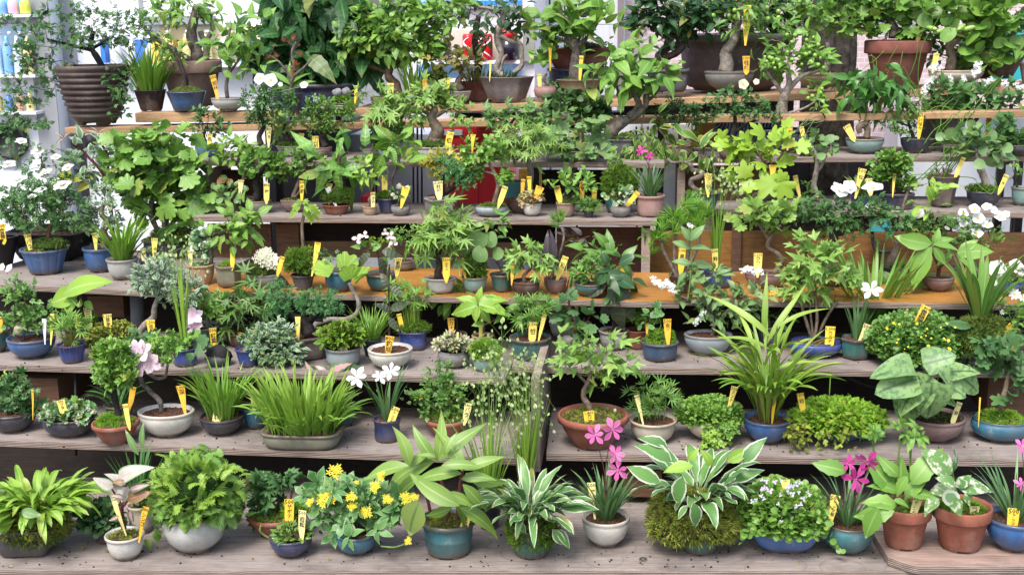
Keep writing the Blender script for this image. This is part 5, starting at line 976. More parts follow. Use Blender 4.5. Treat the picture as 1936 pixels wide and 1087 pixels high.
Pl('potted_maple', 'knobbly pale trunked trident maple in long white pot', 'bonsai', 5, 821, 303, 'tray', 78, 24, 'greyw', ('q', .7, 4), soil='moss').tree([[(826, 272, 15), (822, 262, 13), (828, 248, 12), (822, 236, 10), (815, 222, 8), (822, 208, 6), (812, 185, 3)], [(820, 222, 5), (845, 208, 3), (862, 200, 2)], [(818, 220, 4), (795, 208, 3), (775, 200, 2)]], 'tan', [(790, 190, 42, 22, 28), (838, 185, 40, 22, 28), (775, 225, 30, 18, 14), (860, 218, 24, 20, 12), (815, 168, 40, 12, 14)], 'tri', 22, 'maple', m=4, droop=.35).cush(820, 273, 34, 8, 260, 'tuft', 5, 'moss').tag(849, 264, '1,300', 11, 14, 30, kanji='楓')
Pl('potted_bonsai', 'white pot of fine leaved shrub by the red cabinet', 'bonsai', 5, 880, 307, 'drum', 34, 14, 'white').tree([[(880, 292, 3), (890, 280, 2.5)]], 'red', [(886, 276, 18, 14, 14)], 'small', 10, 'fresh', m=5).tag(894, 261, '500', 4, 10, 14)
Pl('potted_maple', 'drooping reddish budded maple above the curved trunk', 'bonsai', 4, 985, 405, 'bowl', 58, 26, 'brown', ('o', .8)).tree([[(990, 376, 9), (998, 355, 7), (1004, 335, 6), (1002, 315, 5.5), (996, 298, 5), (985, 288, 3.5), (970, 286, 2.5)], [(1000, 305, 4), (1005, 280, 2.5), (1010, 265, 2)]], 'grey', [(965, 272, 32, 20, 16), (1010, 270, 40, 26, 24), (990, 248, 44, 14, 16), (940, 285, 20, 14, 6)], 'maple', 28, 'maple', m=4, droop=.7, up=0).fruits([(963, 271), (970, 277)], 'rust', 8).tag(988, 355, '800', 4, 8, 34).tag(1001, 348, '800', -3, 9, 30)
Pl('potted_maple', 'leafy trident maple in front of the red cabinet', 'bonsai', 5, 930, 303, 'bowl', 44, 16, 'mauve').tree([[(935, 285, 4), (945, 262, 3.5), (962, 240, 3), (975, 220, 2)]], 'dark', [(920, 225, 22, 14, 8), (968, 222, 36, 18, 20), (1005, 215, 34, 18, 16), (1040, 230, 36, 18, 14)], 'tri', 24, 'mapd', m=4, droop=.3).tag(932, 262, '800', 2, 12, 20, kanji='楓', dy=.02)
Pl('potted_ivy', 'ivy like leaves spreading from the low grey oblong pot', 'bonsai', 5, 1098, 307, 'flare', 74, 20, 'grey', ('n', .7, 6, 0)).tree([[(1105, 290, 4), (1110, 270, 3), (1108, 255, 2)], [(1098, 250, 3), (1095, 300, 3.5), (1080, 330, 5), (1078, 345, 6)]], 'tan', [(1095, 270, 42, 26, 20), (1050, 275, 30, 20, 10), (1120, 240, 30, 20, 10), (1110, 300, 30, 26, 8, -.04)], 'vine', 30, 'glauc', m=3, droop=.2)
Pl('potted_bonsai', 'round leaved dark bush under the apple boughs', 'bonsai', ('Y', YB), 1070, 232, 'bowl', 50, 20, 'grey').tree([[(1075, 212, 5), (1085, 205, 4)]], 'dark', [(1075, 195, 36, 26, 34), (1120, 210, 36, 26, 40), (1145, 230, 22, 16, 14), (1060, 225, 40, 18, 24)], 'round', 16, 'dark', m=5).cush(1100, 208, 44, 26, 160, 'round', 15, 'mid', dy=.05, core=(.01, .02, .01), name='inner_leaves', low=-1)
Pl('potted_apple', 'long branched berry apple in the hexagon patterned grey pot', 'bonsai', 5, 1163, 300, 'drum', 76, 36, glaze((.16, .17, .17), .4, (.1, .1, .1), .2, speck=(.03, .03, .04)), ('q', .7, 4)).tree([[(1150, 264, 12), (1158, 248, 13), (1176, 232, 10), (1196, 222, 8), (1212, 210, 6), (1222, 196, 5), (1224, 175, 3.5), (1232, 160, 2)], [(1190, 222, 8), (1208, 200, 6), (1200, 180, 5), (1192, 165, 3), (1186, 140, 2)], [(1222, 192, 4), (1236, 182, 2.5), (1248, 165, 2)], [(1190, 180, 4), (1172, 178, 3), (1165, 160, 2.5), (1160, 135, 2)]], 'grey', [(1140, 118, 36, 20, 8), (1200, 105, 26, 16, 6), (1180, 150, 50, 22, 14), (1250, 125, 40, 20, 10), (1225, 155, 40, 22, 10), (1150, 150, 24, 14, 5)], 'wide', 42, 'fresh', m=3, spread=.6, up=.15).fruits([(1156, 112), (1166, 107), (1175, 112), (1172, 104), (1145, 120), (1180, 118)], 'berry', 7, dy=-.03)
Pl('potted_vine', 'glossy yellow veined vine leaves in a beige pot', 'potted plant', 5, 1280, 300, 'drum', 56, 24, 'pinkb').tree([[(1280, 276, 3), (1262, 262, 2.5), (1245, 245, 2)], [(1280, 276, 3), (1300, 262, 2), (1320, 270, 2)], [(1280, 276, 2.5), (1240, 280, 2), (1200, 272, 2)]], 'brown', [(1250, 262, 46, 20, 16, -.05), (1200, 268, 32, 20, 12, -.05), (1315, 280, 36, 22, 14, -.05), (1225, 290, 34, 14, 8, -.05), (1240, 235, 16, 10, 6)], 'hang', 34, 'vgold', m=3, droop=.6, up=0)
Pl('potted_rose', 'dark stemmed airy rose on rough moss in brown pot', 'bonsai', 5, 1388, 300, 'drum', 64, 26, 'mauve', ('q', .7, 4)).tree([[(1380, 270, 6), (1386, 252, 6), (1390, 235, 4), (1388, 210, 3)], [(1388, 250, 4), (1410, 236, 3), (1430, 228, 2)]], 'black', [(1380, 190, 40, 22, 34), (1420, 200, 40, 26, 40), (1345, 215, 26, 14, 12), (1455, 215, 34, 20, 24)], 'rose', 13, 'rose', m=4).cush(1386, 272, 34, 9, 240, 'tuft', 6, 'mossd').flowers([(1405, 160, 22), (1430, 155, 14), (1380, 178, 8)], 'rose5', 'cream')
Pl('potted_rose', 'small feathery bush at the end of the centre shelf', 'bonsai', 5, 1283, 297, 'bowl', 44, 16, 'slate').tree([[(1283, 280, 4), (1285, 255, 3), (1280, 230, 2)]], 'dark', [(1278, 210, 40, 24, 40), (1300, 225, 34, 18, 24)], 'rose3', 12, 'dark', m=5)
Pl('potted_apple', 'navy pot bonsai loaded with round green berries', 'bonsai', 5, 1476, 290, 'drum', 86, 44, 'navy', ('q', .7, 4)).tree([[(1482, 248, 13), (1480, 230, 12), (1478, 205, 11), (1484, 180, 8), (1492, 160, 6), (1490, 135, 4), (1494, 100, 3)], [(1486, 175, 6), (1515, 145, 4), (1545, 135, 2.5), (1560, 125, 2)], [(1482, 180, 5), (1460, 150, 3), (1450, 135, 2)], [(1488, 215, 3), (1520, 205, 2), (1545, 190, 1.5)]], 'pale', [(1490, 75, 40, 34, 16), (1460, 125, 36, 20, 14), (1545, 110, 36, 26, 16), (1500, 120, 34, 24, 14), (1540, 175, 24, 16, 6)], 'oval', 27, 'fresh', m=4).fruits([(1506+7*((i*5) % 9)-18+i % 4, 66+((i*37) % 60)) for i in range(14)]+[(1446+((i*13) % 36), 108+((i*29) % 26)) for i in range(11)]+[(1530+((i*17) % 40), 100+((i*23) % 32)) for i in range(11)]+[(1529, 165), (1536, 182), (1552, 176), (1554, 168), (1528, 186)], 'berry', 7.5, dy=-.05)
Pl('potted_sapling', 'tiny turquoise pot with pale grey round leaves', 'bonsai', 5, 1537, 293, 'bowl', 34, 16, 'turq').tree([[(1537, 278, 2.5), (1541, 262, 2), (1538, 245, 1.5)]], 'dark', [(1535, 262, 34, 12, 10)], 'round', 18, 'glauc', m=3).tree([[(1538, 245, 1.5), (1560, 225, 1.2), (1545, 205, 1)]], 'dark', [(1558, 205, 26, 10, 4)], 'serr', 28, 'lime', m=2).tag(1517, 250, '500', -14, 9, 22)
Pl('potted_bonsai', 'celadon bowl with looped pale trunk and pointed leaves', 'bonsai', 5, 1634, 292, 'bowl', 72, 28, 'cela', ('o', .85)).tree([[(1638, 262, 6), (1640, 245, 6), (1632, 236, 7), (1624, 242, 6), (1626, 252, 5)], [(1634, 238, 5), (1640, 222, 5), (1636, 205, 4), (1642, 180, 3)]], 'tan', [(1640, 165, 44, 24, 24), (1675, 175, 36, 26, 20), (1610, 155, 34, 22, 12), (1650, 140, 38, 14, 12)], 'hang', 36, 'lilyf', m=3, droop=.7, up=0).tag(1607, 250, '500', -30, 14, 30)
Pl('potted_rose', 'navy oval pot with a wide thin rose bush', 'bonsai', 5, 1730, 291, 'bowl', 58, 28, 'ink', ('o', .7)).tree([[(1728, 264, 4), (1722, 245, 3), (1715, 225, 2)], [(1722, 240, 2), (1680, 225, 1.5)]], 'dark', [(1690, 225, 44, 18, 30), (1725, 205, 34, 24, 34), (1720, 245, 26, 14, 14)], 'rose3', 12, 'rosey', m=4).flowers([(1674, 208, 12), (1733, 188, 10)], 'rose5', 'pinkw').tag(1740, 230, '800', 3, 11, 30, kanji='バラ')
Pl('potted_curly_rush', 'tangle of pale green curly vines above the shelf', 'potted plant', 5, 1800, 290, 'bowl', 44, 16, 'grey').vines(9, 1790, 255, 60, 'grass', .9, dy=-.02).vines(8, 1680, 100, 34, 'grass', .7)
Pl('potted_privet', 'white flowering privet in a blue pot at top right', 'bonsai', 5, 1858, 287, 'drum', 72, 26, 'turq', ('q', .7, 4)).tree([[(1842, 258, 7), (1838, 235, 6), (1828, 215, 5), (1835, 195, 4)], [(1838, 235, 4), (1858, 212, 3)]], 'grey', [(1800, 175, 44, 20, 20), (1860, 180, 54, 24, 34), (1830, 200, 50, 14, 18), (1900, 195, 30, 20, 14), (1760, 185, 20, 16, 7)], 'oval', 26, 'rose', m=4).flowers([(1766, 130, 30), (1760, 155, 24), (1845, 135, 32), (1870, 155, 26), (1895, 160, 24), (1925, 165, 26), (1930, 215, 26), (1798, 150, 18), (1748, 170, 26), (1822, 150, 18)], 'privet', 'white').tag(1868, 240, '1,000', 4, 11, 34, kanji='水蝋')
Pl('potted_bush', 'bluish bush at the right end of the highest shelf', 'potted plant', 5, 1925, 296, 'bowl', 60, 20, 'slate').tree([[(1925, 275, 3), (1925, 260, 2)]], 'dark', [(1920, 270, 36, 26, 44), (1905, 240, 30, 20, 20)], 'round', 15, 'rose', m=4)
Pl('climbing_plant', 'curly grey green foliage left of the navy berry pot', 'potted plant', 5, 1525, 296, 'bowl', 40, 14, 'slate').vines(6, 1520, 240, 30, 'grassb', .8).tag(1492, 252, '800', 3, 12, 34, kanji='ボケ')
# ---- second grey shelf (accent pots)
Pl('potted_begonia', 'olive pot of round veined strawberry begonia leaves', 'potted plant', 4, 432, 404, 'cone', 44, 22, 'olive').tree([], 'green', [(428, 364, 30, 20, 34)], 'round', 17, 'glauc', m=3, connect=False).tree([], 'green', [(428, 356, 26, 12, 6)], 'round', 14, 'red', m=2, connect=False).tag(455, 352, '500', 5, 11, 24)
Pl('potted_hornbeam', 'hornbeam with bright pleated leaves above the begonia', 'bonsai', 4, 462, 396, 'bowl', 40, 20, 'slate').tree([[(462, 376, 4), (458, 350, 4), (462, 325, 3.5), (450, 300, 3)], [(460, 330, 3), (440, 300, 2)]], 'brown', [(440, 285, 42, 24, 24), (470, 290, 30, 22, 14), (410, 300, 20, 18, 7)], 'serr', 22, 'horn', m=3, droop=.3)
Pl('potted_bonsai', 'shallow grey dish with a black windswept tree', 'bonsai', 4, 490, 404, 'bowl', 50, 22, 'moss', ('o', .8)).tree([[(484, 378, 9), (488, 362, 8), (484, 345, 6), (492, 325, 5), (505, 312, 3)]], 'black', [(492, 310, 36, 24, 40), (520, 315, 26, 18, 20), (480, 330, 20, 12, 10)], 'round', 12, 'mid', m=4).tag(504, 361, '800', 2, 11, 30, kanji='欅')
Pl('potted_bonsai', 'two slanting thin trunks in the small brownish dish', 'bonsai', 4, 558, 402, 'bowl', 50, 22, 'mauve', ('q', .8, 4), soil='mossy').tree([[(554, 374, 5), (562, 352, 4), (570, 330, 3), (580, 310, 2)], [(556, 374, 4), (576, 350, 2.5), (590, 320, 2)]], 'tan', [(545, 305, 42, 20, 34), (585, 310, 34, 24, 34), (530, 325, 26, 12, 12)], 'tri', 13, 'mid', m=5).tag(571, 356, '500', 2, 11, 30, kanji='梅擬')
Pl('potted_linden', 'large leaved sapling on a moss mound in red dish', 'bonsai', 4, 636, 407, 'flare', 56, 17, 'terrad', ('o', .8)).cush(638, 374, 30, 15, 420, 'tuft', 5, 'moss', lump=.2).tree([[(632, 362, 4), (638, 345, 3), (640, 320, 3), (642, 295, 3)], [(641, 300, 2), (660, 285, 1.5)]], 'brown', [(612, 300, 36, 22, 6), (665, 290, 40, 22, 8), (640, 330, 30, 20, 6)], 'hang', 52, 'big', m=2, droop=.4, spread=.7).xleaf([(640, 275, 640, 285-30), (628, 305, 588, 352), (640, 320, 634, 365), (655, 305, 680, 350)], 'big', 'serr').tag(622, 356, '1,000', 3, 13, 18, dy=.0).tag(626, 370, '', -28, 10, 36, white=True)
Pl('potted_beech', 'tiny twisted stem in the smallest beige pot', 'bonsai', 4, 700, 408, 'cup', 29, 16, 'peach').tree([[(700, 390, 2.5), (698, 378, 2.5), (704, 368, 2.5), (700, 356, 2), (698, 345, 1.5)]], 'tan', [(697, 325, 26, 20, 12)], 'serr', 24, 'lime', m=3).tag(705, 377, '500', 0, 9, 28, kanji='ブナ')
Pl('potted_oak', 'navy pot with moss dome beneath pointed broad leaves', 'bonsai', 4, 734, 405, 'flare', 44, 28, 'navy').cush(734, 372, 21, 12, 320, 'tuft', 5, 'moss').tree([[(742, 365, 3.5), (740, 340, 3), (752, 315, 2.5), (756, 290, 2)], [(750, 320, 2), (775, 300, 1.5)]], 'grey', [(735, 285, 36, 20, 5), (775, 290, 40, 20, 7), (750, 265, 34, 14, 5)], 'serr', 44, 'horn', m=3, up=.2).tag(727, 345, '1,500', -3, 13, 28, kanji='コナラ', dy=.01)
Pl('potted_plant', 'speckled squat bowl of miniature white flowers', 'bonsai', 4, 758, 409, 'round', 36, 18, 'stone').tree([[(758, 388, 5), (757, 376, 4), (762, 366, 2)]], 'dark', [(758, 366, 20, 16, 22)], 'small', 8, 'rose', m=3).flowers([(748, 373, 12), (755, 352, 14), (770, 356, 12), (742, 368, 10)], 'ball', 'cream').tag(766, 362, '500', 15, 15, 18)
Pl('potted_juniper', 'dark slanting juniper in the tall grey square pot', 'bonsai', 4, 831, 412, 'drum', 50, 34, 'stone', ('q', 1, 8), rot=.5).tree([[(826, 374, 7), (836, 366, 6), (852, 358, 5), (866, 345, 4), (880, 335, 3)], [(838, 372, 5), (836, 350, 4), (838, 330, 3)]], 'black', [(868, 330, 36, 18, 44), (840, 320, 30, 18, 20), (880, 345, 16, 14, 12)], 'tuft', 15, 'jun', m=5).tag(829, 356, '35,000', -6, 19, 28, kanji='杜松')
Pl('potted_maple', 'golden leaved maple in a rust brown pot', 'bonsai', 4, 840, 400, 'drum', 66, 26, 'terrad', ('o', .8)).tree([[(845, 372, 3), (846, 345, 3), (842, 325, 2)]], 'red', [(840, 305, 34, 16, 34), (860, 315, 24, 14, 16), (815, 312, 18, 14, 10)], 'tri', 17, 'gold', m=5)
Pl('potted_bonsai', 'flat blue grey oval dish with open branched tree', 'bonsai', 4, 929, 411, 'round', 58, 19, 'greyb', ('o', .75), soil='moss').tree([[(933, 388, 5), (938, 370, 4.5), (942, 350, 4), (936, 330, 3.5), (925, 310, 3), (915, 295, 2)], [(940, 345, 3), (955, 335, 2)], [(938, 330, 3), (915, 325, 2), (905, 330, 1.5)]], 'tan', [(900, 300, 28, 18, 18), (932, 282, 28, 12, 14), (955, 335, 24, 8, 9), (898, 328, 18, 8, 7)], 'tinyr', 14, 'fresh', m=4).cush(932, 389, 24, 5, 200, 'tuft', 5, 'moss').tag(951, 366, '800', 18, 11, 30)
Pl('potted_succulent', 'white cup of pink and green stonecrop', 'potted plant', 4, 1006, 410, 'cup', 38, 24, 'white').cush(1004, 379, 22, 13, 90, 'ros', 9, 'pinkb', core=(.1, .06, .04), name='foliage').tag(1018, 362, '500', 22, 16, 20)
Pl('potted_shrub', 'mauve cup of upright spoon shaped leaves', 'bonsai', 4, 1070, 411, 'cup', 38, 26, 'pinkb').tree([[(1064, 384, 4), (1068, 370, 3), (1072, 352, 2)], [(1066, 378, 3), (1095, 360, 2)]], 'dark', [(1058, 356, 28, 18, 8), (1076, 348, 26, 18, 8), (1100, 352, 28, 10, 6)], 'spat', 25, 'fresh', m=4, up=.6).cush(1072, 383, 20, 8, 120, 'tuft', 5, 'mossd').tag(1055, 364, '500', -14, 12, 26).tag(1101, 358, '1,000', 2, 12, 34, kanji='皐月', dy=.02)
Pl('potted_bonsai', 'slate blue low pot behind the mauve cup', 'bonsai', 4, 1096, 402, 'flare', 34, 22, 'greyb').tree([[(1096, 382, 3), (1090, 365, 2)]], 'dark', [(1098, 352, 30, 10, 8)], 'spat', 20, 'mid', m=3).tag(1123, 376, '500', 3, 10, 32)
Pl('dwarf_tuft', 'smallest pot holding a spiky green tuft', 'potted plant', 4, 1113, 412, 'cup', 19, 10, 'ink').cush(1113, 391, 16, 12, 90, 'spray', 13, 'mid', core=(.02, .05, .015), name='foliage', low=-.3)
Pl('potted_cyclamen', 'rough stone bowl of rounded mottled leaves', 'potted plant', 4, 1173, 412, 'round', 38, 20, 'stone').tree([[(1172, 390, 3), (1172, 380, 2)]], 'dark', [(1172, 374, 26, 12, 16)], 'round', 14, 'vblot', m=3).flowers([(1172, 366, 8), (1180, 372, 7)], 'tiny', 'cream')
Pl('moss_ball', 'big round spiky moss ball in a teal cup', 'potted plant', 4, 1162, 404, 'cup', 40, 34, 'teal').cush(1172, 346, 33, 34, 1100, 'tuft', 8, 'moss', low=-.8, lump=.03).tree([[(1165, 325, 2), (1166, 300, 1.5)]], 'green', [(1165, 305, 20, 26, 12)], 'fern', 20, 'mid', m=3).tag(1191, 362, '800', -40, 8, 30)
Pl('potted_rhodohypoxis', 'mauve round pot with magenta flowers above grassy leaves', 'potted plant', 4, 1229, 412, 'drum', 56, 40, 'pinkb').blades(46, (35, 75), 4.5, (.05, .55), (.2, 1.0), mat='grassb', base=.35).blades(12, (18, 30), 5, (.4, .8), (.6, 1.2), mat='grassb', base=.3, name='lower_leaves').flowers([(1213, 285, 22), (1228, 295, 20)], 'star6', 'mag', stem='stemr').tag(1196, 376, '500', 38, 10, 34)
Pl('potted_quince', 'tilted teal boat pot with a snaking grey trunk', 'bonsai', 4, 1328, 402, 'flare', 68, 36, 'teal', ('o', .6), soil='moss').cush(1322, 366, 26, 6, 260, 'tuft', 5, 'moss').tree([[(1322, 362, 5), (1308, 352, 5), (1308, 340, 5), (1320, 336, 5), (1330, 330, 5), (1322, 325, 5), (1310, 322, 5), (1305, 312, 4), (1292, 306, 3.5), (1272, 308, 3), (1262, 300, 2.5)]], 'grey', [(1270, 298, 20, 8, 3)], 'hang', 20, 'vgold', m=2).tag(1339, 342, '2,600', 2, 15, 28, kanji='ツル')
Pl('potted_maple', 'mossy pot of very large lime three lobed leaves', 'bonsai', 4, 1440, 410, 'round', 60, 30, 'moss').rock(1444, 372, 22, 12, (.2, .17, .13)).tree([[(1448, 360, 4), (1455, 330, 3), (1440, 300, 2.5), (1425, 280, 2)], [(1455, 325, 2), (1480, 290, 2)]], 'brown', [(1430, 275, 46, 20, 14), (1475, 275, 36, 16, 9), (1400, 295, 30, 18, 8), (1445, 300, 40, 20, 9)], 'grape', 38, 'limeb', m=2, up=.3).xleaf([(1395, 345, 1375, 325), (1410, 340, 1405, 305, -.06), (1430, 345, 1395, 362, -.06), (1475, 350, 1420, 345, -.07), (1470, 340, 1500, 375, -.07), (1480, 345, 1475, 322, -.07)], 'limeb', 'grape').tag(1461, 320, '4,000', 2, 15, 16)
Pl('potted_sapling', 'pale barked forked sapling in the upper right', 'bonsai', 4, 1545, 402, 'bowl', 54, 20, 'moss', ('o', .8)).tree([[(1540, 366, 8), (1538, 350, 6), (1542, 330, 5), (1545, 305, 4), (1540, 285, 2.5)], [(1543, 325, 4), (1555, 310, 3), (1562, 290, 2)]], 'pale', [(1545, 275, 40, 16, 10)], 'round', 20, 'glauc', m=3).tree([], 'green', [(1520, 362, 24, 16, 14)], 'rose3', 12, 'mid', m=4).tag(1506, 346, '500', -12, 9, 30, kanji='桜')
Pl('potted_croton', 'curly cream edged leaves in small blue pot', 'potted plant', 4, 1625, 398, 'cone', 40, 26, 'royal').blades(22, (30, 55), 9, (.1, .8), (.2, .9), 'lance', mat='vgold', base=.3).tag(1627, 335, '500', 11, 15, 34, kanji='萩')
Pl('potted_bonsai', 'long navy oval pot with a fine twiggy tree', 'bonsai', 4, 1696, 398, 'tray', 62, 30, 'ink', ('o', .7), clayfoot=False).tree([[(1690, 366, 5), (1685, 345, 4), (1690, 322, 3), (1684, 305, 2)]], 'brown', [(1684, 312, 36, 26, 60), (1660, 330, 20, 14, 12), (1705, 345, 26, 14, 14)], 'tinyr', 12, 'mid', m=4).tag(1644, 350, '1,000', -8, 13, 26, kanji='梅').tag(1690, 342, '500', 2, 7, 28)
Pl('potted_rush', 'tall tapered stone pot of curly rush', 'potted plant', 4, 1780, 394, 'cone', 62, 58, clay((.13, .10, .085)), ('n', 1, 6, 0), clayfoot=False).vines(16, 1790, 310, 50, 'grass', .9).tree([], 'red', [(1775, 330, 26, 14, 20)], 'tuft', 9, 'stemr', m=3, connect=False).tag(1815, 314, '500', 22, 8, 36)
Pl('potted_bonsai', 'navy bowl of moss with thick slanting trunk at right', 'bonsai', 4, 1858, 394, 'bowl', 64, 30, 'ink', ('o', .8), soil='moss').cush(1856, 357, 28, 8, 300, 'tuft', 5, 'moss').tree([[(1868, 358, 7), (1862, 340, 7), (1855, 322, 7), (1850, 305, 5), (1845, 280, 3)]], 'pale', [(1838, 272, 44, 22, 28), (1870, 285, 26, 20, 12)], 'round', 23, 'glauc', m=3).tag(1897, 345, '800', 24, 10, 32, kanji='木')
Pl('potted_sapling', 'teal round pot cut by the right edge', 'potted plant', 4, 1930, 390, 'cup', 40, 34, 'cela').tree([[(1925, 358, 2), (1915, 335, 1.5)]], 'dark', [(1920, 320, 20, 16, 8)], 'oval', 16, 'mid', m=3)
# ---- orange coated shelf, and the left grey shelf
Pl('planter', 'black plastic pot cut off at the left edge', 'potted plant', 3, -10, 512, 'cone', 100, 56, 'plastic', clayfoot=False).tree([[(0, 460, 3), (0, 430, 2)]], 'dark', [(10, 410, 60, 40, 34)], 'rose', 14, 'rose', m=4).tag(4, 440, '500', -6, 14, 34, kanji='薔薇')
Pl('planter', 'square black tub behind the two blue pots', 'potted plant', 3, 104, 506, 'cone', 156, 62, 'plastic', ('q', .8, 8), dy=.10, clayfoot=False).tree([[(100, 440, 5), (100, 400, 4), (90, 360, 3)]], 'dark', [(60, 390, 80, 50, 100), (130, 400, 60, 50, 60), (95, 350, 70, 24, 40)], 'rose', 15, 'rose', m=4)
Pl('potted_rose', 'ridged blue pot of bushy rose with big white flowers', 'potted plant', 3, 88, 522, 'flare', 90, 45, 'blue', ('f', 1, 14), soil='mossy', mound=.4).tree([[(92, 470, 4), (92, 450, 3.5), (95, 425, 3)], [(96, 455, 3), (92, 430, 2)]], 'brown', [(45, 300, 50, 26, 22), (115, 300, 40, 22, 12), (70, 400, 66, 36, 110), (130, 405, 40, 36, 44), (90, 370, 70, 22, 50), (30, 395, 34, 30, 26)], 'rose', 15, 'rose', m=4).flowers([(35, 342, 40), (78, 360, 30), (118, 352, 38), (15, 312, 30), (60, 372, 20), (70, 288, 26), (40, 268, 22), (128, 318, 24), (85, 328, 30), (105, 298, 24), (8, 372, 20)], 'big', 'white', tilt=2.6).tag(55, 459, '500', -10, 13, 34, kanji='バラ').cush(92, 462, 38, 11, 300, 'tuft', 6, 'mossd')
Pl('potted_bonsai', 'plain blue pot with thick trunk and cream mottled leaves', 'bonsai', 3, 190, 517, 'cup', 60, 44, 'blue').tree([[(196, 468, 9), (200, 452, 8), (195, 438, 7), (204, 420, 6), (192, 405, 5), (196, 385, 3)]], 'tan', [(195, 395, 34, 28, 44), (170, 415, 24, 20, 20), (215, 420, 20, 18, 14), (190, 365, 28, 14, 16)], 'small', 11, 'vsilver', m=5).tag(180, 452, '800', -4, 12, 24)
Pl('potted_reed', 'off white cup of fresh green foxtail grass', 'potted plant', 3, 234, 531, 'cup', 60, 37, 'greyw').blades(90, (40, 105), 5.5, (.05, .5), (.2, 1.3), 'lance', mat='grass', base=.6, twist=1)
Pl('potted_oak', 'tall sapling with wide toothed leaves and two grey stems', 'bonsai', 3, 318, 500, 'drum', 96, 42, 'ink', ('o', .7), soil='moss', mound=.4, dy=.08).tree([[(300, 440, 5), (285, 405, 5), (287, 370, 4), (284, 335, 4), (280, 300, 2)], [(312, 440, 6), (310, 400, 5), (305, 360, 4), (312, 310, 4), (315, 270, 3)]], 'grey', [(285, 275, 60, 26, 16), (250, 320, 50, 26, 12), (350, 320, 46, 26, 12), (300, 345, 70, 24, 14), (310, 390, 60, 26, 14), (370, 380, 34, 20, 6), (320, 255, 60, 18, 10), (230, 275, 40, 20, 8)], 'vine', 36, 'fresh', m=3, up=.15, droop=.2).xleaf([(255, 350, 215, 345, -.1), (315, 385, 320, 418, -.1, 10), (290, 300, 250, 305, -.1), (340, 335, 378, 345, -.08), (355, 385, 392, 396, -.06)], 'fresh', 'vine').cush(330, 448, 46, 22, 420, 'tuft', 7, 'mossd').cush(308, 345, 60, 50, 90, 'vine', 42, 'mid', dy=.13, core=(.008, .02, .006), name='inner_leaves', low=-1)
Pl('potted_dogwood', 'pink tipped variegated shrub by the left vending machine', 'potted plant', 3, 205, 498, 'cone', 60, 40, 'plastic', dy=.14, clayfoot=False).tree([[(215, 450, 3), (208, 380, 3), (195, 330, 3), (160, 290, 2.5), (135, 262, 2)], [(200, 340, 3), (205, 300, 2.5), (190, 270, 2)]], 'red', [(145, 310, 40, 26, 10), (180, 290, 50, 24, 14), (205, 330, 40, 24, 10)], 'oval', 30, 'vsilver', m=3).xleaf([(120, 262, 90, 276), (122, 262, 105, 250), (120, 262, 128, 248), (185, 250, 160, 246), (186, 250, 175, 238), (188, 250, 195, 240)], 'pinkv', 'lance').xleaf([(128, 360, 118, 305), (135, 345, 165, 325), (145, 360, 170, 345), (130, 355, 98, 340)], 'yel', 'oval')
Pl('potted_fern', 'coiling tendrils in a dark blue cup under the oak sapling', 'potted plant', 3, 292, 528, 'cup', 52, 34, 'navy').vines(7, 290, 470, 26, 'grassd', .9).tree([], 'green', [(290, 480, 26, 14, 16)], 'oval', 12, 'vblot', m=3).tag(292, 462, '500', 3, 12, 24).tag(271, 480, '500', -3, 10, 22)
Pl('potted_bonsai', 'peach pot carved with ovals holding mottled round leaves', 'bonsai', 3, 383, 540, 'cup', 52, 36, 'peach', ('f', 1, 10)).tree([[(398, 502, 4), (400, 485, 3.5), (396, 465, 3), (388, 450, 2)]], 'grey', [(388, 450, 24, 20, 16), (376, 470, 20, 18, 10), (405, 445, 16, 10, 6), (380, 485, 20, 10, 8)], 'round', 17, 'vblot', m=3).tag(360, 487, '500', -3, 10, 28)
Pl('potted_hornbeam', 'grey hexagonal pot with pleated hornbeam leaves', 'bonsai', 3, 434, 546, 'drum', 52, 40, 'moss', ('n', 1, 6, .26), soil='mossl', mound=.5).tree([[(426, 500, 3.5), (440, 490, 3.5), (448, 475, 3.5), (444, 460, 3), (440, 445, 2.5)], [(446, 465, 2.5), (465, 445, 2)]], 'tan', [(450, 425, 34, 20, 12), (425, 450, 26, 16, 7), (475, 435, 26, 18, 8), (460, 405, 34, 12, 6)], 'serr', 34, 'horn', m=3, droop=.1).tag(440, 485, '500', 1, 10, 28)
Pl('potted_viburnum', 'mauve oval dish with a cream snowball flower', 'bonsai', 3, 499, 547, 'bowl', 68, 25, 'stone', ('o', .7)).cush(492, 510, 28, 13, 300, 'tuft2', 8, 'mossd').flowers([(497, 488, 38), (512, 494, 34), (503, 480, 30)], 'ball', 'cream', stem='stem').xleaf([(508, 520, 478, 545), (508, 518, 552, 556), (505, 560, 490, 575)], 'purple', 'oval').tag(531, 498, '500', 18, 9, 28)
Pl('potted_sedum', 'purple navy cup topped with yellow green needle moss', 'potted plant', 3, 574, 550, 'flare', 46, 27, GL['slate']).cush(572, 497, 33, 26, 420, 'tuft', 12, 'moss', low=-.6).tag(600, 468, '500', 6, 12, 20)
Pl('potted_wisteria', 'slim wisteria standard behind the needle moss cup', 'bonsai', 3, 572, 532, 'cup', 40, 24, 'grey', dy=.05).tree([[(572, 505, 3), (573, 470, 3), (571, 430, 3), (574, 405, 2.5), (570, 390, 2)]], 'tan', [(572, 386, 12, 6, 4)], 'small', 8, 'lime', m=3).xleaf([(570, 385, 536, 408), (568, 384, 552, 398), (574, 384, 604, 420), (576, 384, 590, 402), (572, 384, 560, 380), (570, 384, 582, 378)], 'lime', 'wist')
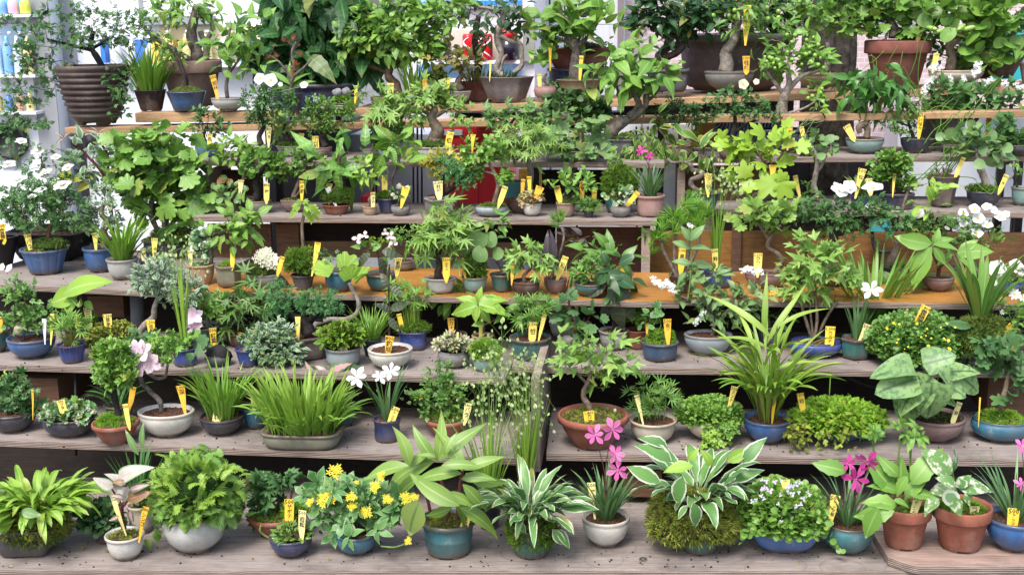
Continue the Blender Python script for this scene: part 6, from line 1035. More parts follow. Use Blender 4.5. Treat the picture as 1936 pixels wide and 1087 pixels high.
Pl('potted_ginkgo', 'teal cup with fan shaped ginkgo leaves', 'bonsai', 3, 641, 554, 'cup', 56, 38, 'turq').xleaf([(628, 515, 600, 492, -.05, 30), (650, 512, 656, 482, -.05), (672, 532, 694, 508, -.06, -30)], 'lime', 'ginkgo', sbase=True).tree([[(641, 515, 2), (636, 500, 1.5)]], 'green', [(630, 485, 34, 14, 12)], 'fern', 18, 'blueg', m=3)
Pl('potted_hydrangea', 'pink lacecap hydrangea in a teal green round pot', 'potted plant', 3, 722, 552, 'cup', 62, 30, 'teal').tree([[(720, 515, 2.5), (716, 490, 2), (712, 470, 1.5)]], 'red', [(712, 478, 44, 12, 8)], 'oval', 26, 'mid', m=3).tree([], 'green', [(712, 455, 22, 7, 20)], 'tuft', 7, 'limeb', m=3, connect=False).flowers([(676, 452, 22), (690, 446, 20), (740, 448, 24), (745, 458, 22), (728, 440, 16), (736, 470, 16)], 'tiny', 'pinkw').xleaf([(716, 488, 735, 515, -.06), (700, 480, 668, 498, -.06), (722, 475, 755, 480, -.06)], 'dpurp', 'serr').tag(752, 500, '500', 6, 14, 28, kanji='紫陽')
Pl('potted_maple', 'grey oval tray with black trunked green palmate maple', 'bonsai', 3, 833, 557, 'flare', 64, 28, 'greyw', ('o', .7)).tree([[(830, 528, 8), (828, 515, 7), (832, 500, 6), (824, 485, 5), (828, 470, 4)], [(828, 490, 4), (815, 470, 3), (810, 455, 2)], [(830, 480, 4), (840, 460, 3), (850, 440, 2)]], 'dark', [(810, 450, 34, 18, 12), (850, 430, 40, 20, 16), (835, 400, 30, 12, 8), (870, 455, 26, 22, 8), (845, 465, 26, 14, 6)], 'maple', 42, 'maple', m=3, droop=.35, up=.1).tag(844, 504, '3,500', 0, 15, 36, kanji='山もみじ')
Pl('potted_azalea', 'airy rose twigs behind the pink lacecap hydrangea', 'bonsai', 3, 765, 520, 'cup', 40, 24, 'grey', dy=.06).tree([[(765, 490, 2), (768, 460, 1.5)]], 'green', [(765, 455, 34, 22, 30)], 'rose3', 11, 'mid', m=4).stalks([(745, 500), (760, 495), (772, 500), (780, 498)], mat='stem', head=0)
Pl('moss_column', 'glassy green pot of moss with smooth round bluish leaves', 'potted plant', 3, 898, 555, 'cup', 50, 28, 'cela').cush(897, 505, 22, 28, 500, 'tuft', 8, 'moss', low=-.6).xleaf([(882, 470, 888, 436, -.03), (902, 468, 908, 436, -.04), (920, 465, 935, 442, -.03), (934, 488, 948, 470, -.03), (875, 480, 880, 460, -.02), (905, 495, 912, 468, -.05), (865, 450, 872, 432, -.02)], 'glauc', 'round', sbase=(898, 500)).tag(876, 504, '500', -12, 8, 34)
Pl('potted_bonsai', 'small teal pot with one thin curving stem', 'bonsai', 3, 950, 554, 'flare', 48, 32, 'tealg').tree([[(950, 518, 3.5), (948, 508, 3.5), (940, 495, 3), (934, 480, 3), (932, 465, 2.5), (925, 450, 2)]], 'grey', [(915, 430, 40, 16, 12), (940, 425, 24, 12, 6)], 'oval', 26, 'mid', m=3).tag(968, 507, '', 2, 6, 30)
Pl('potted_maple', 'brown bowl of lime trident maple with bent stem', 'bonsai', 3, 995, 562, 'bowl', 54, 26, 'brown').tree([[(992, 532, 3.5), (990, 522, 3.5), (996, 515, 3), (1004, 505, 2.5), (1000, 490, 2)]], 'tan', [(1000, 475, 34, 16, 18), (975, 485, 22, 16, 8), (1025, 490, 20, 16, 8)], 'tri', 26, 'maple', m=4, droop=.3).tag(969, 510, '800', 3, 7, 26)
Pl('potted_pine', 'seedling pine with a single leaning stem', 'bonsai', 3, 1050, 556, 'bowl', 44, 26, 'mauve').tree([[(1042, 528, 3), (1050, 500, 2.5), (1062, 470, 2.5), (1066, 445, 2), (1062, 430, 2)]], 'grey', [], 'pine').tree([], 'green', [(1062, 422, 8, 6, 4)], 'pine', 34, 'needle', m=2, connect=False, up=1.2, spread=.5).xleaf([(1040, 500, 1030, 440), (1045, 500, 1048, 438), (1035, 500, 1005, 455), (1040, 505, 1022, 480)], 'purple', 'lance').tag(1064, 500, '500', 20, 12, 34, kanji='松')
Pl('potted_beech', 'broad pink edged green leaves before the reddish panel', 'bonsai', 3, 1160, 552, 'drum', 76, 30, 'pinkb').tree([[(1155, 520, 3), (1158, 500, 2.5)]], 'brown', [(1160, 480, 50, 28, 14)], 'serr', 40, 'mid', m=3, up=.3).xleaf([(1135, 490, 1112, 462, -.04), (1155, 480, 1150, 440, -.05), (1175, 490, 1200, 465, -.05), (1180, 500, 1200, 525, -.05), (1150, 495, 1140, 470, -.06)], 'mapd', 'hang').tag(1174, 512, '800', -20, 12, 22)
Pl('potted_fern', 'dense small leaved shrub in dark bowl left of beech', 'potted plant', 3, 1115, 562, 'bowl', 60, 22, 'tealg').tree([[(1112, 540, 3), (1112, 520, 2)]], 'dark', [(1112, 510, 34, 22, 46)], 'small', 13, 'mid', m=5)
Pl('potted_iris', 'fan of narrow striped leaves in front of the orange shelf', 'potted plant', 2, 1066, 650, 'cup', 60, 60, 'greyw', ('q', 1, 5), dy=.05).blades(50, (60, 110), 6, (.05, .6), (.05, .5), mat='grassb', base=.6, lift=0).tree([[(1085, 590, 2.5), (1098, 540, 2), (1102, 480, 1.8), (1088, 440, 1.5)]], 'brown', [(1095, 448, 26, 10, 6)], 'oval', 24, 'purple', m=3).tag(1089, 571, '500', -6, 14, 18, kanji='ア')
Pl('potted_pine', 'four long needled pine tufts on bare thin stems', 'bonsai', 3, 1288, 556, 'cone', 50, 32, 'brown').tree([[(1280, 525, 3.5), (1268, 500, 3), (1255, 475, 3), (1250, 450, 3)], [(1284, 525, 3.5), (1275, 490, 3), (1278, 440, 3), (1280, 410, 2.5)], [(1290, 525, 3.5), (1300, 490, 3), (1305, 450, 3)], [(1292, 525, 3), (1318, 470, 3), (1322, 430, 2.5)]], 'grey', [], 'pine').tree([], 'green', [(1250, 435, 14, 16, 8), (1282, 405, 12, 16, 8), (1305, 420, 14, 12, 8), (1322, 405, 12, 14, 8)], 'pine', 40, 'needle', m=2, connect=False, up=.9, spread=.45).tag(1289, 487, '1,000', 3, 13, 38, kanji='黒松', dy=-.005)
Pl('potted_quaking_grass', 'square cobalt pot of very tall quaking grass', 'potted plant', 3, 1352, 547, 'drum', 50, 34, 'royal', ('q', 1, 9), rot=.45, soil='moss').stalks([(1352, 315), (1362, 330), (1372, 320), (1380, 345), (1345, 340), (1385, 360)], head=14, hs=7, spread=(30, 34)).blades(26, (80, 150), 4, (.0, .12), (.02, .2), mat='grass', base=.3).tag(1352, 487, '500', -3, 12, 34, kanji='鈴')
Pl('potted_mulberry', 'zigzag trunk in mauve boat bowl with lobed leaves', 'bonsai', 3, 1446, 547, 'bowl', 78, 28, 'mauve', ('o', .65)).tree([[(1462, 518, 6), (1470, 508, 5), (1478, 495, 5), (1470, 480, 4.5), (1452, 468, 4), (1456, 450, 4), (1468, 435, 3), (1476, 425, 2)], [(1455, 455, 3.5), (1442, 435, 3), (1432, 420, 2)]], 'tan', [(1430, 400, 40, 16, 14), (1470, 405, 30, 16, 10), (1405, 405, 24, 10, 6), (1480, 425, 26, 16, 8)], 'vine', 24, 'maple', m=3).tag(1433, 492, '2,000', 0, 16, 28, kanji='クワ')
Pl('potted_rose', 'spreading bush with large pure white single roses', 'bonsai', 3, 1575, 548, 'bowl', 60, 26, 'slate', dy=.04).tree([[(1570, 520, 9), (1568, 480, 9), (1576, 450, 9), (1574, 430, 6), (1590, 410, 4)], [(1576, 445, 6), (1600, 437, 6), (1610, 437, 5)], [(1570, 430, 4), (1540, 415, 3)]], 'dark', [(1530, 400, 40, 22, 44), (1590, 405, 46, 26, 60), (1650, 400, 46, 24, 50), (1690, 420, 34, 18, 26), (1500, 410, 20, 16, 12), (1600, 440, 60, 14, 24)], 'rose', 17, 'rose', m=4, droop=.1).flowers([(1586, 360, 40), (1606, 354, 30)], 'big', 'white').flowers([(1650, 358, 44), (1645, 390, 20)], 'rose5', 'white', tilt=2.5)
Pl('potted_bonsai', 'small dark bowl of moss on the right orange shelf', 'bonsai', 3, 1692, 530, 'bowl', 54, 22, 'ink', soil='moss').cush(1695, 506, 24, 8, 200, 'tuft', 5, 'moss').tree([[(1680, 508, 8), (1686, 490, 8), (1692, 475, 6), (1696, 455, 4)], [(1688, 560, 3), (1694, 500, 3), (1700, 440, 3), (1708, 390, 3), (1722, 355, 2.5), (1745, 350, 2)]], 'tan', [(1750, 350, 30, 12, 5), (1740, 380, 34, 14, 4)], 'serr', 28, 'lime', m=3).xleaf([(1752, 352, 1772, 385, -.03), (1755, 352, 1768, 378, -.03)], 'lime', 'hang')
Pl('potted_rhododendron', 'whorled large pale leaves on red stems at right', 'bonsai', 3, 1772, 552, 'bowl', 60, 24, 'mauve').tree([[(1772, 528, 3.5), (1775, 505, 3.5), (1765, 480, 3), (1760, 465, 2.5)], [(1772, 510, 3), (1792, 490, 2.5), (1810, 480, 2)]], 'red', [], 'oval').xleaf([(1760, 462, 1695, 450, -.05), (1762, 460, 1725, 440, -.03), (1765, 462, 1820, 462, -.05), (1768, 462, 1800, 445, -.02), (1762, 466, 1740, 495, -.05), (1766, 464, 1775, 435, -.02), (1758, 468, 1715, 545, -.06), (1765, 468, 1790, 500, -.06), (1810, 478, 1880, 470, -.03), (1812, 480, 1845, 450, -.02), (1808, 482, 1860, 500, -.04), (1800, 480, 1770, 500, -.01), (1770, 520, 1720, 540), (1775, 520, 1810, 540)], 'fresh', 'oval').tag(1832, 488, '800', 5, 11, 22)
Pl('potted_rose', 'bush with a cluster of small white yellow eyed roses', 'bonsai', 3, 1830, 540, 'bowl', 70, 28, 'slate', dy=.12).tree([[(1830, 510, 4), (1835, 480, 3)]], 'dark', [(1790, 435, 70, 30, 90), (1850, 455, 50, 32, 50), (1750, 420, 40, 20, 26)], 'rose', 15, 'rosey', m=4).flowers([(1820, 404, 22), (1842, 396, 24), (1866, 392, 20), (1850, 414, 24), (1890, 410, 24), (1866, 426, 22), (1845, 442, 26), (1822, 424, 20), (1738, 404, 24), (1878, 398, 18), (1902, 406, 16), (1790, 432, 14)], 'rose5', 'white', tilt=.9)
Pl('potted_rose', 'rose with white and blush flowers by the right edge', 'bonsai', 3, 1905, 560, 'bowl', 60, 26, 'blue').tree([[(1905, 530, 3), (1900, 500, 2.5)]], 'dark', [(1900, 520, 40, 30, 50), (1925, 540, 26, 30, 30)], 'rose', 14, 'mid', m=4).flowers([(1885, 508, 34), (1920, 506, 34), (1932, 512, 26), (1918, 555, 26)], 'rose5', 'white').flowers([(1903, 516, 18)], 'rose5', 'rose')
def scat(seed, x0, x1, y0, y1, n, a, b):
    r = random.Random(seed); return [(r.uniform(x0, x1), r.uniform(y0, y1), r.uniform(a, b)) for _ in range(n)]
# ---- third shelf from the bottom
Pl('potted_shrub', 'teal bowl cut off by the far left edge', 'potted plant', 2, -4, 668, 'bowl', 54, 38, 'tealg').tree([[(0, 630, 2), (4, 615, 2)]], 'dark', [(2, 612, 20, 14, 16)], 'small', 12, 'mid').tag(1, 612, '500', 4, 9, 28)
Pl('potted_rose', 'sky blue bowl of rose leaves with a beige stone', 'potted plant', 2, 63, 680, 'bowl', 90, 32, 'blue').tree([[(70, 632, 3), (68, 610, 2)], [(50, 632, 2), (45, 600, 2)]], 'green', [(40, 600, 36, 26, 40), (75, 605, 36, 26, 36), (45, 560, 34, 24, 34), (30, 540, 26, 18, 12)], 'rose', 16, 'rosey', m=4).rock(36, 625, 10, 10, (.30, .26, .19), dy=-.04).tag(99, 612, '500', 4, 9, 40).tag(84, 612, '', 0, 9, 20, white=True).flowers([(5, 505, 14), (18, 508, 18)], 'rose5', 'white', dy=-.03)
Pl('potted_bamboo', 'fluted cobalt cup of feathery dwarf bamboo', 'potted plant', 2, 138, 689, 'cone', 56, 32, 'royal', ('f', 1, 14)).blades(30, (20, 50), 2.5, (.05, .5), (.1, .6), mat='bronze', base=.5, name='stems').tree([], 'green', [(136, 618, 34, 22, 34)], 'bamb', 24, 'fresh', m=3, connect=False, up=.6)
Pl('potted_arum', 'tall arum with a long arching leaf behind the feathery bamboo', 'potted plant', 2, 155, 660, 'cup', 60, 34, 'brown').cush(158, 612, 28, 18, 360, 'tuft', 9, 'moss').tree([[(152, 610, 3), (152, 580, 3), (152, 545, 2.5)], [(152, 600, 2), (140, 565, 2), (118, 556, 1.5)], [(152, 590, 2), (145, 570, 2), (142, 555, 1.5)]], 'red', [], 'oval').xleaf([(148, 556, 86, 572, -.03), (120, 556, 186, 508, -.05), (146, 568, 108, 585, -.05), (160, 570, 174, 582, -.02)], 'lime', 'wide').tag(167, 597, '500', -8, 16, 34, kanji='三葉')
Pl('potted_groundcover', 'brown pot of tiny yellow green matted leaves', 'potted plant', 2, 208, 664, 'bowl', 70, 26, 'brown').cush(212, 638, 46, 26, 520, 'tinyr', 9, 'mossy', core=(.08, .05, .02), name='foliage').tag(204, 608, '1,000', -6, 18, 30, kanji='草苺')
Pl('potted_bonsai', 'silvery leaved tree with a white dog leg trunk', 'bonsai', 2, 262, 672, 'bowl', 56, 34, 'navy', dy=.05).tree([[(268, 640, 6), (266, 625, 7), (276, 612, 6), (290, 600, 6), (292, 582, 5), (297, 565, 4), (300, 545, 3)]], 'pale', [(300, 520, 46, 34, 100), (345, 545, 40, 30, 50), (275, 535, 28, 22, 26), (330, 565, 30, 20, 24)], 'small', 13, 'vsilver', m=5).tag(286, 622, '1,500', -5, 18, 36, kanji='姫柘植', dy=-.05)
Pl('potted_ivy', 'low blue green ivy in front of the silvery tree', 'potted plant', 2, 258, 688, 'bowl', 46, 24, 'ink').tree([], 'green', [(258, 652, 34, 16, 22), (275, 636, 24, 10, 8)], 'vine', 13, 'blueg', m=3).tag(286, 652, '500', 8, 13, 16)
Pl('potted_azalea', 'cobalt cup with azalea leaves and tall thin grass', 'potted plant', 2, 352, 695, 'cyl', 48, 32, 'royal').tree([[(350, 655, 3), (335, 640, 2)], [(352, 655, 2), (368, 645, 2)]], 'grey', [(325, 638, 34, 12, 18), (372, 640, 24, 12, 12)], 'ros', 16, 'fresh', m=1).xleaf([(372, 652, 392, 640, -.04), (368, 660, 388, 662, -.05), (360, 666, 360, 682, -.06)], 'blueg', 'vine').blades(16, (110, 190), 5, (.0, .14), (.02, .25), mat='lime', base=.25).stalks([(325, 450), (345, 470), (318, 480), (360, 490)], head=16, hs=8, spread=(30, 30), r=.8).tag(325, 660, '500', 2, 10, 22)
Pl('potted_azalea', 'grey green pot of azalea with one pink bloom', 'bonsai', 2, 383, 668, 'cyl', 76, 44, 'tealg', dy=.03).tree([[(395, 628, 5), (392, 605, 4), (400, 590, 3)], [(390, 625, 3), (372, 600, 2)]], 'pale', [(395, 570, 40, 22, 36), (410, 590, 28, 14, 16), (370, 560, 30, 16, 16)], 'ros', 14, 'fresh', m=1).flowers([(366, 600, 40), (362, 618, 30), (375, 612, 28)], 'azal', 'rose', dy=-.06)
Pl('potted_maple', 'palmate maple with reddish young leaves in shade', 'bonsai', 2, 455, 668, 'cup', 52, 34, 'brown', dy=.06).tree([[(455, 634, 3), (452, 600, 3), (448, 570, 2)]], 'red', [(460, 575, 44, 26, 16), (445, 610, 40, 20, 10), (475, 545, 30, 14, 6)], 'maple', 40, 'mapd', m=3, droop=.4).tag(455, 640, '500', 2, 12, 24).tag(403, 637, '500', -3, 14, 36, kanji='紅葉', dy=-.06)
Pl('rock_pot', 'black craggy lava rock planted with little shoots', 'potted plant', 2, 413, 694, 'round', 44, 18, 'slate', clayfoot=False).rock(413, 672, 25, 20, (.025, .022, .022), dy=0, name='lava_rock').tree([], 'green', [(412, 660, 20, 6, 8)], 'small', 9, 'mid')
Pl('potted_plant', 'cobalt cup half hidden by the variegated box tree', 'potted plant', 2, 470, 696, 'flare', 48, 32, 'royal').tree([[(470, 656, 2), (470, 640, 2)]], 'green', [(470, 640, 16, 10, 8)], 'small', 10, 'blueg')
Pl('potted_juniper', 'black trunked juniper with two cloud pads in square pot', 'bonsai', 2, 578, 684, 'drum', 70, 42, clay((.12, .095, .085)), ('q', 1, 9), rot=.6, clayfoot=False).tree([[(585, 630, 13), (578, 612, 11), (575, 605, 9), (560, 600, 7), (545, 590, 5), (532, 575, 4)], [(578, 610, 8), (592, 600, 5), (603, 590, 4), (606, 580, 3)], [(570, 602, 4), (610, 606, 3)]], 'black', [(528, 562, 30, 30, 60), (603, 572, 40, 26, 80), (535, 590, 22, 12, 16)], 'tuft2', 14, 'jun', m=4).tag(563, 622, '8,000', -2, 12, 16, kanji='真').tag(563, 603, '', -2, 11, 9)
Pl('fallen_branch_bonsai', 'pale horizontal branch reaching up to ginkgo like leaves', 'bonsai', 2, 640, 672, 'bowl', 44, 26, 'slate', dy=.07).tree([[(598, 618, 7), (600, 612, 6), (625, 604, 5), (655, 604, 5), (675, 592, 5), (678, 572, 4.5), (670, 555, 4), (660, 535, 3)]], 'pale', [], 'oval').xleaf([(662, 528, 656, 500, -.02, 35), (668, 532, 688, 512, -.02, -35)], 'lime', 'ginkgo')
Pl('potted_sedum', 'blue grey tub of golden green rosettes', 'potted plant', 2, 650, 697, 'drum', 70, 33, 'greyb').cush(645, 640, 36, 25, 130, 'whorl', 17, 'moss', name='foliage', core=(.05, .08, .01), low=-.3).tag(650, 655, '500', 5, 15, 34, kanji='大文字')
Pl('potted_grass', 'narrow navy cup of hair fine grass', 'potted plant', 2, 704, 675, 'cone', 40, 30, 'navy').blades(170, (35, 85), 2.2, (.05, .7), (.1, 1.0), mat='grass', base=.8)
Pl('potted_horsetail', 'royal blue bulging pot of thin yellow stems over moss', 'potted plant', 2, 782, 664, 'cyl', 54, 34, 'royal', ('q', 1, 4), soil='moss').cush(780, 620, 28, 14, 260, 'tuft2', 9, 'moss').blades(34, (60, 110), 2, (.02, .15), (.02, .2), mat='grassy', base=.6, name='stems').tree([], 'green', [(770, 560, 40, 24, 30), (745, 545, 20, 12, 10)], 'palm', 22, 'fresh', m=2, connect=False).tag(757, 606, '500', -12, 9, 28)
Pl('potted_sapling', 'cream glazed bowl of bare soil with a dark leaved stem', 'bonsai', 2, 739, 700, 'bowl', 86, 31, 'white').tree([[(742, 660, 2), (736, 635, 2), (738, 600, 1.8), (735, 560, 1.5), (736, 500, 1.5)]], 'dark', [], 'oval').xleaf([(736, 600, 752, 628, -.02), (738, 585, 768, 572, -.03), (738, 590, 710, 570, -.02), (736, 545, 720, 520, -.02), (738, 540, 762, 560, -.03)], 'dpurp', 'oval').tag(735, 653, '800', 8, 17, 38, kanji='釣瓶')
Pl('potted_houseleek', 'grey clay bowl crowded with houseleek rosettes', 'potted plant', 2, 859, 697, 'round', 60, 28, 'stone').cush(858, 655, 34, 18, 46, 'ros2', 15, 'succ', core=(.08, .08, .05), name='foliage', low=-.1).cush(858, 657, 30, 18, 10, 'ros2', 11, 'succw', core=(.08, .08, .05), name='cobweb_rosettes', low=0).tag(865, 642, '', 2, 4, 30)
Pl('potted_hornbeam', 'ribbed leaf hornbeam hanging over the houseleeks', 'bonsai', 2, 862, 655, 'bowl', 44, 20, 'cela', dy=.03).tree([[(862, 632, 3), (864, 610, 2.5), (858, 590, 2), (862, 570, 2)]], 'dark', [(855, 560, 34, 18, 10), (885, 550, 26, 12, 6)], 'serr', 34, 'horn', m=3, droop=.4).tag(853, 614, '1,800', -4, 14, 28, kanji='カナ')
Pl('potted_oak', 'whorl of big lance leaves in a narrow beige pot', 'bonsai', 2, 913, 668, 'cup', 42, 30, 'peach', dy=.01).tree([[(912, 634, 3), (915, 610, 2.5), (904, 590, 2.5), (902, 578, 2)], [(914, 615, 2), (935, 605, 1.5), (950, 598, 1.5)]], 'tan', [(945, 590, 26, 14, 6)], 'serr', 28, 'fresh', m=3).xleaf([(902, 578, 850, 590, -.04), (903, 576, 870, 555, -.02), (905, 576, 965, 585, -.04), (905, 574, 950, 555, -.02), (903, 578, 895, 610, -.05), (904, 574, 905, 545, 0), (906, 578, 925, 612, -.05)], 'lime', 'serr').tag(909, 620, '', 3, 7, 36)
Pl('moss_ball', 'round green moss cushion in a small teal cup', 'potted plant', 2, 915, 704, 'cup', 46, 24, 'cela').cush(917, 664, 28, 24, 700, 'tuft', 7, 'mossl', low=-.6, lump=.04)
Pl('potted_bamboo', 'dripped teal tub of broad tufted bamboo grass', 'potted plant', 2, 1003, 684, 'drum', 82, 38, 'tealg', ('f', 1, 16)).tree([[(1000, 634, 2), (1005, 610, 2)], [(990, 634, 2), (985, 600, 1.5)]], 'green', [(1003, 590, 42, 28, 46)], 'bamb', 24, 'mid', m=3, up=.5).tag(1007, 625, '1,500', 4, 16, 34, kanji='笹').tag(1026, 610, '500', 12, 9, 36)
Pl('potted_heuchera', 'upright purple stemmed plant with lobed green leaves', 'potted plant', 2, 1092, 684, 'drum', 46, 34, 'mauve').tree([[(1090, 650, 3), (1086, 620, 2.5), (1078, 590, 2), (1075, 560, 2)], [(1092, 650, 2), (1110, 615, 2)]], 'red', [(1080, 580, 24, 20, 8), (1068, 610, 24, 12, 6), (1112, 600, 22, 16, 8), (1095, 630, 26, 14, 6)], 'vine', 28, 'blueg', m=2).xleaf([(1085, 640, 1048, 645, -.04), (1070, 560, 1085, 540, -.02)], 'purple', 'oval').flowers([(1058, 640, 12)], 'tiny', 'pinkw')
Pl('potted_viburnum', 'white cup of drooping bronze green leaves', 'bonsai', 2, 1160, 664, 'cup', 58, 34, 'greyw').tree([[(1160, 625, 3), (1158, 590, 2.5), (1150, 555, 2), (1148, 520, 2)], [(1160, 620, 2), (1178, 590, 2)]], 'dark', [(1150, 530, 30, 24, 8), (1185, 545, 26, 22, 6)], 'oval', 36, 'dark', m=3, droop=.4).xleaf([(1150, 570, 1140, 612, -.03), (1165, 570, 1172, 628, -.04), (1180, 560, 1200, 610, -.03), (1148, 548, 1188, 575, -.05), (1175, 545, 1195, 580, -.03), (1145, 540, 1105, 560, -.02)], 'dpurp', 'serr').xleaf([(1140, 515, 1120, 540, -.03), (1150, 520, 1185, 520, -.04), (1148, 500, 1140, 478, -.03), (1170, 500, 1200, 480, -.03), (1165, 522, 1200, 545, -.04)], 'deep', 'wide')
Pl('potted_geranium', 'plain terracotta pot with moss heap and variegated leaves', 'potted plant', 2, 1205, 662, 'cone', 46, 34, 'terrad').cush(1218, 598, 36, 16, 360, 'tuft', 7, 'moss').tree([], 'green', [(1205, 600, 18, 12, 8)], 'vine', 16, 'varieg', m=3).tag(1226, 573, '1,000', 2, 16, 24, kanji='タン', dy=-.01)
Pl('potted_ivy', 'dark blue cup of moss with small white edged leaves', 'potted plant', 2, 1247, 686, 'drum', 72, 33, GL['navy'] if False else glaze((.02, .06, .13), .3, (.06, .07, .09)), soil='mossl', mound=.35).tree([[(1235, 640, 1.5), (1230, 620, 1.5)], [(1240, 640, 1.5), (1250, 615, 1.5)]], 'green', [(1235, 608, 28, 14, 10), (1215, 640, 14, 12, 4)], 'vine', 17, 'varieg', m=2).cush(1250, 636, 26, 12, 280, 'tuft', 7, 'mossl').tag(1262, 620, '500', -2, 15, 36, kanji='姫ツタ')
Pl('potted_privet', 'wide pale blue bowl of oval leaved white flowered privet', 'bonsai', 2, 1338, 674, 'bowl', 92, 35, 'greyb', ('o', .75)).tree([[(1345, 635, 4), (1350, 620, 3.5), (1335, 590, 3), (1310, 570, 2.5), (1280, 558, 2)], [(1348, 620, 3), (1375, 590, 2.5), (1400, 570, 2)], [(1350, 610, 3), (1340, 560, 2.5), (1330, 530, 2)]], 'grey', [(1370, 570, 60, 34, 40), (1300, 545, 40, 20, 16), (1420, 560, 30, 24, 14), (1350, 600, 50, 20, 20), (1335, 520, 40, 20, 14)], 'oval', 26, 'glauc', m=3).xleaf([(1305, 470, 1272, 455), (1307, 470, 1345, 462), (1306, 500, 1275, 488), (1307, 500, 1348, 500), (1306, 455, 1328, 425), (1306, 455, 1290, 428)], 'glauc', 'oval').tree([[(1300, 570, 2), (1306, 520, 1.6), (1307, 450, 1.4)]], 'green', [], 'oval').flowers([(1250, 540, 38), (1268, 545, 34), (1240, 532, 28), (1318, 606, 26), (1330, 592, 18), (1305, 428, 18), (1425, 515, 34), (1412, 510, 26)], 'privet', 'white', dy=-.04)
Pl('potted_sedum', 'yellow tipped stonecrop behind the tall arching grass', 'potted plant', 2, 1460, 660, 'cup', 60, 40, 'slate').tree([[(1455, 620, 3), (1450, 590, 2)]], 'green', [(1450, 600, 50, 26, 20), (1490, 585, 30, 24, 12)], 'spat', 20, 'blueg', m=5).flowers([(1464, 552, 24), (1462, 572, 16)], 'sedum', 'yel', dy=-.03)
Pl('potted_maple', 'cobalt oval dish under a clump of slim maple trunks', 'bonsai', 2, 1541, 678, 'round', 96, 26, 'royal', ('o', .75)).tree([[(1535, 640, 3), (1525, 610, 3), (1515, 570, 2.5), (1520, 520, 2)], [(1540, 640, 3), (1545, 600, 3), (1540, 550, 2)], [(1545, 640, 3), (1560, 605, 3), (1582, 570, 2.5)], [(1538, 640, 2.5), (1533, 600, 2), (1530, 560, 2)]], 'tan', [(1540, 500, 50, 34, 26), (1570, 530, 40, 30, 18), (1515, 540, 28, 30, 12), (1580, 490, 30, 24, 12), (1545, 465, 34, 12, 8)], 'tri', 36, 'maple', m=3, droop=.45).tag(1569, 634, '1,000', 3, 18, 36, kanji='カエデ')
Pl('potted_grass', 'broad bladed green grass between the two maples', 'potted plant', 2, 1645, 655, 'cup', 50, 30, 'slate').blades(90, (70, 190), 8, (.05, .6), (.1, .9), 'lance', mat='fresh', base=.9).tag(1627, 598, '500', 3, 10, 22)
Pl('potted_rhodohypoxis', 'teal hexagonal pot with a single white flower', 'potted plant', 2, 1617, 683, 'drum', 62, 38, 'tealg', ('n', 1, 6, .26), clayfoot=False).blades(24, (50, 95), 7, (.03, .35), (.05, .5), mat='grassb', base=.3).flowers([(1646, 549, 50)], 'star6', 'white', stem='stem', tilt=1.6).tag(1635, 630, '500', 20, 15, 38, kanji='アッツ桜')
Pl('potted_potentilla', 'wide dark leaved mound sprinkled with tiny yellow flowers', 'potted plant', 2, 1730, 694, 'bowl', 120, 34, 'brown').cush(1730, 645, 88, 50, 1500, 'tinyr', 11, 'rosey', core=(.02, .045, .01), name='foliage', low=-.5, lump=.08).flowers(scat(4, 1668, 1806, 606, 672, 24, 3, 7.5), 'rose5', 'yel', dy=-.14, name='flower').tag(1744, 594, '1,800', 24, 17, 36, kanji='雲間')
Pl('potted_vine', 'twisted knobbly stem with scattered leaves above the mound', 'bonsai', 2, 1700, 655, 'bowl', 60, 26, 'slate', dy=.1).tree([[(1690, 630, 3), (1692, 600, 3), (1688, 560, 2)], [(1768, 620, 3), (1770, 596, 3), (1780, 580, 3), (1774, 560, 3), (1768, 545, 2)]], 'pale', [(1690, 590, 50, 26, 16), (1730, 560, 50, 20, 14), (1710, 610, 40, 16, 10)], 'heart', 30, 'mid', m=3).tag(1679, 590, '500', 10, 12, 20)
Pl('potted_iris', 'moss ball topped by broad strap leaves at right', 'potted plant', 2, 1852, 700, 'cup', 60, 26, 'slate').cush(1850, 640, 52, 44, 1100, 'tuft', 12, 'mossd', low=-.7).blades(24, (90, 170), 15, (.05, .6), (.1, .7), 'strap', mat='mid', base=.3, x=1852, y=610).xleaf([(1840, 618, 1780, 592, -.04), (1835, 620, 1790, 612, -.05)], 'blueg', 'lance').tag(1905, 627, '2,600', 52, 22, 30, kanji='ミヤマ')
Pl('potted_daisy', 'white daisies with ferny leaves at the right edge', 'potted plant', 2, 1925, 702, 'cup', 60, 30, 'slate').tree([[(1920, 665, 2), (1915, 620, 1.5)]], 'green', [(1915, 600, 44, 40, 60)], 'lacy', 22, 'fresh', m=2).flowers([(1918, 556, 26), (1932, 562, 22), (1895, 590, 12), (1880, 535, 14)], 'daisy', 'white').xleaf([(1900, 660, 1945, 640), (1900, 662, 1940, 650)], 'fresh', 'lance')
# ---- second shelf from the bottom
Pl('potted_azalea', 'ink blue bowl of bushy azalea at far left', 'bonsai', 1, 28, 820, 'bowl', 88, 30, 'ink').tree([[(30, 775, 4), (34, 755, 3)]], 'dark', [(25, 745, 48, 30, 90), (45, 765, 34, 20, 34), (20, 720, 30, 16, 20)], 'ros', 13, 'blueg', m=1).tree([], 'green', [(20, 712, 26, 8, 5)], 'small', 9, 'lime', m=2).tag(62, 752, '500', 1, 4, 34)
Pl('potted_ivy', 'dark navy boat bowl of low spreading ivy', 'potted plant', 1, 133, 829, 'bowl', 110, 30, 'ink', ('o', .75)).cush(130, 783, 48, 18, 210, 'vine', 13, 'vblot', core=(.05, .035, .02), name='foliage', low=-.1).tree([], 'green', [(145, 765, 26, 10, 10)], 'vine', 12, 'fresh', m=2).tag(117, 766, '500', -12, 15, 22, kanji='ツタ')
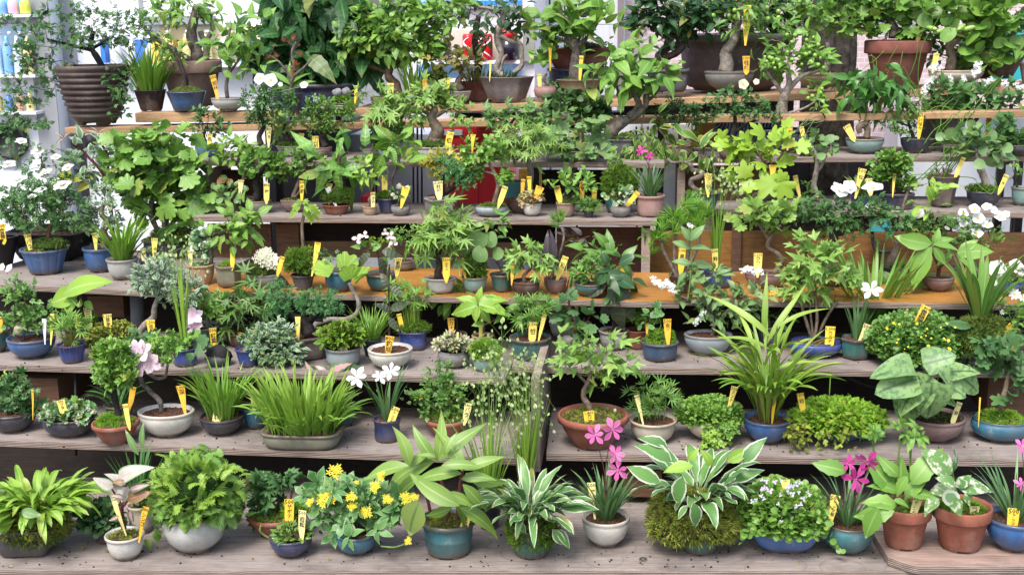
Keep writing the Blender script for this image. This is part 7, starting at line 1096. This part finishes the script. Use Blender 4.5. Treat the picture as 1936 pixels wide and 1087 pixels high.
Pl('potted_cedar', 'upright dark trunked tree in a small terracotta bowl', 'bonsai', 1, 222, 843, 'terrabowl', 88, 32, 'terra', soil='mossl', mound=.35).tree([[(225, 795, 7), (222, 775, 6), (216, 750, 6), (215, 725, 5), (212, 690, 3)]], 'black', [(212, 672, 36, 24, 60), (200, 700, 30, 20, 30), (232, 700, 30, 24, 30), (218, 720, 30, 14, 18), (208, 655, 28, 12, 16)], 'whorl', 18, 'fresh', m=2, up=.5).cush(212, 795, 28, 13, 420, 'tuft', 6, 'mossl').tag(240, 783, '500', -9, 11, 42)
Pl('potted_orchid', 'teal cup of arching strap leaves behind the upright tree', 'potted plant', 1, 228, 802, 'cup', 56, 30, 'teal').blades(22, (50, 110), 8, (.2, .9), (.3, 1.2), mat='grassd', base=.5).tag(250, 745, '500', 10, 12, 30)
Pl('potted_azalea', 'cream oval bowl with corkscrew trunk and pink azalea flowers', 'bonsai', 1, 318, 829, 'bowl', 108, 40, 'white', ('o', .8)).tree([[(306, 778, 5), (302, 758, 5), (286, 742, 4.5), (268, 722, 4.5), (267, 706, 4), (278, 704, 4), (295, 715, 3.5), (312, 712, 3), (316, 695, 2.5), (318, 685, 2)]], 'grey', [(312, 670, 34, 18, 40), (330, 655, 24, 12, 20), (300, 650, 24, 12, 16)], 'ros', 14, 'fresh', m=1).flowers([(244, 672, 42), (272, 666, 48), (287, 684, 44), (262, 694, 42), (240, 692, 34), (258, 658, 34)], 'azal', 'rose', tilt=.3).tag(344, 744, '1,000', -9, 17, 34, kanji='深山', dy=.0)
Pl('potted_grass', 'squat navy dish of upright fresh green blades', 'potted plant', 1, 422, 825, 'bowl', 84, 27, 'ink').blades(150, (45, 125), 5, (.02, .4), (.15, 1.2), 'lance', mat='grass', base=.8, twist=.9).tag(413, 776, '500', 12, 19, 44, kanji='野麦')
Pl('potted_box', 'globe of white edged box leaves on a curving trunk', 'bonsai', 1, 505, 795, 'bowl', 60, 26, 'brown').tree([[(505, 770, 9), (498, 745, 8), (490, 725, 7), (498, 705, 6), (512, 690, 5)]], 'grey', [(505, 655, 48, 34, 150), (540, 670, 36, 26, 80), (520, 625, 44, 14, 50)], 'small', 14, 'vsilver', m=5).cush(515, 655, 48, 34, 200, 'small', 13, 'glauc', core=(.02, .035, .02), name='inner_leaves', low=-1)
Pl('potted_plant', 'rounded turquoise cup between two grass pots', 'potted plant', 1, 485, 813, 'cup', 50, 36, 'turq').tree([], 'green', [(488, 762, 22, 12, 10)], 'lance', 20, 'fresh', m=2).tag(479, 752, '1,500', -7, 12, 36, kanji='シダ')
Pl('potted_reed', 'long shallow greenish tray thick with bright reed grass', 'potted plant', 1, 575, 853, 'tray', 156, 28, 'moss', ('q', .62, 4)).blades(330, (40, 128), 6, (.02, .35), (.1, 1.1), 'lance', mat='lime', base=.95, twist=1.2).blades(110, (45, 100), 7.5, (.2, .8), (.6, 1.7), 'lance', mat='grass', base=1, name='outer_leaves', twist=1).blades(160, (30, 70), 1.8, (.0, .15), (0, .2), mat='stem', base=.95, name='stems')
Pl('potted_primrose', 'turquoise bowl mostly hidden behind the reed tray', 'potted plant', 1, 652, 808, 'cup', 40, 34, 'turq').tree([], 'green', [(655, 750, 18, 22, 8)], 'small', 12, 'blueg').flowers([(652, 745, 10), (648, 770, 8)], 'tiny', 'cream')
Pl('potted_begonia', 'pink and green blotched leaves before the creamy bowl', 'potted plant', 1, 600, 800, 'cup', 40, 24, 'brown').tree([[(612, 775, 2), (618, 740, 2), (625, 710, 2)]], 'red', [], 'oval').xleaf([(645, 712, 702, 705, -.02), (620, 710, 648, 680, -.03), (600, 715, 575, 690, -.02), (620, 705, 600, 690, -.02)], 'pinkv', 'wide')
Pl('potted_rhodohypoxis', 'narrow navy cylinder with three pure white flowers', 'potted plant', 1, 733, 839, 'cyl', 54, 41, 'navy').blades(18, (60, 110), 9, (.03, .5), (.05, .6), mat='grassb', base=.35).flowers([(675, 714, 46), (718, 712, 36), (738, 702, 40)], 'star6', 'white', stem='stem', sfrom=(728, 795), tilt=1.2).flowers([(715, 740, 16)], 'bud', 'cream').tag(743, 786, '500', 18, 16, 38, kanji='アッツ桜')
Pl('potted_rose', 'bushy miniature rose with buds in terracotta bowl', 'potted plant', 1, 845, 830, 'terrabowl', 84, 28, 'terra', soil='moss', mound=.4).tree([[(840, 788, 2.5), (838, 765, 2)], [(850, 788, 2.5), (855, 755, 2)], [(838, 785, 2), (800, 755, 1.5), (775, 735, 1)]], 'green', [(835, 740, 40, 30, 56), (815, 760, 34, 22, 30), (855, 755, 34, 24, 36), (830, 705, 36, 16, 20), (790, 750, 20, 20, 12)], 'rose', 15, 'rosey', m=4).flowers([(768, 732, 8), (775, 745, 9), (850, 728, 8), (788, 697, 8), (838, 688, 7), (874, 708, 7), (853, 724, 9)], 'bud', 'pinkw').flowers([(832, 766, 12), (796, 752, 8)], 'tiny', 'yel').cush(845, 785, 30, 12, 260, 'tuft', 7, 'moss').tag(883, 777, '1,000', 12, 15, 32, kanji='バラ')
Pl('potted_maple', 'wide terracotta bowl with a young trident maple', 'bonsai', 1, 1121, 853, 'terrabowl', 136, 50, 'terra', soil='mossy', mound=.15).tree([[(1118, 780, 6), (1112, 765, 6), (1104, 752, 5.5), (1104, 738, 5), (1112, 722, 4), (1118, 700, 3)], [(1110, 725, 3), (1085, 700, 2)], [(1114, 720, 3), (1145, 700, 2)]], 'tan', [(1080, 690, 34, 20, 9), (1120, 680, 44, 28, 15), (1160, 675, 34, 24, 9), (1110, 655, 40, 14, 7), (1060, 650, 18, 10, 3), (1128, 720, 22, 14, 5), (1165, 650, 24, 10, 3)], 'tri', 36, 'maple', m=3, droop=.25).tag(1114, 790, '1,800', -4, 20, 28, kanji='カエ').rock(1163, 776, 3, 4, (.5, .45, .35))
Pl('potted_bamboo', 'white cup of short leafy dwarf bamboo', 'potted plant', 1, 1234, 841, 'cup', 92, 36, 'cream').tree([[(1215+8*i, 796, 1.3), (1208+10*i, 765, 1.1), (1205+11*i, 740, .8)] for i in range(6)], 'green', [(1235, 752, 46, 30, 56)], 'bamb', 26, 'mid', m=2, connect=False, up=.5).tag(1207, 762, '500', -12, 10, 34)
Pl('potted_groundcover', 'cream bowl spilling small bright round leaves', 'potted plant', 1, 1342, 835, 'bowl', 94, 34, 'cream').cush(1342, 783, 60, 30, 900, 'tinyr', 10, 'fresh', core=(.04, .09, .02), name='foliage', low=-.4).hang(1350, 810, 1348, 852, 22, 170, size=8, mat='lime').hang(1372, 805, 1380, 818, 14, 50, size=8, mat='fresh').tag(1385, 746, '500', 16, 13, 34, kanji='ミント')
Pl('potted_hakone_grass', 'blue bowl of tall arching golden green grass', 'potted plant', 1, 1450, 841, 'bowl', 92, 38, 'blue').blades(34, (60, 150), 3, (.02, .3), (.02, .2), mat='stemr', base=.5, name='stems').blades(50, (110, 215), 9, (.02, .4), (.3, 1.7), 'lance', mat='grassy', base=.5, seg=12, twist=1).blades(60, (60, 120), 8, (.4, .9), (.6, 1.6), 'lance', mat='grass', base=1.2, lift=60, seg=10, name='lower_leaves', twist=1).blades(20, (60, 110), 9, (.2, .7), (.6, 1.6), 'lance', mat='grassy', base=1.2, lift=120, seg=10, name='upper_leaves', twist=1).xleaf([(1460, 640, 1370, 545, -.06), (1470, 620, 1540, 560, -.06), (1445, 640, 1445, 525, -.02), (1455, 660, 1375, 610, -.08), (1465, 700, 1545, 655, -.08), (1450, 650, 1500, 540, -.03)], 'grassy', 'ribbon').tag(1463, 756, '500', 2, 9, 22)
Pl('potted_selaginella', 'cobalt dish overflowing with a feathery moss fern mound', 'potted plant', 1, 1582, 838, 'bowl', 122, 30, 'corn', ('o', .7)).cush(1580, 794, 84, 33, 2300, 'lacy', 11, 'mossl', core=(.04, .08, .012), name='foliage', low=-.3, lump=.1).hang(1512, 808, 1508, 826, 26, 150, 'lacy', 11, 'mossy').hang(1590, 806, 1580, 816, 60, 120, 'lacy', 10, 'mossy').blades(1, (46, 50), 2.5, (0, .1), (.1, .2), mat='grass', x=1568, y=748, rx=2).tag(1515, 756, '1,500', -12, 13, 28, kanji='岩', dy=-.02)
Pl('potted_wild_ginger', 'mauve bowl of big silvery heart shaped leaves', 'potted plant', 1, 1765, 838, 'bowl', 112, 36, 'mauve').cush(1760, 792, 50, 16, 260, 'tuft', 7, 'mossd', core=(.03, .025, .015)).xleaf([(1730, 702, 1652, 692, -.10, 30), (1790, 705, 1850, 690, -.05, -20), (1735, 715, 1655, 738, -.12, 0), (1760, 722, 1765, 800, -.14, 0), (1742, 720, 1690, 795, -.10, 10), (1760, 730, 1735, 775, -.08, 10), (1735, 735, 1690, 775, -.13, 20), (1775, 700, 1805, 730, -.13, -20), (1745, 690, 1808, 670, -.08, 0), (1760, 710, 1728, 768, -.10, 30), (1790, 730, 1830, 748, -.08), (1810, 710, 1862, 735, -.05), (1765, 735, 1815, 760, -.06, -20), (1700, 712, 1712, 690, -.1)], 'asar', 'cordate', sbase=True, sr=1.2).tag(1808, 778, '1,500', 20, 11, 40, kanji='葵')
Pl('potted_maple', 'glossy teal blue bowl of moss and bluish toothed leaves', 'bonsai', 1, 1890, 838, 'round', 108, 34, 'turq', ('o', .85), soil='mossl', mound=.3).tree([[(1890, 780, 5), (1896, 755, 5), (1902, 730, 4.5), (1908, 700, 3)]], 'tan', [(1890, 690, 40, 26, 14), (1925, 705, 30, 26, 10), (1900, 660, 44, 18, 12), (1915, 735, 24, 14, 4)], 'grape', 32, 'blueg', m=3, droop=.3).cush(1888, 786, 36, 10, 320, 'tuft', 6, 'mossl').tag(1852, 768, '', 0, 3, 36)
# ---- lowest shelf
Pl('potted_hosta', 'square black pot with mossy skirt and lime strap leaves', 'potted plant', 0, 58, 1056, 'cone', 128, 48, GL['slate'], ('q', .9, 8), rot=.12, clayfoot=False).cush(66, 982, 68, 34, 1500, 'tuft', 13, 'mossy', low=-.8, core=(.04, .04, .01)).cush(66, 1004, 62, 18, 500, 'tuft', 13, 'mossd', low=-.9, core=(.04, .04, .01)).blades(210, (40, 108), 15, (.1, 1.2), (.7, 2.1), 'hosta', mat='lime', base=.8, seg=10, cross=5, x=70, y=965, rx=48).xleaf([(40, 965, 74, 975, -.12)], 'glauc', 'oval')
Pl('potted_clover', 'small navy pot of dark clover leaves with yellow flower', 'potted plant', 0, 203, 1030, 'cone', 62, 44, 'ink').cush(190, 980, 40, 34, 260, 'vine', 12, 'blueg', name='foliage', core=(.01, .025, .015)).flowers([(157, 1036, 18)], 'bud', 'yel', dy=-.06).tree([[(218, 1000, 1.2, -.05), (214, 1030, 1.2, -.07), (195, 1048, 1.2, -.07), (170, 1050, 1.2, -.07), (158, 1038, 1, -.06)]], 'green', [], 'oval')
Pl('potted_arrowhead_vine', 'small off white cup with pink and white arrow leaves', 'potted plant', 0, 240, 1062, 'cup', 74, 38, 'white', soil='mossy').tree([[(235, 1000, 5), (230, 975, 4), (232, 950, 3), (236, 925, 2), (242, 908, 1.5)], [(232, 960, 3), (222, 940, 2), (212, 925, 1.5)], [(234, 955, 3), (245, 940, 2)]], 'red', [], 'oval').xleaf([(224, 905, 268, 876, -.03, 10), (214, 920, 172, 906, -.02, -20), (230, 925, 214, 952, -.04, 0), (240, 920, 226, 952, -.02, 0), (236, 915, 205, 890, .01, 10), (240, 930, 262, 955, -.02)], 'white', 'arrow').xleaf([(232, 940, 210, 935, -.05), (246, 925, 270, 915, -.03)], 'pinkv', 'arrow').xleaf([(238, 912, 212, 908, -.04), (240, 945, 276, 930, -.03)], 'brownl', 'oval').xleaf([(225, 975, 205, 985, -.04), (245, 965, 248, 990, -.03)], 'pinkv', 'oval').tag(218, 952, '500', -12, 11, 22).tag(271, 978, '500', 14, 13, 46, kanji='シンゴ')
Pl('potted_chives', 'tall white cup of upright green stems with seed pods', 'potted plant', 0, 268, 1012, 'cyl', 46, 50, 'cream', soil='mossy').cush(275, 935, 24, 20, 300, 'tuft', 8, 'moss').blades(40, (60, 130), 6, (.03, .45), (.0, .4), mat='grassd', base=.4).xleaf([(262, 860, 236, 815, -.02), (270, 850, 264, 800, -.02)], 'glauc', 'lance')
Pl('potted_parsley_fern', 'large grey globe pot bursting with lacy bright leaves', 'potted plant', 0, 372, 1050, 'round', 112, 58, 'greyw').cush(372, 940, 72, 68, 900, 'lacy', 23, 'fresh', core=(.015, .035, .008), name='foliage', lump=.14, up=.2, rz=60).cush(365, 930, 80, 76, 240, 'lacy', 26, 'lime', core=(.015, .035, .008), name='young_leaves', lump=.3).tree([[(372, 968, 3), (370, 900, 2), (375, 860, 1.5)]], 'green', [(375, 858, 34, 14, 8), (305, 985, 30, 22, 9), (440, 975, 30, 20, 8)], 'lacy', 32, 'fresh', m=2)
Pl('potted_aeonium', 'terracotta dish of dark succulent rosettes on stalks', 'potted plant', 0, 522, 1020, 'terrabowl', 100, 30, 'terrad', soil='moss').tree([[(500, 975, 3), (495, 950, 3), (490, 925, 3)], [(520, 975, 3), (528, 945, 3), (530, 915, 3)], [(535, 975, 2.5), (550, 940, 2), (553, 905, 2)], [(485, 975, 2.5), (475, 955, 2)]], 'dark', [(495, 915, 34, 20, 22), (528, 905, 26, 18, 14), (475, 950, 24, 20, 12), (505, 945, 30, 22, 14), (552, 900, 8, 8, 3)], 'ros2', 24, 'blueg', m=1, up=.8).cush(560, 965, 26, 16, 260, 'tuft', 9, 'mossl').tag(547, 963, '500', 2, 18, 42, kanji='サボテ')
Pl('potted_fern', 'small ink blue bowl with curling white green stem', 'potted plant', 0, 552, 1056, 'bowl', 82, 28, 'navy').cush(555, 1010, 36, 12, 130, 'small', 13, 'mid', name='foliage', core=(.04, .03, .015), low=-.1).tree([[(552, 1015, 2), (530, 1022, 2), (508, 1016, 2), (492, 1004, 2), (494, 992, 2)]], 'green', [(590, 1000, 14, 20, 5)], 'small', 20, 'blueg', m=2).tag(571, 983, '500', 2, 15, 40, kanji='岩松')
Pl('potted_sedum', 'blue bowl of scallop edged stonecrop with yellow star flowers', 'potted plant', 0, 675, 1052, 'bowl', 86, 32, 'turq').tree([[(675, 1010, 4), (660, 985, 3), (640, 960, 2)], [(680, 1010, 4), (700, 980, 3), (740, 960, 2)], [(675, 1010, 4), (675, 970, 3), (680, 940, 2)], [(678, 1005, 3), (690, 1000, 2)], [(672, 990, 3), (630, 975, 2), (610, 985, 2)]], 'brown', [(640, 950, 56, 34, 26), (710, 950, 60, 36, 28), (675, 975, 60, 26, 18), (620, 930, 30, 20, 8), (655, 920, 40, 16, 8), (750, 965, 34, 22, 9)], 'whorl', 38, 'vsedum', m=1, spread=.8, up=.1).xleaf([(660, 1015, 655, 985, -.06), (660, 1015, 640, 1035, -.07), (662, 1018, 665, 1042, -.07), (665, 1012, 682, 998, -.06), (715, 1005, 740, 1008, -.06), (712, 1003, 692, 1010, -.06), (712, 1003, 712, 1030, -.07), (713, 1000, 728, 985, -.06)], 'vsedum', 'oval').flowers([(633, 892, 36), (612, 945, 34), (628, 940, 32), (663, 940, 30), (667, 958, 24), (709, 920, 30), (733, 944, 28), (768, 942, 32), (784, 940, 22), (692, 968, 30), (588, 950, 26), (722, 900, 24), (674, 912, 14), (773, 1022, 20)], 'sedum', 'yel', dy=-.05, tilt=.8).tree([[(720, 1032, 1.6, -.07), (745, 1034, 1.6, -.07), (765, 1028, 1.4, -.07)]], 'green', [], 'oval')
Pl('potted_calanthe', 'green teal banded pot with huge pleated lime leaves', 'potted plant', 0, 849, 1060, 'band', 108, 60, GL['teal'], soil='mossy').tree([[(865, 985, 4), (868, 940, 4), (872, 905, 4), (875, 885, 3)], [(845, 985, 4), (848, 950, 3), (830, 900, 3)], [(815, 975, 3), (805, 930, 3), (790, 895, 3)], [(850, 990, 5), (870, 975, 4)]], 'red', [], 'oval').xleaf([(772, 880, 680, 888, -.06, 10), (775, 878, 760, 812, -.04, 0), (775, 882, 808, 840, -.02), (800, 900, 722, 930, -.03, 15), (820, 870, 785, 812, -.04), (828, 872, 840, 805, -.02, 20), (830, 870, 880, 800, -.03, -15), (840, 860, 850, 828, -.06), (872, 895, 780, 885, -.09, 10), (875, 890, 848, 820, -.05), (878, 888, 935, 855, -.06), (880, 895, 955, 925, -.04), (872, 905, 930, 895, -.08), (825, 865, 800, 850, -.09, 30), (845, 930, 900, 955, -.10, 15), (860, 945, 905, 1000, -.06), (868, 955, 772, 905, -.11, -10), (855, 960, 800, 975, -.08), (870, 960, 950, 995, -.07, 10), (875, 915, 925, 965, -.09, 5), (835, 880, 900, 870, -.10, 5), (788, 902, 830, 935, -.08), (820, 872, 700, 900, -.01)], 'cal', 'cal').xleaf([(792, 948, 762, 1018, -.10, -5)], leafmat((.12, .2, .06), (.2, .28, .09), rib=(.05, .12, .03)), 'wide').tag(883, 976, '500', 16, 16, 46, kanji='エビネ')
Pl('potted_quaking_grass', 'dark pot sending up a thick sheaf of quaking grass', 'potted plant', 0, 925, 1003, 'cone', 52, 46, 'ink').blades(60, (90, 210), 4, (.0, .3), (.02, .6), mat='lime', base=.6).stalks([(925, 700), (945, 690), (910, 720), (960, 680), (935, 660), (970, 700), (905, 750), (975, 740), (950, 640)], head=26, hs=8.5, spread=(50, 90), r=.8)
Pl('potted_quaking_grass', 'second quaking grass clump right of the upright plywood edge', 'potted plant', 0, 996, 985, 'cone', 50, 40, 'brown').blades(70, (90, 230), 4.5, (.0, .16), (.02, .3), mat='lime', base=.5).stalks([(990, 700), (1005, 720), (1015, 740), (985, 760), (1010, 690)], head=18, hs=8, spread=(36, 80), r=.8)
Pl('potted_hosta', 'dark teal fluted pot of white edged narrow hosta leaves', 'potted plant', 0, 1005, 1060, 'cone', 94, 52, 'tealg', ('f', 1, 14)).cush(1005, 1000, 50, 36, 1000, 'tuft', 11, 'moss', low=-.85, core=(.04, .045, .01)).blades(110, (55, 125), 17, (.15, 1.2), (.5, 1.9), 'hosta', mat='varieg', base=.8, seg=10, cross=5, x=1000, y=975, rx=34).xleaf([(1060, 960, 1130, 950, -.04), (1050, 1000, 1085, 1030, -.06), (1045, 1000, 1070, 1035, -.07), (980, 985, 995, 1008, -.08)], 'varieg', 'oval')
Pl('potted_rhodohypoxis', 'white bowl with four bright pink six petalled flowers', 'potted plant', 0, 1145, 1037, 'bowl', 92, 45, 'white', clayfoot=True).blades(70, (50, 125), 8, (.03, .65), (.05, .9), mat='grassb', base=.35, seg=8).flowers([(1125, 822, 50), (1158, 812, 48), (1163, 858, 44), (1168, 888, 46)], 'star6', 'pink', stem='stemr', tilt=.3, sr=1.0).flowers([(1120, 885, 10)], 'bud', 'pink').tag(1120, 932, '500', -8, 16, 44, kanji='アッ', dy=.01)
Pl('potted_hosta', 'large moss ball in dark pot crowned by white edged hosta', 'potted plant', 0, 1322, 1052, 'cone', 96, 46, GL['tealg']).cush(1312, 972, 86, 50, 2600, 'tuft', 14, 'mossy', low=-.7, core=(.035, .04, .01), rz=70, lump=.1).cush(1280, 990, 56, 28, 420, 'tuft', 17, 'mossy', low=-.9, core=(.035, .04, .01), rz=60).blades(64, (45, 122), 21, (.1, 1.1), (.4, 1.8), 'hosta', mat='varieg', base=.8, seg=10, cross=5, x=1320, y=940, rx=42).xleaf([(1310, 950, 1325, 1002, -.16, 0), (1300, 955, 1278, 978, -.14), (1405, 875, 1438, 832, -.06, 10), (1390, 910, 1432, 882, -.05), (1270, 872, 1212, 832, -.05), (1262, 845, 1220, 818, -.03), (1250, 912, 1188, 880, -.08), (1370, 930, 1385, 942, -.12), (1290, 900, 1275, 960, -.12)], 'varieg', 'oval').xleaf([(1310, 880, 1254, 884, -.10, 15), (1375, 872, 1415, 850, -.06), (1345, 880, 1330, 850, -.06), (1300, 870, 1318, 850, -.08)], 'lime', 'oval')
Pl('potted_toadflax', 'cornflower blue oblong pot of tiny lilac flowers', 'potted plant', 0, 1482, 1048, 'bowl', 128, 44, 'corn', ('q', .6, 4)).cush(1478, 965, 84, 50, 1500, 'round', 12, 'fresh', core=(.03, .06, .02), name='foliage', low=-.55, lump=.08, up=.5).flowers(scat(7, 1435, 1530, 905, 942, 20, 8, 13)+scat(9, 1408, 1545, 930, 990, 12, 7, 11), 'tiny', 'lav', dy=-.10).tag(1485, 914, '500', -4, 18, 16, dy=-.03).hang(1430, 1000, 1400, 1012, 16, 24, 'round', 11, 'fresh')
Pl('potted_rhodohypoxis', 'round teal bowl with deep pink flowers above grey leaves', 'potted plant', 0, 1600, 1050, 'round', 94, 46, 'teal').blades(50, (50, 120), 6, (.03, .8), (.1, .9), mat='grassb', base=.35).flowers([(1640, 870, 48), (1602, 875, 34), (1618, 905, 54), (1648, 880, 30)], 'star6', 'mag', stem='stemr', tilt=-.1, sr=1).flowers([(1618, 938, 12)], 'bud', 'pink').tag(1576, 957, '500', 10, 18, 46, kanji='アッツ桜').hang(1575, 1010, 1590, 1040, 20, 8, 'round', 12, 'fresh')
Pl('potted_primrose', 'left of two plain terracotta pots with tall leaf topped stems', 'potted plant', .022, 1706, 1043, 'terra', 98, 72, 'terra', soil='moss').tree([[(1690, 965, 2.5), (1695, 900, 2), (1702, 830, 2)], [(1715, 965, 2.5), (1720, 900, 2), (1722, 830, 2)], [(1710, 965, 4), (1714, 940, 4)], [(1680, 965, 2.5), (1655, 870, 2), (1650, 830, 2)]], 'green', [(1720, 808, 30, 12, 6), (1655, 818, 26, 16, 6)], 'whorl', 36, 'fresh', m=1, up=.8).xleaf([(1690, 930, 1648, 868, -.02), (1700, 930, 1655, 905, -.03), (1705, 925, 1700, 872, 0), (1725, 915, 1768, 852, -.06), (1712, 940, 1745, 900, -.05), (1720, 935, 1775, 925, -.06), (1695, 955, 1635, 940, -.08), (1600, 890, 1540, 875, -.02), (1700, 900, 1670, 870, -.03), (1690, 965, 1620, 975, -.1), (1715, 900, 1690, 935, -.08), (1660, 960, 1632, 1020, -.12, 0), (1690, 945, 1720, 950, -.09)], 'fresh', 'serr').cush(1712, 965, 22, 9, 160, 'tuft', 7, 'mossy').tag(1731, 957, '500', 13, 17, 44, kanji='サクラ')
Pl('potted_variegated_plant', 'right of two plain terracotta pots with white splashed leaves', 'potted plant', .022, 1813, 1048, 'terra', 110, 74, 'terra', soil='mossl', mound=.25).tree([[(1818, 965, 2.5), (1808, 930, 2), (1802, 900, 2), (1800, 880, 2)], [(1815, 965, 2), (1795, 945, 2), (1775, 945, 1.5)], [(1818, 965, 2), (1830, 930, 1.5)]], 'green', [(1770, 930, 20, 10, 3)], 'oval', 22, 'vblot', m=3).xleaf([(1800, 893, 1818, 850, -.02, 60), (1800, 895, 1752, 848, -.05, 0), (1808, 918, 1878, 912, -.06, -10), (1806, 915, 1780, 900, -.08), (1808, 918, 1760, 925, -.05), (1825, 930, 1840, 955, -.08), (1800, 940, 1822, 975, -.11), (1775, 943, 1742, 968, -.10), (1808, 920, 1835, 900, -.07)], leafmat((.07, .18, .06), (.14, .27, .09), blotch=(.62, .64, .48)), 'wide').xleaf([(1796, 925, 1800, 958, -.09)], 'vsilver', 'round').tag(1842, 967, '500', 4, 20, 22, kanji='イ')
Pl('potted_rhodohypoxis', 'deep blue bowl at bottom right with pale striped grass', 'potted plant', .022, 1914, 1046, 'bowl', 110, 50, 'blue').blades(46, (60, 150), 7, (.03, .7), (.1, .8), mat='grassb', base=.4).flowers([(1932, 842, 34), (1930, 916, 30)], 'star6', 'pink', stem='stemr').tag(1915, 982, '500', 5, 23, 46, kanji='アッツ桜')
build_tags()
